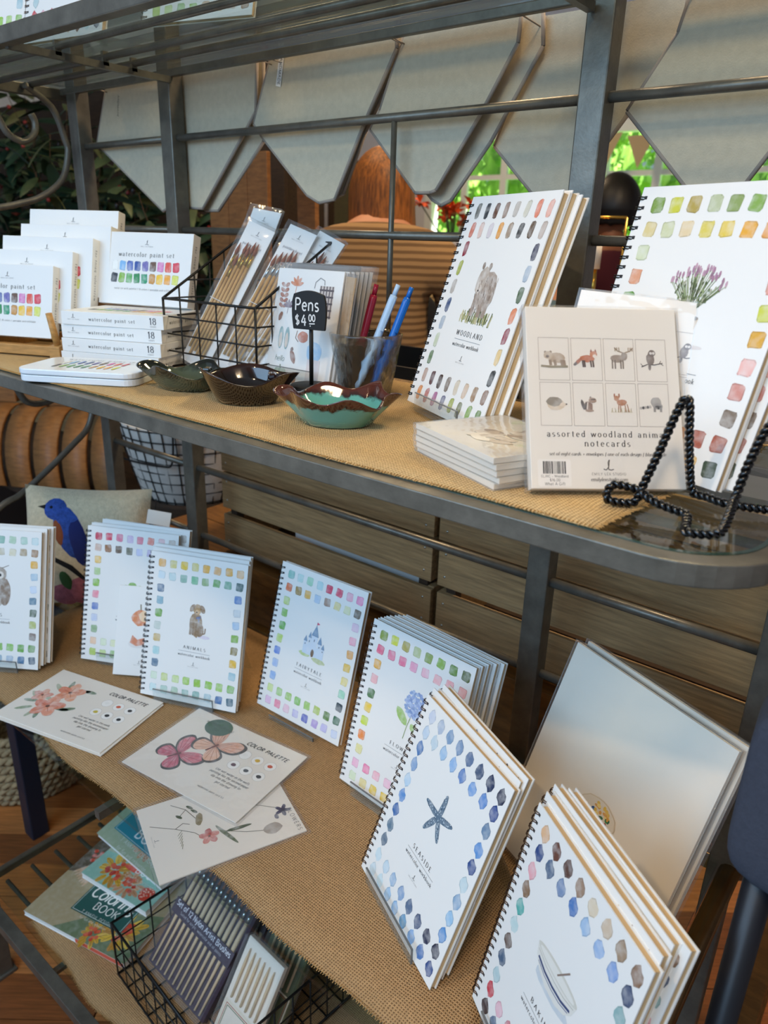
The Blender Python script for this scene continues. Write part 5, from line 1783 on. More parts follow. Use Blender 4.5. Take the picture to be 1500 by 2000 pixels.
# flat stack
FW, FD, FT = 0.135, 0.108, 0.0056
_fs = MB().box((0, 0, FT / 2), (FW, FD, FT)).mesh('card_stack', 'card_warm')
_ff = MB().box((0, 0, FT / 2), (FW + 0.005, FD + 0.004, FT + 0.0003)).mesh('clear_sleeve', 'film_edge')
_pp = Print()
for _k in range(26):
    _pp.blob(-0.01 + 0.05 * rng.random(), -0.03 + 0.06 * rng.random(), 0.012, 0.006, rng.choice(['b8aca0', 'a89888', 'd4ccc0', '8c7c70']), 1 + _k * 0.04, rot=rng.uniform(0, 3))
_fp = _pp.mesh('card_print', lambda u, v, l: (u, v, FT + 0.0002 + l))
_fl = ['bottom', 'second', 'third', 'fourth', 'top']
for _i in range(5):
    _t = thing('notecard_pack', (-0.339 + 0.001 * (_i % 2), 0.606 - 0.001 * _i, ZM + 0.0002 + _i * (FT + 0.0004)), (0, 0, -0.42 + 0.015 * ((_i * 3) % 4)),
               'notecard pack lying flat, %s of the stack of five' % (_fl[_i] if _i in (0, 4) else _fl[_i] + ' from the bottom'), 'notecards', 'notecard packs lying flat')
    obj('card_stack', _fs, _t, 0.0005)
    obj('clear_sleeve', _ff, _t)
    if _i == 4:
        obj('card_print', _fp, _t)

# ------------------------------------------------------------------ twisted wire easel


def rope(path, r=0.0020, amp=0.0021, pitch=0.0105, n_per=9):
    P = [Vector(p) for p in path]
    # resample
    out = [P[0]]
    step = pitch / n_per
    acc = 0.0
    for a, b in zip(P[:-1], P[1:]):
        L = (b - a).length
        d = (b - a) / max(L, 1e-9)
        s = step - acc
        while s <= L:
            out.append(a + d * s)
            s += step
        acc = L - (s - step)
    mb = MB()
    for ph in (0, pi):
        pts = []
        N = None
        for i, p in enumerate(out):
            t = (out[min(i + 1, len(out) - 1)] - out[max(i - 1, 0)]).normalized()
            if N is None:
                N = t.orthogonal().normalized()
            N = (N - t * N.dot(t)).normalized()
            B = t.cross(N)
            a = 2 * pi * i / n_per + ph
            pts.append(p + (N * cos(a) + B * sin(a)) * amp)
        mb.tube(pts, r, 6)
    return mb


_t = thing('wire_easel', (-0.155, 0.60, ZM), (0, 0, 0), 'black twisted wire plate easel at the right end of the middle shelf', 'easel')
_zz = ZM + 0.0045


def _smooth(pts):
    return catmull(pts, 7)


# left foot loop and the left arch
_L = [(-0.190, 0.575, _zz + 0.010), (-0.200, 0.571, _zz + 0.012), (-0.2095, 0.566, _zz + 0.012), (-0.2125, 0.5635, _zz + 0.004), (-0.209, 0.562, _zz), (-0.200, 0.566, _zz - 0.001), (-0.192, 0.570, _zz), (-0.189, 0.573, _zz + 0.006),
      (-0.188, 0.576, _zz + 0.014), (-0.183, 0.586, ZM + 0.045), (-0.178, 0.596, ZM + 0.075), (-0.1745, 0.600, ZM + 0.088), (-0.171, 0.603, ZM + 0.086), (-0.168, 0.607, ZM + 0.060), (-0.165, 0.615, ZM + 0.030), (-0.161, 0.622, _zz + 0.004),
      (-0.150, 0.621, _zz + 0.003), (-0.135, 0.617, _zz + 0.002), (-0.120, 0.622, _zz + 0.001), (-0.100, 0.632, _zz)]
rope(_smooth(_L)).build('wire_loop', 'gloss_black', _t).location = -Vector((-0.155, 0.60, ZM))
_F = [(-0.189, 0.574, _zz + 0.010), (-0.175, 0.568, _zz + 0.006), (-0.160, 0.566, _zz + 0.004), (-0.150, 0.5655, _zz + 0.003), (-0.1465, 0.563, _zz + 0.002), (-0.143, 0.552, _zz), (-0.140, 0.540, _zz - 0.001), (-0.136, 0.536, _zz - 0.001), (-0.127, 0.540, _zz - 0.001), (-0.119, 0.545, _zz),
      (-0.117, 0.553, _zz + 0.002), (-0.119, 0.575, _zz + 0.010), (-0.122, 0.597, _zz + 0.016), (-0.120, 0.608, ZM + 0.045), (-0.115, 0.618, ZM + 0.070), (-0.108, 0.626, ZM + 0.082), (-0.102, 0.630, ZM + 0.070), (-0.096, 0.640, ZM + 0.03), (-0.092, 0.646, _zz)]
rope(_smooth(_F)).build('wire_loop', 'gloss_black', _t).location = -Vector((-0.155, 0.60, ZM))

# ------------------------------------------------------------------ things on the lower shelf
# small pumpkin booklet
_t = thing('booklet', (-1.1004, 0.598, ZL + 0.006), (-0.40, 0, 0.594), 'small white booklet with pumpkins leaning on the red swatch workbook', 'book')
MB().box((0.055, 0.002, 0.082), (0.11, 0.004, 0.164)).build('cover', 'paper', _t, 0.0004)
_p = Print()
_p.blob(0.045, 0.106, 0.017, 0.015, 'd8824a', 2)
_p.blob(0.051, 0.109, 0.009, 0.010, 'ecc89c', 2.4)
_p.line([(0.045, 0.12), (0.044, 0.131)], 0.002, '7c7050', 3)
_p.blob(0.045, 0.058, 0.020, 0.008, 'dcd8d4', 1.5)
_p.poly([(0.028, 0.060), (0.040, 0.054), (0.060, 0.058), (0.056, 0.070), (0.042, 0.066), (0.032, 0.074)], 'd08058', 2.2)
_p.logo(0.048, 0.022, 0.006)
obj('cover_print', _p.mesh('cover_print'), _t)

# clear portfolio with a painter's palette
FWd, FHt = 0.2476, 0.302
_p = Print()
cx, cy = 0.126, 0.132
_p.blob(cx, cy, 0.030, 0.021, 'd8c4a4', 1.5, n=26, jit=0.03, wash=0.2)
_p.blob(cx, cy, 0.0288, 0.0198, 'e6d8c2', 1.8, n=26, jit=0.03, wash=0.2)
for _k in range(46):
    _a, _q = rng.uniform(0, 6.28), sqrt(rng.random())
    _c = ['34588c', '2c3c68', '5c7cac'] if cos(_a) < -0.4 else (['c84048', 'd86058', 'a83848'] if sin(_a) < -0.2 else (['e0b440', 'd8983c', 'ecd080'] if sin(_a) > 0.4 else ['4c8c4c', '2c6c44', '8cb45c']))
    _p.blob(cx + 0.024 * _q * cos(_a), cy + 0.0155 * _q * sin(_a), rng.uniform(.0016, .0034), rng.uniform(.0016, .003), rng.choice(_c), 2 + 0.03 * _k, n=7, wash=0.3)
_p.line([(cx - 0.012, cy - 0.034), (cx + 0.008, cy - 0.038)], 0.0014, '6c4c34', 3)
_fprint = _p.mesh('page_print')
for _i, (_dx, _dy, _l) in enumerate([(0, 0, 'clear sleeved cream art print with a painter palette, leaning front one'), (0.010, 0.016, 'clear sleeved cream art print leaning behind the painter palette one')]):
    _t = thing('sleeved_print', (-0.3595 + _dx * 0.92 + 0.39 * _dy * 0, 0.7204 + _dy - _dx * 0.39, ZL + 0.006), (-0.3484, 0, -0.4026), _l, 'print', 'sleeved art prints')
    MB().box((FWd / 2, 0.004, FHt / 2), (FWd - 0.006, 0.006, FHt - 0.005)).build('board', 'folio_cream', _t)
    MB().box((FWd / 2, 0.004, FHt / 2), (FWd, 0.0085, FHt)).build('clear_sleeve', 'plastic_film', _t)
    MB().tube([(0, 0, 0.002), (0, 0, FHt), (FWd, 0, FHt), (FWd, 0, 0.002)], 0.0009, 5).build('sleeve_seam', 'film_edge', _t)
    if _i == 0:
        obj('page_print', _fprint, _t)


def flat_card(name, loc, yaw, w, h, label, p, thick=0.0016, sleeve=False, tilt=0.0, m='card_warm'):
    t = thing(name, loc, (0, tilt, yaw), label, 'card', 'painting kit cards on the lower shelf')
    MB().box((0, 0, thick / 2), (w, h, thick)).build('card', m, t, 0.0002)
    if p is not None:
        obj('card_print', p.mesh('card_print', lambda u, v, l: (u - w / 2, v - h / 2, thick + l)), t)
    if sleeve:
        MB().box((0, 0, thick / 2 + 0.0004), (w + 0.010, h + 0.008, thick + 0.0016)).build('clear_sleeve', 'plastic_film', t)
    return t


def palette_block(p, ox, oy, cols):
    p.text('COLOR PALETTE', ox, oy, 0, '1c1c1e', 'sans', 0.10, 0.28, wgt=0.15, fit=0.082)
    for k, c in enumerate(cols):
        x, y = ox - 0.024 + 0.025 * (k % 3), oy - 0.021 - 0.027 * (k // 3)
        for a in range(16):
            a0, a1 = 2 * pi * a / 16, 2 * pi * (a + 1) / 16
            p.line([(x + 0.0098 * cos(a0), y + 0.0098 * sin(a0)), (x + 0.0098 * cos(a1), y + 0.0098 * sin(a1))], 0.0004, 'a8a49c', 2)
        p.blob(x, y, 0.0098, 0.0098, 'efece6', 1.5, n=20, jit=0, wash=0)
        p.blob(x, y, 0.0045, 0.0036, c, 2.5, n=10, wash=0.1)
    for k, s in enumerate(('Use wet water in the wells', 'painting like the second paper', 'dip into the drawing to', 'get started')):
        p.text(s, ox - 0.008, oy - 0.070 - 0.0075 * k, 0.0060, '4a4a4a', 'sans', 0.02, 0.25)
    p.text('watercolor paint card kit', ox - 0.012, oy - 0.112, 0.0048, '6a6a6a', 'sans', 0.03)


def blossom(p, x, y, s, c, lay):
    for k in range(5):
        a = 2 * pi * k / 5 + 0.5
        p.blob(x + 0.55 * s * cos(a), y + 0.55 * s * sin(a), 0.56 * s, 0.38 * s, c[k % len(c)], lay + 0.12 * k, rot=a)
        p.line([(x, y), (x + 0.6 * s * cos(a), y + 0.6 * s * sin(a))], 0.03 * s, 'b0604a', lay + 0.8)
    p.blob(x, y, 0.13 * s, 0.13 * s, '5c3428', lay + 1)


p = Print()
for _x, _y, _a in ((0.018, 0.070, 2.6), (0.024, 0.055, 3.4), (0.030, 0.034, 3.8), (0.052, 0.030, 4.6), (0.062, 0.032, 5.2), (0.092, 0.058, 0.2), (0.100, 0.062, 0.6), (0.086, 0.112, 0.5), (0.098, 0.116, 0.1), (0.054, 0.116, 1.9), (0.038, 0.104, 2.6), (0.044, 0.072, 3.0)):
    p.blob(_x, _y, 0.014, 0.0042, rng.choice(['8c9c7c', 'a8b094', '74866c']), 1.2, rot=_a)
blossom(p, 0.068, 0.100, 0.025, ['dc9070', 'e4a484', 'd88468'], 2)
blossom(p, 0.030, 0.074, 0.017, ['d8907c', 'e0a890', 'cc7c68'], 2)
blossom(p, 0.064, 0.054, 0.027, ['d88468', 'e0987c', 'd47c64'], 3)
palette_block(p, 0.172, 0.126, ['e8e6e0', 'c8502c', '1c1c1e', 'c8b43c', '141416', '101012'])
flat_card('painting_card', (-1.0515, 0.506, ZL + 0.0028), 0.262, 0.232, 0.150, 'painting card with coral blossoms at the left of the lower shelf', p)
flat_card('painting_card', (-1.047, 0.503, ZL + 0.0008), 0.275, 0.232, 0.150, 'painting card peeking out under the coral blossom card', None)


def butterfly(p, x, y, s, rot, cols, lay):
    def T(a, b):
        return (x + s * (a * cos(rot) - b * sin(rot)), y + s * (a * sin(rot) + b * cos(rot)))
    for sg in (-1, 1):
        up = [(0, 0.05), (0.16 * sg, 0.52), (0.5 * sg, 0.95), (0.95 * sg, 1.02), (1.12 * sg, 0.72), (0.98 * sg, 0.28), (0.45 * sg, 0.0)]
        lo = [(0, 0.0), (0.5 * sg, -0.02), (0.88 * sg, -0.18), (0.92 * sg, -0.55), (0.68 * sg, -0.85), (0.34 * sg, -0.8), (0.08 * sg, -0.4)]
        for w, c in ((up, cols[0]), (lo, cols[1])):
            w = [(q.x, q.y) for q in catmull([(a, b, 0) for a, b in w], 4, True)]
            mx, my = sum(q[0] for q in w) / len(w), sum(q[1] for q in w) / len(w)
            p.fan([T(mx + (q[0] - mx) * 1.06, my + (q[1] - my) * 1.06) for q in w], '4a4644', lay, 0.3)
            p.fan([T(mx + (q[0] - mx) * 0.9 - 0.08 * sg, my + (q[1] - my) * 0.9) for q in w], c, lay + 0.4, 0.7)
            for q in w[6:24:4]:
                p.line([T(0, 0), T(mx + (q[0] - mx) * 0.8, my + (q[1] - my) * 0.8)], 0.02 * s, cols[2], lay + 0.8)
        p.line([T(0, 0.1), T(0.15 * sg, 0.45), T(0.35 * sg, 0.62)], 0.015 * s, '3c3836', lay + 1)
    p.line([T(0, -0.5), T(0, 0.15)], 0.09 * s, '6c3c3c', lay + 1.2)


p = Print()
butterfly(p, 0.058, 0.060, 0.034, -0.55, ['d0707c', 'c86478', '8c3c50'], 2)
butterfly(p, 0.094, 0.106, 0.036, -0.35, ['e0a88c', 'e4b498', 'a86c54'], 2.5)
p.blob(0.066, 0.143, 0.025, 0.0205, '3c5c48', 5, n=28, jit=0.01, wash=0.05)
p.text('WATERCOLOR CARD', 0.066, 0.144, 0.0058, '1c3024', 'sans', 0.06, 0.1, lay=6)
p.text('KIT', 0.066, 0.134, 0.0062, '1c3024', 'sans', 0.06, 0.1, lay=6)
palette_block(p, 0.172, 0.136, ['e8e6e0', 'd0a828', 'c8502c', '5c3444', '3c3c40', '28282c'])
flat_card('painting_card', (-0.772, 0.572, ZL + 0.0042), 0.134, 0.232, 0.165, 'sleeved painting card with two pink butterflies and a green round sticker', p, sleeve=True, tilt=-0.004)
p = Print()


def sprig(p, pts, col='5c5848', w=0.0009):
    p.line(pts, w, col, 2)


sprig(p, [(0.012, 0.045), (0.030, 0.062), (0.052, 0.070)])
sprig(p, [(0.030, 0.062), (0.040, 0.050)])
for _a, _b in ((0.028, 0.068), (0.040, 0.050), (0.038, 0.072)):
    p.blob(_a, _b, 0.006, 0.0024, '4c5438', 2.3, rot=0.6)
p.blob(0.056, 0.074, 0.012, 0.005, '8c7c58', 2.4, rot=-0.3)
sprig(p, [(0.040, 0.010), (0.060, 0.040), (0.078, 0.062), (0.088, 0.068)])
p.line([(0.060, 0.040), (0.054, 0.052), (0.060, 0.060)], 0.0009, '5c5848', 2)
for _k in range(6):
    sprig(p, [(0.066 + 0.005 * _k, 0.048 - 0.001 * _k), (0.074 + 0.005 * _k, 0.040)], '6c7058', 0.0007)
blossom(p, 0.093, 0.078, 0.013, ['c45c50', 'd07868', 'b04840'], 3)
sprig(p, [(0.092, 0.098), (0.108, 0.125), (0.118, 0.152)])
p.blob(0.100, 0.100, 0.024, 0.003, '5c6444', 2.2, rot=0.4)
p.blob(0.096, 0.118, 0.018, 0.003, '4c5438', 2.2, rot=1.5)
p.blob(0.118, 0.160, 0.010, 0.013, 'a89c90', 2.4, wash=0.6)
sprig(p, [(0.052, 0.130), (0.070, 0.160), (0.084, 0.178)])
for _k in range(5):
    _a = 2 * pi * _k / 5
    p.blob(0.092 + 0.006 * cos(_a), 0.184 + 0.006 * sin(_a), 0.006, 0.003, '3c3454', 2.5, rot=_a)
p.blob(0.100, 0.172, 0.005, 0.003, '3c3454', 2.5)
p.text('FLOWERS', 0.115, 0.190, 0.008, '3c3c3c', 'sans', 0.25)
p.logo(0.070, 0.010, 0.006)
flat_card('painting_card', (-0.668, 0.497, ZL + 0.0010), -0.388, 0.143, 0.200, 'sleeved card of wildflower drawings under the butterfly card', p, thick=0.002, sleeve=True, tilt=0.0)

# bluebird pillow
_t = thing('hooked_pillow', (-1.487, 0.618, ZL + 0.005), (-0.30, 0, 0.6512), 'cream hooked wool pillow with a bluebird and pink flowers', 'pillow')
PW, PH = 0.278, 0.2625
_b = MB()
_n = 22
V, F = [], []
for _s in (-1, 1):
    for _j in range(_n + 1):
        for _i in range(_n + 1):
            u, v = _i / _n * 2 - 1, _j / _n * 2 - 1
            bulge = (max(0, 1 - u ** 4) * max(0, 1 - v ** 4)) ** 0.6
            pin = 1 - 0.05 * (1 - v * v) * abs(u) ** 3
            pin2 = 1 - 0.06 * (1 - u * u) * abs(v) ** 3
            V.append((PW / 2 + u * PW / 2 * pin, 0.01 + _s * 0.042 * bulge, PH / 2 + v * PH / 2 * pin2))
_m = (_n + 1) ** 2
for _s in range(2):
    for _j in range(_n):
        for _i in range(_n):
            a = _s * _m + _j * (_n + 1) + _i
            F.append((a, a + 1, a + _n + 2, a + _n + 1))
_b.add(V, F, True)
_b.build('cushion', 'wool_cream', _t)


def pil(pts, m, name, lift=0.003):
    """raised hooked patch following the front of the cushion"""
    cx_ = sum(q[0] for q in pts) / len(pts)
    cz_ = sum(q[1] for q in pts) / len(pts)

    def Y(x, z):
        u, v = (x / PW) * 2 - 1, (z / PH) * 2 - 1
        return 0.01 - 0.042 * (max(0, 1 - u ** 4) * max(0, 1 - v ** 4)) ** 0.6 - lift
    rings = [1.0, 0.66, 0.33]
    V = []
    for k in rings:
        V += [(cx_ + (q[0] - cx_) * k, Y(cx_ + (q[0] - cx_) * k, cz_ + (q[1] - cz_) * k) + (lift * 0.9 if k == 1.0 else 0), cz_ + (q[1] - cz_) * k) for q in pts]
    V.append((cx_, Y(cx_, cz_), cz_))
    n = len(pts)
    F = []
    for r in range(2):
        for i in range(n):
            j = (i + 1) % n
            F.append((r * n + i, r * n + j, (r + 1) * n + j, (r + 1) * n + i))
    for i in range(n):
        F.append((2 * n + i, 2 * n + (i + 1) % n, 3 * n))
    MB().add(V, F, True).build(name, m, _t)


def pell(x, z, rx, rz, m, name, rot=0.0, n=14, lift=0.003):
    pil([(x + rx * cos(a) * cos(rot) - rz * sin(a) * sin(rot), z + rx * cos(a) * sin(rot) + rz * sin(a) * cos(rot)) for a in [2 * pi * k / n for k in range(n)]], m, name, lift)


pell(0.118, 0.165, 0.030, 0.060, 'wool_blue', 'bird_body', 0.42)
pell(0.085, 0.213, 0.025, 0.023, 'wool_blue', 'bird_head')
pell(0.136, 0.148, 0.020, 0.055, 'wool_navy', 'bird_wing', 0.30, lift=0.0042)
pell(0.096, 0.165, 0.012, 0.030, 'wool_rust', 'bird_breast', 0.25, lift=0.0036)
pil([(0.063, 0.212), (0.044, 0.217), (0.063, 0.222)], 'wool_black', 'beak')
pell(0.077, 0.217, 0.004, 0.004, 'wool_black', 'bird_eye', lift=0.005)
pil([(0.08, 0.105), (0.12, 0.085), (0.155, 0.060), (0.158, 0.066), (0.125, 0.095), (0.085, 0.112)], 'wool_black', 'branch')
pell(0.112, 0.060, 0.012, 0.024, 'wool_green', 'leaf', 0.5)
pell(0.150, 0.040, 0.038, 0.032, 'wool_pink', 'flower')
pell(0.105, 0.030, 0.030, 0.024, 'wool_pink', 'flower', lift=0.002)
_tg = thing('price_tag', (-1.272, 0.835, 0.975), (-0.25, 0.15, 0.65), 'small white paper tag hanging by the pillow corner', 'tag')
MB().box((0, 0, 0), (0.05, 0.001, 0.03)).build('tag', 'card_warm', _tg)
MB().tube([(-0.01, 0, 0.015), (-0.012, 0.002, 0.04)], 0.0007, 4).build('string', 'wool_black', _tg)

# ------------------------------------------------------------------ bottom shelf
zb = ZB + 0.004


def berry_spray(p, x, y, s, seed, leafc=('d0a430', 'c4942c', 'dcb848', 'b8842c'), berry=('c84a30', 'd8603c', 'b83c2c')):
    r = random.Random(seed)
    for k in range(16):
        a = 2 * pi * k / 16 + r.uniform(-.2, .2)
        q = r.uniform(0.5, 1.0) * s
        p.blob(x + q * cos(a), y + q * sin(a), 0.36 * s, 0.16 * s, r.choice(leafc), 2 + 0.04 * k, rot=a, wash=0.3)
        p.line([(x + (q - .3 * s) * cos(a), y + (q - .3 * s) * sin(a)), (x + (q + .3 * s) * cos(a), y + (q + .3 * s) * sin(a))], 0.02 * s, '8c6420', 2.9)
    for k in range(12):
        p.blob(x + r.uniform(-.5, .5) * s, y + r.uniform(-.5, .5) * s, 0.16 * s, 0.16 * s, r.choice(berry), 3 + 0.05 * k, n=10, wash=0.25)


def color_book(loc, yaw, w, h, t, label, style, tilt=(0, 0)):
    o = thing('coloring_book', loc, (tilt[0], tilt[1], yaw), label, 'book', 'coloring books on the bottom shelf')
    MB().box((w / 2, h / 2, t / 2), (w - 0.002, h - 0.002, t - 0.0016)).build('page_block', 'paper', o)
    MB().box((w / 2, h / 2, t - 0.0005), (w, h, 0.0009)).build('front_cover', 'paper', o)
    MB().box((w / 2, h / 2, 0.0005), (w, h, 0.0009)).build('back_cover', 'paper', o)
    p = Print()
    if style == 0:         # brown and green with a squirrel-coloured bird
        p.rect(0, 0, w, h, 'a89a78', 0.5, 0.2)
        p.poly([(w * 0.3, 0), (w, 0), (w, h * 0.5), (w * 0.6, h * 0.34)], '6c7c5c', 0.8, 0.3)
        p.poly([(0, h * 0.5), (w * 0.28, h * 0.6), (w * 0.34, h), (0, h)], '5c5444', 0.9, 0.4)
        p.blob(w * 0.22, h * 0.78, w * 0.13, h * 0.10, 'a0603a', 1.4, rot=0.5)
        p.blob(w * 0.30, h * 0.66, w * 0.14, h * 0.055, '8c5434', 1.6, rot=-0.5)
        p.blob(w * 0.27, h * 0.70, w * 0.05, h * 0.03, '8c94a0', 1.9, rot=-0.4)
        for k in range(7):
            p.blob(w * (0.10 + 0.02 * k), h * (0.58 - 0.012 * k), w * 0.075, h * 0.016, 'c8a888', 1.7 + .04 * k, rot=0.9 + 0.12 * k)
        for k in range(9):
            p.blob(w * (0.06 + 0.02 * k), h * (0.88 - 0.05 * (k % 3)) - 0.09 * h, w * 0.022, w * 0.02, 'c44a34', 2.4, n=8)
        berry_spray(p, w * 0.80, h * 0.22, w * 0.15, 4)
        berry_spray(p, w * 0.62, h * 0.10, w * 0.10, 5)
        box, bc = (0.30, 0.20, 0.80, 0.62), '2c5a54'
    else:
        p.rect(0, 0, w, h, '8cbcac' if style == 1 else 'a2b090', 0.5, 0.25)
        p.poly([(0, h * 0.5), (w * 0.3, h * 0.55), (w * 0.3, h), (0, h)], 'a8b498', 0.8, 0.3)
        if style == 1:
            berry_spray(p, w * 0.30, h * 0.30, w * 0.19, 6)
        berry_spray(p, w * 0.58, h * 0.22, w * 0.16, 7, ('c89c78', 'b8845c', 'd8b490'))
        p.blob(w * 0.84, h * 0.22, w * 0.09, h * 0.12, 'c8402c', 3.6, wash=0.2)
        rr = random.Random(9)
        for k in range(24):
            a, q = rr.uniform(0, 6.28), sqrt(rr.random())
            p.blob(w * (0.84 + 0.08 * q * cos(a)), h * (0.22 + 0.105 * q * sin(a)), w * 0.009, w * 0.009, 'ecc8b0', 4.2, n=6, wash=0)
        p.blob(w * 0.46, h * 0.44, w * 0.12, h * 0.045, 'd0503c', 3.4, wash=0.3)
        box, bc = (0.30, 0.55, 0.98, 0.94), '2c8490'
    if style == 2:
        box = (0.10, 0.12, 0.95, 0.62)
    x0, y0, x1, y1 = box[0] * w, box[1] * h, box[2] * w, box[3] * h
    p.rect(x0, y0, x1, y1, bc, 4.6)
    for a, b in (((x0 + .003, y0 + .003), (x1 - .003, y0 + .003)), ((x0 + .003, y1 - .003), (x1 - .003, y1 - .003)), ((x0 + .003, y0 + .003), (x0 + .003, y1 - .003)), ((x1 - .003, y0 + .003), (x1 - .003, y1 - .003))):
        p.line([a, b], 0.0008, 'd8e4dc', 5)
    cxx = (x0 + x1) / 2
    k = (x1 - x0) / 0.115
    p.text('posh', cxx - 0.030 * k, y1 - 0.016 * k, 0.010 * k, 'dfe8e0', 'sans', 0.03, 0.2, lay=5)
    p.text('Coloring', cxx, y1 - 0.046 * k, 0.030 * k, 'f0f2ea', 'sans', -0.01, 0.2, lay=5, wgt=0.10)
    p.text('BOOK', cxx + 0.004, y1 - 0.066 * k, 0.019 * k, 'e8ece4', 'sans', 0.08, 0.0, lay=5, wgt=0.10)
    p.text('THANKFUL DESIGNS', cxx, y1 - 0.080 * k, 0.007 * k, 'd8e0d8', 'sans', 0.1, lay=5)
    p.text('for fun and relaxation', cxx, y1 - 0.090 * k, 0.006 * k, 'd8e0d8', 'sans', 0.06, lay=5)
    obj('cover_print', p.mesh('cover_print', lambda u, v, l: (u, v, t + l)), o)
    s = MB().box((w * 0.76, -0.0002, t * 0.55), (w * 0.46, 0.0006, t * 0.8))
    if style == 0:
        s.build('red_price_band', 'petal_coral', o)
    return o


color_book((-1.222, 0.419, zb), 0.245, 0.262, 0.225, 0.012, 'large brown coloring book with a bird and yellow leaves lying at the bottom', 0)
color_book((-1.207, 0.536, zb + 0.0145), 0.165, 0.188, 0.140, 0.014, 'teal coloring book with red berries lying across the brown one', 1)
color_book((-1.268, 0.612, zb + 0.030), 0.02, 0.23, 0.25, 0.012, 'coloring book with a teal title box behind the other two', 2, tilt=(0.22, 0))
_t = thing('carton_prop', (-1.235, 0.70, zb), (0, 0, 0.1), 'pale cardboard box under the hindmost coloring book', 'box')
MB().box((0.10, 0.10, 0.0235), (0.20, 0.14, 0.046)).build('carton', 'kraft', _t)

# big black basket with brush sets
_bk = wire_basket('wire_basket', (-0.965, 0.468, zb + 0.001), -0.10, 0.33, 0.30, 0.13, 0.13, 'black wire basket on the bottom shelf full of brush sets', r=0.0030, nx=9, ny=8, nz=3, thin=0.0016)


def brush_set(loc, rot, w, h, label, n=12, title=True):
    t = thing('brush_set', loc, rot, label, 'paintbrushes', 'boxed brush sets in the black basket')
    MB().box((w / 2, 0.012, h / 2), (w, 0.012, h)).build('backing_card', 'purple_card', t)
    rr = random.Random(3)
    for k in range(n):
        x = 0.012 + (w - 0.024) * k / (n - 1)
        b = MB().tube([(x, 0.003, 0.006), (x, 0.003, h * 0.35), (x, 0.002, h * 0.70), (x, 0.003, h * 0.86)], [0.0018, 0.0028, 0.0046, 0.0034], 8)
        o = b.build('brush', 'wood_pale', t)
        MB().tube([(x, 0.003, h * 0.86), (x, 0.003, h * 0.93)], [0.0036, 0.0030], 8).build('ferrule', 'silver', o)
        MB().tube([(x, 0.003, h * 0.93), (x, 0.003, h * 0.985)], [0.0030, 0.0018], 8).build('bristles', 'bristle', o)
    MB().box((w / 2, -0.004, h * 0.55), (w + 0.002, 0.002, h * 0.13)).build('title_band', 'purple_card', t)
    p = Print()
    if title:
        p.text('Set of 12 Nylon Artist Brushes', w / 2, h * 0.56, 0.0115 * w / 0.16, 'e8e4e8', 'sans', 0.03, wgt=0.12)
        p.text('Suited for acrylic, watercolor and oil paints', w / 2, h * 0.515, 0.0062 * w / 0.16, 'c8c4c8', 'sans', 0.03)
    else:
        p.text('ARTISTS BRUSH SET', w / 2, h * 0.93, 0.0135 * w / 0.16, 'e8e4e8', 'sans', 0.04, wgt=0.12)
    obj('card_print', p.mesh('card_print', lambda u, v, l: (u, -0.0052 - l, v)), t)
    MB().box((w / 2, 0.005, h / 2), (w + 0.006, 0.028, h + 0.004)).build('clear_sleeve', 'plastic_film', t)
    return t


brush_set((-0.945, 0.515, zb + 0.012), (-0.72, 0, -0.06), 0.175, 0.20, 'boxed set of twelve pale wooden brushes, front one in the black basket')
brush_set((-0.935, 0.600, zb + 0.012), (-0.55, 0, -0.04), 0.175, 0.215, 'boxed brush set with a purple card, second in the black basket', title=False)
for _i, (_x, _y, _l) in enumerate([(-0.738, 0.490, 'cream boxed set of thin brushes at the right of the black basket'), (-0.735, 0.560, 'green card brush set behind the cream one in the black basket')]):
    _t = thing('brush_set', (_x, _y, zb + 0.012), (-0.55, 0, -0.06), _l, 'paintbrushes', 'boxed brush sets in the black basket')
    MB().box((0.045, 0.008, 0.095), (0.09, 0.010, 0.19)).build('backing_card', 'folio_cream' if _i == 0 else 'leaf_olive', _t, 0.001)
    for _k in range(6):
        MB().tube([(0.014 + 0.0125 * _k, 0.0, 0.09), (0.014 + 0.0125 * _k, 0.0, 0.155), (0.014 + 0.0125 * _k, 0.0, 0.175)], [0.002, 0.0026, 0.0008], 7).build('brush', 'wood_pale', _t)
    _p = Print()
    for _a, _b, _c in ((0.004, 0.003, 'e9dfc8'), (0.008, 0.0012, 'b87050'), (0.011, 0.0012, '6c7c54')):
        for q0, q1 in (((_a, _a), (0.09 - _a, _a)), ((_a, 0.085 - _a), (0.09 - _a, 0.085 - _a)), ((_a, _a), (_a, 0.085 - _a)), ((0.09 - _a, _a), (0.09 - _a, 0.085 - _a))):
            _p.line([q0, q1], _b, _c, 2)
    _p.text('artist', 0.045, 0.045, 0.016, '5c6448', 'serif', 0.02, 0.25)
    obj('card_print', _p.mesh('card_print', lambda u, v, l: (u, 0.0028 - l, v)), _t)
    MB().box((0.045, 0.004, 0.095), (0.094, 0.022, 0.194)).build('clear_sleeve', 'plastic_film', _t)

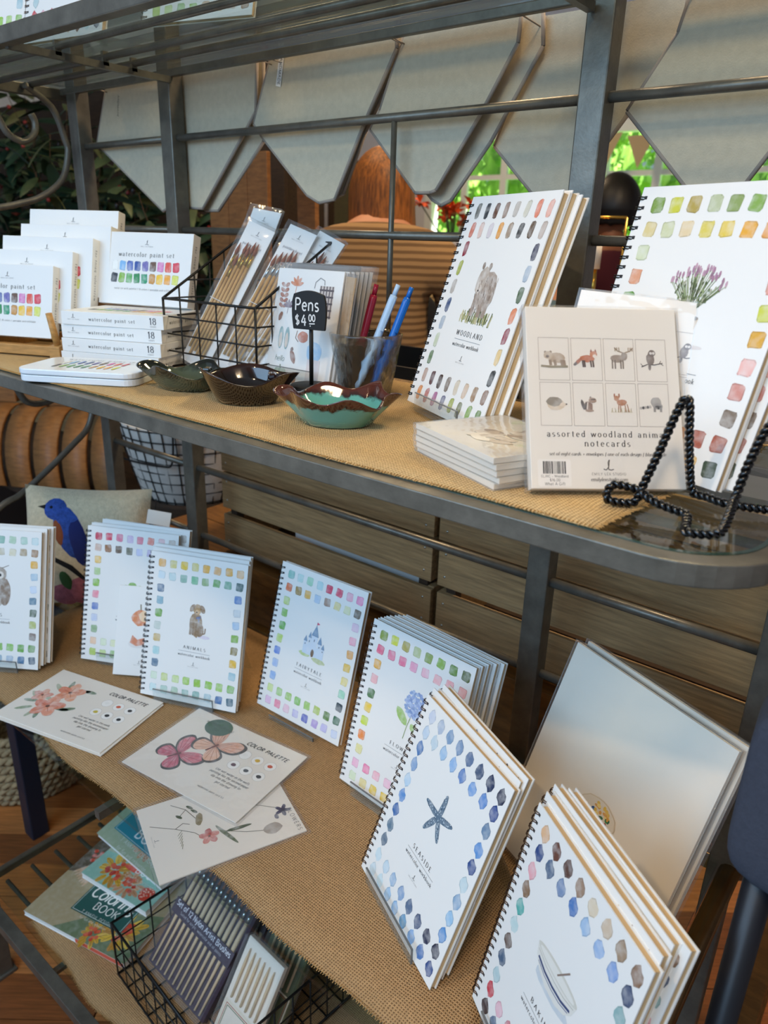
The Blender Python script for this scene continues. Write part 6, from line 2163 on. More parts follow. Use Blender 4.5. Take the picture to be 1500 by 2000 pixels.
# ------------------------------------------------------------------ pennants hung behind the rack
PEN = {
    'P1': (0.925, [(-1.464, 1.815), (-1.262, 1.815), (-1.280, 1.594), (-1.308, 1.583), (-1.519, 1.711)], 'canvas pennant at the left end, half behind a steel post'),
    'P2b': (0.942, [(-1.237, 1.815), (-1.030, 1.815), (-1.034, 1.694), (-1.161, 1.585), (-1.199, 1.585), (-1.246, 1.657)], 'canvas pennant tucked behind the one right of the left post'),
    'P2': (0.927, [(-1.238, 1.815), (-1.029, 1.815), (-1.035, 1.737), (-1.187, 1.588), (-1.222, 1.589), (-1.236, 1.614)], 'canvas pennant just right of the left post'),
    'P3b': (0.942, [(-0.972, 1.815), (-0.741, 1.815), (-0.738, 1.795), (-0.806, 1.697), (-0.851, 1.610), (-0.882, 1.598), (-0.929, 1.609)], 'canvas pennant tucked behind the wide one with a tag'),
    'P3': (0.927, [(-0.993, 1.815), (-0.740, 1.815), (-0.739, 1.795), (-0.799, 1.701), (-0.855, 1.601), (-0.889, 1.596), (-0.917, 1.608), (-1.022, 1.699), (-1.040, 1.719)], 'wide canvas pennant with a printed tag near the middle'),
    'P4b': (0.956, [(-0.735, 1.815), (-0.529, 1.815), (-0.525, 1.779), (-0.592, 1.673), (-0.652, 1.600), (-0.669, 1.593), (-0.686, 1.601), (-0.730, 1.640)], 'canvas pennant tucked behind the one above the flowers'),
    'P4': (0.934, [(-0.730, 1.815), (-0.547, 1.815), (-0.549, 1.781), (-0.597, 1.705), (-0.664, 1.612), (-0.674, 1.609), (-0.701, 1.609), (-0.790, 1.697), (-0.772, 1.721)], 'canvas pennant hanging above the orange flowers'),
    'P5': (0.970, [(-0.531, 1.815), (-0.354, 1.815), (-0.355, 1.774), (-0.405, 1.699), (-0.475, 1.606), (-0.497, 1.589), (-0.513, 1.594), (-0.594, 1.669)], 'canvas pennant behind the right post'),
    'P6': (0.945, [(-0.340, 1.815), (-0.218, 1.815), (-0.198, 1.698), (-0.253, 1.608), (-0.284, 1.580), (-0.398, 1.695), (-0.350, 1.770)], 'canvas pennant at the right end above the lavender workbook'),
}
for _k, (_y, _poly, _l) in PEN.items():
    cx = sum(a for a, b in _poly) / len(_poly)
    _t = thing('pennant', (cx, _y, 1.80), (0, 0, 0), _l, 'pennant', 'canvas pennants behind the rack')
    _n = len(_poly)
    _pl = [(a - cx, b - 1.80) for a, b in _poly]
    MB().prism(_pl, -0.0012, 0.0012).build('canvas', 'canvas', _t)
    _e = MB()
    for _i in range(_n):
        a, b = _pl[_i], _pl[(_i + 1) % _n]
        if a[1] > 0.002 and b[1] > 0.002:
            continue
        _e.tube([(a[0], 0.001, a[1]), (b[0], 0.001, b[1])], 0.0030, 6)
    _e.build('folded_hem', 'canvas_edge', _t)
    MB().tube([(_pl[0][0], 0, 0.0), (_pl[0][0] + 0.002, -0.02 - (_y - 0.925), 0.002)], 0.001, 5).build('hanging_tie', 'canvas_edge', _t)
for _x, _z, _l, _sh in ((-1.430, 1.775, 'narrow printed cloth tag on the leftmost pennant', -0.2), (-0.972, 1.790, 'narrow printed cloth tag on the wide middle pennant', -0.2)):
    _t = thing('cloth_tag', (_x, 0.9245, _z), (0, 0.22, 0), _l, 'tag')
    MB().box((0, 0, 0), (0.011, 0.0008, 0.045)).build('tag', 'paper', _t)
    _p = Print()
    _p.text('HANDMADE', 0, 0, 0.0075, '4a4a4a', 'sans', 0.08, rot=-pi / 2)
    obj('tag_print', _p.mesh('tag_print', lambda u, v, l: (u - 0.002, -0.0005 - l, v)), _t)

# ------------------------------------------------------------------ crates on the table behind
_t = thing('display_table', (-0.75, 1.17, 0), (0, 0, 0), 'brown wooden table behind the rack carrying the crates', 'table')
for _k in range(3):
    MB().box((0, -0.13 + 0.13 * _k, 0.835), (1.55, 0.127, 0.03)).build('plank', 'table_wood', _t, 0.001)
MB().box((0, -0.165, 0.76), (1.45, 0.02, 0.115)).build('apron', 'table_wood', _t, 0.001)
for _xx in (-0.70, 0.70):
    for _yy in (-0.12, 0.14):
        MB().box((_xx, _yy, 0.41), (0.06, 0.06, 0.82)).build('leg', 'table_wood', _t, 0.002)


def crate(x0, x1, label, seed):
    w = x1 - x0
    t = thing('wooden_crate', ((x0 + x1) / 2, 1.0, 0.852), (0, 0, 0), label, 'crate', 'weathered wooden crates behind the rack')
    r = random.Random(seed)
    for k in range(3):
        z = (0.051, 0.150, 0.237)[k] + r.uniform(-.0008, .0008)
        for y in (0.006, 0.300):
            MB().box((r.uniform(-.002, .002), y, z), (w - 0.003, 0.011, 0.0835)).build('slat', 'crate_wood', t, 0.0012)
            if y < 0.1:
                for sx in (-1, 1):
                    for dz in (-0.022, 0.022):
                        MB().lathe([(0, 0.0012), (0.0022, 0.0008), (0.0026, 0)], 8).build('nail', 'nail', t).matrix_local = Matrix.Translation((sx * (w / 2 - 0.018), y - 0.0056, z + dz)) @ Matrix.Rotation(pi / 2, 4, 'X')
    for sx in (-1, 1):
        for k in range(3):
            MB().box((sx * (w / 2 - 0.009), 0.153, (0.051, 0.150, 0.237)[k]), (0.014, 0.28, 0.0835)).build('end_slat', 'crate_wood', t, 0.0012)
        for y in (0.022, 0.284):
            MB().box((sx * (w / 2 - 0.026), y, 0.138), (0.02, 0.02, 0.27)).build('corner_post', 'crate_dark', t)
    for k in range(4):
        MB().box((0, 0.045 + 0.072 * k, 0.006), (w - 0.03, 0.066, 0.01)).build('floor_slat', 'crate_dark', t)
    return t


crate(-1.266, -0.678, 'weathered wooden crate with nailed slats, left one behind the rack', 1)
crate(-0.668, -0.080, 'weathered wooden crate with nailed slats, right one behind the rack', 2)
_t = thing('paper_stack', (-0.90, 1.06, 0.865), (0, 0, 0.0), 'white paper bundle inside the left crate seen through the slat gap', 'paper')
MB().box((0, 0.06, 0.055), (0.36, 0.14, 0.11)).build('sheets', 'paper', _t)
_t = thing('metal_bin', (-0.86, 1.16, 1.1295), (0, 0, 0), 'dark metal bin standing on the left crate behind the pens', 'bin')
_b = MB()
_pr = [(-0.20, 0.0), (0.20, 0.0), (0.225, 0.10), (0.24, 0.20), (0.27, 0.30), (0.262, 0.302), (0.228, 0.20), (0.19, 0.012), (-0.19, 0.012), (-0.212, 0.25), (-0.222, 0.25)]
_b.prism(_pr, -0.10, 0.12)
_b.build('shell', 'dark_stuff', _t, 0.002)
for _yy in (-0.105, 0.125):
    MB().prism([(-0.20, 0.0), (0.20, 0.0), (0.225, 0.10), (0.24, 0.20), (-0.215, 0.20)], _yy - 0.004, _yy + 0.004).build('end_plate', 'dark_stuff', _t)
MB().tube([(-0.217, -0.105, 0.25), (-0.217, 0.125, 0.25)], 0.006, 8).build('rolled_rim', 'steel_brown', _t)
# left table with basket and hoops
_t = thing('side_table', (-2.62, 1.50, 0), (0, 0, 0), 'dark wooden table at the left carrying the checked basket', 'table')
for _k in range(5):
    MB().box((0, -0.34 + 0.17 * _k, 0.70), (2.1, 0.167, 0.03)).build('plank', 'crate_dark', _t, 0.001)
for _xx in (-0.98, 0.98):
    for _yy in (-0.36, 0.36):
        MB().box((_xx, _yy, 0.342), (0.06, 0.06, 0.685)).build('leg', 'crate_dark', _t, 0.002)

# bent wooden strips in a row
_t = thing('bent_wood_rack', (-2.36, 1.18, 0.737), (0, 0, 0.5), 'row of bent brown wooden strips topped with blocks', 'rack')
for _k in range(5):
    _x = -0.26 + 0.105 * _k
    V, F = [], []
    for _i in range(13):
        a = radians(-10 + 125 * _i / 12)
        cy_, cz_ = 0.10 - 0.17 * cos(a), 0.02 + 0.21 * sin(a)
        for q in (0, 1):
            for s in (-1, 1):
                V.append((_x + s * 0.042 + 0.05 * (1 - _i / 12), cy_ + q * 0.012, cz_ - q * 0.006))
    for _i in range(12):
        b = 4 * _i
        F += [(b, b + 1, b + 5, b + 4), (b + 2, b + 6, b + 7, b + 3), (b, b + 4, b + 6, b + 2), (b + 1, b + 3, b + 7, b + 5)]
    MB().add(V, F, True).build('bent_strip', 'bent_wood', _t)
    MB().box((_x - 0.012, 0.155, 0.255), (0.075, 0.06, 0.055), 0.12).build('block', 'bent_wood', _t, 0.003)
for _k in range(3):
    MB().box((-0.16 + 0.17 * _k, 0.17, 0.305), (0.085, 0.07, 0.045), 0.35).build('pale_block', 'wood_pale', _t, 0.004)

# wire basket with a cloth liner
_t = thing('lined_basket', (-1.80, 1.32, 0.80), (0, 0, 0.2), 'black wire basket lined with pale checked cloth', 'basket')
_b = MB()
_b.lathe([(0.15, 0.0), (0.165, 0.03), (0.19, 0.12), (0.205, 0.20), (0.215, 0.24), (0.20, 0.245), (0.19, 0.20), (0.15, 0.02), (0.0, 0.015)], 40, fn=lambda r, z, a: (r * (1 + 0.012 * sin(9 * a)), z + 0.006 * sin(5 * a) * (z > .1)))
_b.build('cloth_liner', 'liner_cloth', _t)
for _k in range(8):
    _z = 0.006 + 0.032 * _k
    _r = 0.154 + 0.064 * (_z / 0.24) ** 0.85
    MB().tube([(_r * cos(2 * pi * i / 40), _r * sin(2 * pi * i / 40), _z) for i in range(40)], 0.0022, 5, True).build('hoop_wire', 'black_wire', _t)
for _k in range(36):
    a = 2 * pi * _k / 36
    MB().tube([((0.154 + 0.064 * (z / 0.24) ** 0.85) * cos(a), (0.154 + 0.064 * (z / 0.24) ** 0.85) * sin(a), z) for z in (0.0, 0.06, 0.12, 0.18, 0.24)], 0.0018, 5).build('upright_wire', 'black_wire', _t)
MB().tube(catmull([(-0.10, -0.19, 0.24), (-0.09, -0.20, 0.16), (-0.07, -0.203, 0.135), (0.07, -0.203, 0.135), (0.10, -0.195, 0.15), (0.105, -0.19, 0.24)], 5), 0.003, 6).build('handle', 'black_wire', _t)
_t2 = thing('basket_stand', (-1.80, 1.32, 0.716), (0, 0, 0.3), 'dark round wooden stand under the checked basket', 'stand')
MB().lathe([(0, 0), (0.17, 0), (0.175, 0.01), (0.16, 0.07), (0.165, 0.083), (0, 0.083)], 32).build('stand', 'crate_dark', _t2)
# honey coloured boards seen low at the left
_t = thing('wooden_chest', (-1.815, 0.955, 0), (0, 0, 0.0), 'honey brown wooden chest behind the puppy workbooks', 'chest')
for _k in range(4):
    MB().box((0, 0.008, 0.09 + 0.165 * _k), (0.52, 0.014, 0.16)).build('board', 'table_wood', _t, 0.001)
MB().box((0, 0.05, 0.335), (0.51, 0.07, 0.65)).build('body', 'crate_dark', _t)

# ------------------------------------------------------------------ greenery at the left
_leafm = []
for _m in ('leaf_green', 'leaf_olive', 'leaf_deep'):
    V, F = [], []
    for _i in range(7):
        u = _i / 6
        hw = 0.0105 * sin(pi * min(1, 0.08 + u * 0.92)) ** 0.8
        z = -0.020 * u * u
        V += [(-hw, u * 0.085, z - 0.002), (0, u * 0.085, z), (hw, u * 0.085, z - 0.002)]
    for _i in range(6):
        b = 3 * _i
        F += [(b, b + 1, b + 4, b + 3), (b + 1, b + 2, b + 5, b + 4)]
    _leafm.append(MB().add(V, F, True).mesh('leaf', _m))
_berm = MB().lathe([(0, -0.008), (0.006, -0.006), (0.0085, 0), (0.006, 0.006), (0, 0.008)], 10).mesh('berry', 'berry_red')
_oliv = MB().lathe([(0, -0.013), (0.006, -0.009), (0.008, 0), (0.006, 0.009), (0, 0.013)], 10).mesh('olive', 'olive_black')
_petm = MB().add([(0, 0, 0), (-0.012, 0.018, 0.004), (0, 0.032, 0.0), (0.012, 0.018, 0.004)], [(0, 1, 2, 3)], True).mesh('petal', 'petal_coral')


def garland(loc, n_stem, spread, height, label, seed, per=14):
    t = thing('faux_olive_garland', loc, (0, 0, 0), label, 'plant')
    r = random.Random(seed)
    for s in range(n_stem):
        a = r.uniform(-spread, spread)
        b = r.uniform(-0.15, 0.15)
        p0 = Vector((a, b, r.uniform(-0.05, 0.05)))
        p3 = p0 + Vector((r.uniform(-0.12, 0.12), r.uniform(-0.16, 0.06), r.uniform(0.6, 1.0) * height))
        p1 = p0.lerp(p3, 0.35) + Vector((r.uniform(-0.05, 0.05), r.uniform(-0.05, 0.05), 0))
        p2 = p0.lerp(p3, 0.7) + Vector((r.uniform(-0.05, 0.05), r.uniform(-0.05, 0.02), 0))
        path = catmull([p0, p1, p2, p3], 6)
        MB().tube(path, [0.0032 - 0.0022 * i / (len(path) - 1) for i in range(len(path))], 5).build('stem', 'stem_brown', t)
        for k in range(per):
            q = path[int((0.08 + 0.92 * k / per) * (len(path) - 1))]
            o = obj('leaf', _leafm[r.randrange(3)], t, 0, q, (r.uniform(-0.7, 0.9), r.uniform(-0.8, 0.8), r.uniform(0, 6.28)))
            sc = r.uniform(1.4, 2.4)
            o.scale = (sc, sc, sc)
        if s % 2 == 0:
            obj('berry', _berm, t, 0, path[-3] + Vector((0.012, -0.02, -0.01)))
            obj('berry', _berm, t, 0, path[-6] + Vector((-0.012, -0.02, -0.004)))
        if s % 4 == 1:
            obj('olive', _oliv, t, 0, path[-4] + Vector((0.01, -0.02, -0.018)))
        if s % 4 == 3:
            c = path[len(path) // 2] + Vector((0, -0.03, 0))
            for k in range(6):
                obj('petal', _petm, t, 0, c, (0.5, 0, k * 1.047))
    return t


garland((-3.44, 1.70, 1.20), 15, 0.26, 0.95, 'tall leafy faux olive branches with red berries behind the left scroll', 3, 18)
garland((-2.72, 1.70, 1.20), 15, 0.26, 0.80, 'tall leafy faux olive branches with red berries beside the left post', 5, 18)
_t = thing('planter_box', (-3.05, 1.70, 0.716), (0, 0, 0.0), 'brown wooden planter box holding the faux olive branches', 'planter')
for _k in range(3):
    MB().box((0, -0.135, 0.075 + 0.155 * _k), (1.3, 0.018, 0.148)).build('board', 'crate_wood', _t, 0.001)
MB().box((0, 0.0, 0.23), (1.28, 0.24, 0.45)).build('body', 'crate_dark', _t)
garland((-2.16, 1.66, 1.34), 7, 0.08, 0.40, 'smaller leafy faux olive branches between the two left posts', 8, 14)
_t = thing('floor_vase', (-2.16, 1.72, 0.716), (0, 0, 0.0), 'dark pottery vase holding the smaller olive branches', 'vase')
MB().lathe([(0, 0), (0.07, 0), (0.10, 0.12), (0.11, 0.30), (0.07, 0.52), (0.055, 0.60), (0.065, 0.63), (0.05, 0.62), (0, 0.4)], 24).build('body', 'glaze_brown', _t)
_t = thing('hutch', (-3.35, 2.02, 0), (0, 0, 0.0), 'dark wooden hutch standing behind the greenery', 'hutch')
for _k in range(10):
    MB().box((-1.125 + 0.25 * _k, 0, 1.06), (0.247, 0.02, 2.12)).build('board', 'crate_dark', _t, 0.001)
MB().box((0, 0.11, 1.03), (2.48, 0.2, 2.06)).build('body', 'crate_dark', _t)

# tan boards and panels behind the brush basket
_t = thing('folding_screen', (-1.87, 1.60, 0.716), (0, 0, 0.05), 'tan wooden board screen behind the brush basket', 'screen')
for _k in range(3):
    MB().box((-0.085 + 0.085 * _k, 0, 0.53), (0.083, 0.016, 1.06)).build('board', 'bent_wood', _t, 0.001)
MB().box((0, 0.0, 0.01), (0.28, 0.10, 0.02)).build('foot', 'bent_wood', _t)
_t = thing('leaning_plank', (-1.30, 1.335, 0.852), (-0.05, -0.06, 0.1), 'tan plank leaning upright behind the pennants', 'plank')
MB().box((0, 0, 0.45), (0.055, 0.016, 0.90)).build('board', 'bent_wood', _t, 0.001)
_t = thing('shelf_unit', (-2.75, 3.9, 0), (0, 0, 0.1), 'dark shelving unit far behind the rack', 'shelf unit')
for _xx in (-0.5, 0.5):
    MB().box((_xx, 0, 1.0), (0.05, 0.35, 2.0)).build('side_panel', 'crate_dark', _t)
for _k in range(5):
    MB().box((0, 0, 0.2 + 0.42 * _k), (0.95, 0.34, 0.03)).build('shelf_board', 'crate_dark', _t)
_t.location = (-3.75, 3.6, 0)
# orange flowers in a vase near the window
_t = thing('flower_vase', (-2.03, 3.0, 0), (0, 0, 0), 'vase of bright orange flowers on a side table near the window', 'flowers')
MB().lathe([(0, 1.30), (0.06, 1.30), (0.09, 1.38), (0.07, 1.48), (0.05, 1.53), (0.06, 1.55), (0.0, 1.55)], 24).build('vase', 'wall_paint', _t)
MB().lathe([(0, 1.27), (0.28, 1.27), (0.28, 1.30), (0, 1.30)], 28).build('table_top', 'crate_wood', _t)
MB().tube([(0, 0, 0), (0, 0, 1.27)], 0.03, 10).build('table_leg', 'crate_wood', _t)
_r = random.Random(2)
for _k in range(12):
    c = Vector((_r.uniform(-0.16, 0.16), _r.uniform(-0.1, 0.1), 1.60 + _r.uniform(0, 0.14)))
    b = MB()
    for _q in range(9):
        M = Euler((_r.uniform(-0.6, 0.9), 0, _q * 0.7)).to_matrix()
        b.add([c + M @ Vector(v) for v in ((0, 0, 0), (-0.018, 0.03, 0.01), (0, 0.055, 0), (0.018, 0.03, 0.01))], [(0, 1, 2, 3)], True)
    b.build('bloom', 'petal_orange', _t)
    MB().tube([(0, 0, 1.5), c], 0.003, 5).build('stem', 'leaf_green', _t)

# bunting on the window
for _k in range(3):
    _q = thing('bunting_flag', (-1.95 + 0.19 * _k, 4.42, 2.16 - 0.02 * _k), (0, 0, 0), ['tan bunting flag', 'tan bunting flag', 'tan bunting flag'][_k] + ' hung inside the right window, ' + ['left', 'middle', 'right'][_k] + ' of three', 'bunting', 'bunting in the window')
    MB().prism([(-0.08, 0), (0.08, 0), (0, -0.17)], 0, 0.004).build('flag', 'bunting_tan', _q)

# ------------------------------------------------------------------ people in the background


def skin_mesh(name, verts, edges, radii, m, parent, sub=2):
    me = bpy.data.meshes.new(name)
    me.from_pydata(verts, edges, [])
    me.materials.append(MATS[m])
    o = bpy.data.objects.new(name, me)
    COL.objects.link(o)
    o.parent = parent
    s = o.modifiers.new('skin', 'SKIN')
    for i, r in enumerate(radii):
        me.skin_vertices[0].data[i].radius = r if isinstance(r, tuple) else (r, r)
    me.skin_vertices[0].data[0].use_root = True
    s.use_smooth_shade = True
    d = o.modifiers.new('sub', 'SUBSURF')
    d.levels = sub
    d.render_levels = sub
    return o


def person(loc, yaw, H, label, skin, top, legs, hair, style, arm_l, arm_r, head_turn=0.0, drop=0.0, hs=1.0):
    """figure facing local +Y; arm = (elbow, wrist) in local coordinates"""
    t = thing('person', loc, (0, 0, yaw), label, 'person')
    k = H / 1.70
    sh = 1.40
    V = [(0, 0, 0.95), (0, 0, 1.12), (0, -0.01, 1.30), (0, -0.015, 1.40), (0, 0.0 + drop * 0.2, 1.48 - drop * 0.3), (0, 0.015 + drop * 0.4, 1.55 - drop * 0.8)]
    E = [(0, 1), (1, 2), (2, 3), (3, 4), (4, 5)]
    Rr = [(0.12, 0.085), (0.105, 0.08), (0.105, 0.075), (0.075, 0.055), (0.048, 0.048), (0.055, 0.058)]
    for sx, (el, wr) in ((-1, arm_l), (1, arm_r)):
        i = len(V)
        V += [(sx * 0.155, -0.01, sh - 0.02), el, wr, tuple(Vector(wr) + (Vector(wr) - Vector(el)).normalized() * 0.08)]
        E += [(3, i), (i, i + 1), (i + 1, i + 2), (i + 2, i + 3)]
        Rr += [(0.048, 0.048), (0.040, 0.040), (0.028, 0.028), (0.034, 0.02)]
        w = Vector(V[i + 3])
        d = (Vector(wr) - Vector(el)).normalized()
        side = d.cross(Vector((0, 0, 1)))
        side = side.normalized() if side.length > 0.1 else Vector((1, 0, 0))
        for q, ln in ((-0.026, 0.065), (-0.009, 0.078), (0.009, 0.074), (0.026, 0.058)):
            j = len(V)
            V += [tuple(w + side * q + d * ln * 0.5), tuple(w + side * q + d * ln + Vector((0, 0, -0.012)))]
            E += [(i + 3, j), (j, j + 1)]
            Rr += [0.0095, 0.008]
        j = len(V)
        V += [tuple(Vector(wr) + d * 0.05 + side * 0.045 * -sx), tuple(Vector(wr) + d * 0.085 + side * 0.055 * -sx)]
        E += [(i + 2, j), (j, j + 1)]
        Rr += [0.0105, 0.009]
    for sx in (-1, 1):
        i = len(V)
        V += [(sx * 0.09, 0, 0.88), (sx * 0.10, 0.01, 0.48), (sx * 0.10, -0.01, 0.09), (sx * 0.105, 0.13, 0.035)]
        E += [(0, i), (i, i + 1), (i + 1, i + 2), (i + 2, i + 3)]
        Rr += [0.085, 0.056, 0.040, (0.04, 0.028)]
    V = [tuple(Vector(v) * k) for v in V]
    skin_mesh('body', V, E, [tuple(x * k for x in (r if isinstance(r, tuple) else (r, r))) for r in Rr], skin, t)
    # head with a face
    hd = MB()
    n, mth = 24, 16
    VV, FF = [], []
    hz = 1.605 * k - drop
    fw = 0.02 * k + drop * 0.5
    M = Matrix.Rotation(head_turn, 3, 'Z')
    for j in range(mth + 1):
        ph = -pi / 2 + pi * j / mth
        for i in range(n):
            a = 2 * pi * i / n
            x, y, z = 0.074 * cos(ph) * cos(a), 0.092 * cos(ph) * sin(a), 0.118 * sin(ph)
            if z < 0:
                x *= 1 + 0.9 * z
                y = y * (1 + 0.6 * z) + 0.012 * (-z / 0.118)
            if y > 0.07 and abs(x) < 0.02 and -0.045 < z < 0.02:
                y += 0.020 * (1 - abs(x) / 0.02) * (0.02 - z) / 0.065
            if y > 0.05 and 0.0 < z < 0.03 and 0.015 < abs(x) < 0.045:
                y -= 0.008
            VV.append(M @ Vector((x * k * hs, y * k * hs, z * k * hs)) + Vector((0, fw, hz)))
    for j in range(mth):
        for i in range(n):
            l = (i + 1) % n
            FF.append((j * n + i, j * n + l, (j + 1) * n + l, (j + 1) * n + i))
    ho = hd.add(VV, FF, True).build('head', skin, t)
    for sx in (-1, 1):
        c = M @ Vector((sx * 0.030 * k * hs, 0.083 * k * hs, 0.012 * k * hs)) + Vector((0, fw, hz))
        MB().lathe([(0, -0.009), (0.007, -0.006), (0.0105, 0), (0.007, 0.006), (0, 0.009)], 10, c).build('eye', 'olive_black', ho)
        c = M @ Vector((sx * 0.076 * k * hs, -0.002, -0.005 * k)) + Vector((0, fw, hz))
        MB().lathe([(0, -0.03), (0.008, -0.02), (0.011, 0.005), (0.009, 0.024), (0, 0.03)], 10, c).build('ear', skin, ho)
    c = M @ Vector((0, 0.096 * k * hs, -0.062 * k * hs)) + Vector((0, fw, hz))
    MB().box(c, (0.042, 0.008, 0.010), head_turn).build('mouth', 'wool_pink', ho, 0.003)
    # hair
    hb = MB()
    VV, FF = [], []
    rr = random.Random(int(H * 1000))
    rows = 18
    for j in range(rows + 1):
        u = j / rows
        for i in range(n + 1):
            a = radians(-215 + 250 * i / n) if style == 'long' else radians(-212 + 244 * i / n)
            if u < 0.5:
                ph = pi / 2 * (1 - u / 0.5)
                x, y, z = 0.088 * cos(ph) * cos(a), 0.104 * cos(ph) * sin(a), 0.132 * sin(ph)
            else:
                w = (u - 0.5) / 0.5
                ln = 0.27 if style == 'long' else 0.06
                sp = 1 + (0.10 * w if style == 'long' else -0.16 * w)
                x, y, z = 0.088 * sp * cos(a), 0.104 * sp * sin(a) - (0.02 * w if style == 'long' else 0), -ln * w * (0.9 + 0.2 * rr.random() * (w > 0.9))
            wv = 1 + 0.025 * sin(i * 2.1 + j * 0.25) * u
            VV.append(M @ Vector((x * wv * k * hs, y * wv * k * hs, z * k * hs)) + Vector((0, fw - 0.005, hz)))
    m_ = n + 1
    for j in range(rows):
        for i in range(n):
            FF.append((j * m_ + i, j * m_ + i + 1, (j + 1) * m_ + i + 1, (j + 1) * m_ + i))
    o = hb.add(VV, FF, True).build('hair', hair, t)
    so = o.modifiers.new('thick', 'SOLIDIFY')
    so.thickness = 0.018
    so.offset = 0
    # top and trousers, one size larger than the body
    V = [(0, 0, 0.92), (0, 0, 1.12), (0, -0.012, 1.30), (0, -0.018, 1.40), (0, -0.008, 1.452)]
    E = [(0, 1), (1, 2), (2, 3), (3, 4)]
    Rr = [(0.165, 0.125), (0.150, 0.118), (0.155, 0.118), (0.115, 0.085), (0.068, 0.062)]
    for sx, (el, wr) in ((-1, arm_l), (1, arm_r)):
        i = len(V)
        V += [(sx * 0.160, -0.012, sh - 0.022), el, tuple(Vector(el).lerp(Vector(wr), 0.92))]
        E += [(3, i), (i, i + 1), (i + 1, i + 2)]
        Rr += [0.070, 0.060, 0.044]
    skin_mesh('top', [tuple(Vector(v) * k) for v in V], E, [tuple(x * k for x in (r if isinstance(r, tuple) else (r, r))) for r in Rr], top, t)
    V = [(0, 0, 0.98), (0, 0, 0.90)]
    E = [(0, 1)]
    Rr = [(0.165, 0.125), (0.165, 0.125)]
    for sx in (-1, 1):
        i = len(V)
        V += [(sx * 0.092, 0, 0.84), (sx * 0.10, 0.01, 0.48), (sx * 0.10, -0.01, 0.11)]
        E += [(1, i), (i, i + 1), (i + 1, i + 2)]
        Rr += [0.098, 0.072, 0.058]
    skin_mesh('trousers', [tuple(Vector(v) * k) for v in V], E, [tuple(x * k for x in (r if isinstance(r, tuple) else (r, r))) for r in Rr], legs, t)
    return t


person((-1.365, 1.66, 0), 0.62, 1.86, 'person with long copper hair in a tan striped sweater seen from behind', 'skin', 'sweater', 'denim', 'hair_copper', 'long',
       ((-0.27, 0.06, 1.13), (-0.16, 0.27, 1.10)), ((0.27, 0.06, 1.13), (0.18, 0.27, 1.08)), 0.5, drop=0.10, hs=0.84)
person((-1.83, 2.28, 0), -2.5, 1.62, 'person with dark brown hair in a black top facing the copper haired one', 'skin', 'shirt_dark', 'denim', 'hair_brown', 'long',
       ((-0.25, 0.03, 1.14), (-0.22, 0.20, 1.02)), ((0.25, 0.03, 1.14), (0.20, 0.22, 1.04)))
person((-1.22, 2.55, 0), 0.9, 1.60, 'person in a grey blue shirt half hidden behind the striped sweater', 'skin', 'shirt_blue', 'denim', 'hair_brown', 'short',
       ((-0.25, 0.02, 1.12), (-0.24, 0.14, 0.95)), ((0.25, 0.02, 1.12), (0.24, 0.14, 0.95)))
person((-1.36, 3.25, 0), 1.25, 1.80, 'person with short black hair in a wine red top near the right window', 'skin_dark', 'shirt_wine', 'denim', 'hair_black', 'short',
       ((-0.26, 0.05, 1.14), (-0.10, 0.26, 1.20)), ((0.26, 0.05, 1.14), (0.12, 0.26, 1.18)), 0.3)

# brass candle holder frame in front of the dark haired person
_t = thing('candle_holder', (-0.665, 1.52, 0), (0, 0, 0.35), 'brass frame candle holder with a pale candle behind the right post', 'candle holder')
for _a, _b in (((-0.05, 0, 1.42), (-0.05, 0, 1.60)), ((0.05, 0, 1.42), (0.05, 0, 1.60)), ((-0.05, 0, 1.60), (0.05, 0, 1.60)), ((-0.05, 0, 1.42), (0.05, 0, 1.42))):
    MB().tube([_a, _b], 0.003, 6).build('frame_bar', 'brass', _t)
MB().tube([(0, 0, 1.43), (0, 0, 1.50)], [0.006, 0.004], 8).build('candle_stem', 'brass', _t)
MB().tube([(0, 0, 1.50), (0, 0, 1.565)], 0.009, 10).build('candle', 'folio_cream', _t)
MB().box((0, 0, 1.405), (0.16, 0.12, 0.03)).build('base', 'brass', _t, 0.003)
MB().tube([(0, 0, 0), (0, 0, 1.39)], 0.03, 10).build('pedestal', 'crate_dark', _t)

# ------------------------------------------------------------------ things on the floor at the left
_t = thing('seagrass_basket', (-1.965, 0.775, 0), (0, 0, 0), 'round woven seagrass basket on the floor at the left', 'basket')
for _k in range(9):
    _z = 0.012 + 0.024 * _k
    _rd = 0.165 + 0.028 * sin(pi * min(1, (_k + 1) / 9))
    b = MB()
    for ph in (0, pi):
        pts = []
        for i in range(120):
            a = 2 * pi * i / 120
            tw = 26 * a + ph + _k * 1.3
            pts.append(((_rd + 0.007 * cos(tw)) * cos(a), (_rd + 0.007 * cos(tw)) * sin(a), _z + 0.007 * sin(tw)))
        b.tube(pts, 0.0085, 5, True)
    b.build('woven_coil', 'seagrass', _t)
MB().lathe([(0, 0.004), (0.16, 0.004), (0.16, 0.010), (0, 0.010)], 32).build('base', 'seagrass', _t)
_t = thing('low_bench', (-1.95, 0.775, 0), (0, 0, 0), 'navy painted low bench standing over the seagrass basket', 'bench')
for _xx, _yy in ((-0.27, -0.13), (0.265, -0.127), (-0.27, 0.13), (0.265, 0.13)):
    MB().box((_xx, _yy, 0.22), (0.046, 0.046, 0.44)).build('leg', 'navy_paint', _t, 0.003)
MB().box((0, 0, 0.455), (0.60, 0.32, 0.03)).build('seat', 'navy_paint', _t, 0.004)

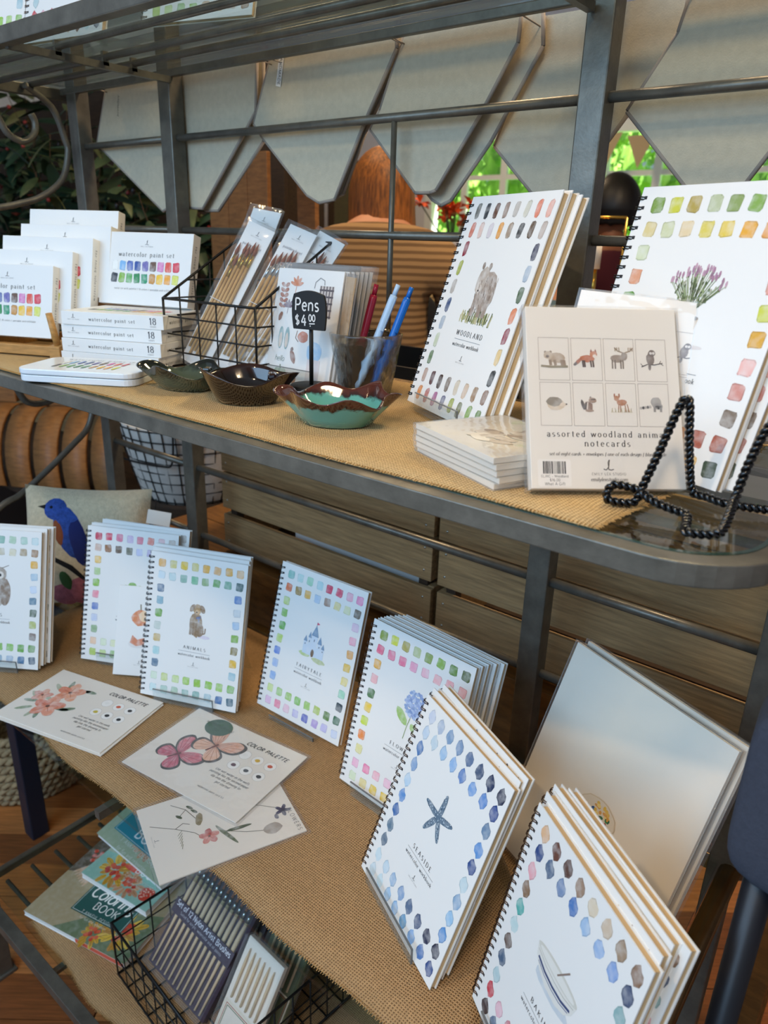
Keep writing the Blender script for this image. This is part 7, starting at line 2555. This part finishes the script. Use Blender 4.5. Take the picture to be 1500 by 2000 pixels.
# ------------------------------------------------------------------ upholstered bar chair at the right
_t = thing('bar_chair', (0.078, 0.565, 0), (0, 0, 0.1), 'charcoal blue upholstered bar chair at the right edge', 'chair')
_b = MB()
V, F = [], []
_n = 14
for _j in range(_n + 1):
    for _i in range(_n + 1):
        u, v = _i / _n * 2 - 1, _j / _n * 2 - 1
        r = 1 - 0.10 * (abs(u) ** 6) * (abs(v) ** 6)
        V.append((u * 0.145 * r, -0.03 - 0.012 * (1 - u ** 4) * (1 - v ** 4) + 0.02 * u * u, 1.155 + v * 0.085 * r - 0.01 * u * u))
for _j in range(_n + 1):
    for _i in range(_n + 1):
        u, v = _i / _n * 2 - 1, _j / _n * 2 - 1
        r = 1 - 0.10 * (abs(u) ** 6) * (abs(v) ** 6)
        V.append((u * 0.145 * r, 0.02 + 0.010 * (1 - u ** 4) * (1 - v ** 4) + 0.02 * u * u, 1.155 + v * 0.085 * r - 0.01 * u * u))
_m = (_n + 1) ** 2
for _s in range(2):
    for _j in range(_n):
        for _i in range(_n):
            a = _s * _m + _j * (_n + 1) + _i
            F.append((a, a + 1, a + _n + 2, a + _n + 1))
for _i in range(_n):
    for a, b in ((_i, _i + 1), (_n * (_n + 1) + _i, _n * (_n + 1) + _i + 1), (_i * (_n + 1), (_i + 1) * (_n + 1)), (_i * (_n + 1) + _n, (_i + 1) * (_n + 1) + _n)):
        F.append((a, b, b + _m, a + _m))
_b.add(V, F, True)
_b.build('back_cushion', 'navy_cloth', _t, 0.008)
MB().tube(catmull([(-0.095, -0.043, 1.09), (-0.10, -0.046, 1.15), (-0.092, -0.042, 1.225)], 6), 0.0012, 5).build('back_seam', 'wool_black', _t)
for _xx in (-0.115, 0.115):
    MB().tube([(_xx, 0.0, 1.09), (_xx, 0.0, 0.0)], 0.012, 10).build('leg', 'black_metal', _t)
    MB().tube([(_xx, -0.34, 0.72), (_xx, -0.36, 0.0)], 0.012, 10).build('leg', 'black_metal', _t)
MB().box((0, -0.17, 0.74), (0.29, 0.38, 0.05)).build('seat', 'navy_cloth', _t, 0.015)
MB().tube([(-0.115, -0.005, 0.30), (0.115, -0.005, 0.30)], 0.008, 8).build('foot_rail', 'black_metal', _t)
_t = thing('rocking_chair', (0.36, 1.42, 0), (0, 0, 0.5), 'dark red wooden rocker seen low at the right edge', 'chair')
for _xx in (-0.2, 0.2):
    MB().tube(catmull([(_xx, -0.42, 0.07), (_xx, -0.2, 0.022), (_xx, 0.05, 0.018), (_xx, 0.3, 0.035), (_xx, 0.5, 0.10)], 6), 0.020, 8).build('rocker', 'mahogany', _t)
    for _yy in (-0.18, 0.2):
        MB().tube([(_xx, _yy, 0.03), (_xx, _yy, 0.42)], 0.016, 8).build('leg', 'mahogany', _t)
    MB().tube([(_xx, 0.22, 0.42), (_xx, 0.34, 0.98)], 0.016, 8).build('back_post', 'mahogany', _t)
MB().box((0, 0.01, 0.43), (0.46, 0.44, 0.025)).build('seat', 'mahogany', _t, 0.004)
for _k in range(4):
    MB().box((0, 0.245 + 0.026 * _k, 0.55 + 0.12 * _k), (0.40, 0.012, 0.05)).build('back_slat', 'mahogany', _t)
_t = thing('shop_rug', (0.75, 2.35, 0.0), (0, 0, 0.4), 'grey flat-woven rug on the floor at the right', 'rug')
MB().box((0, 0, 0.003), (1.3, 0.9, 0.006)).build('rug', 'liner_cloth', _t)
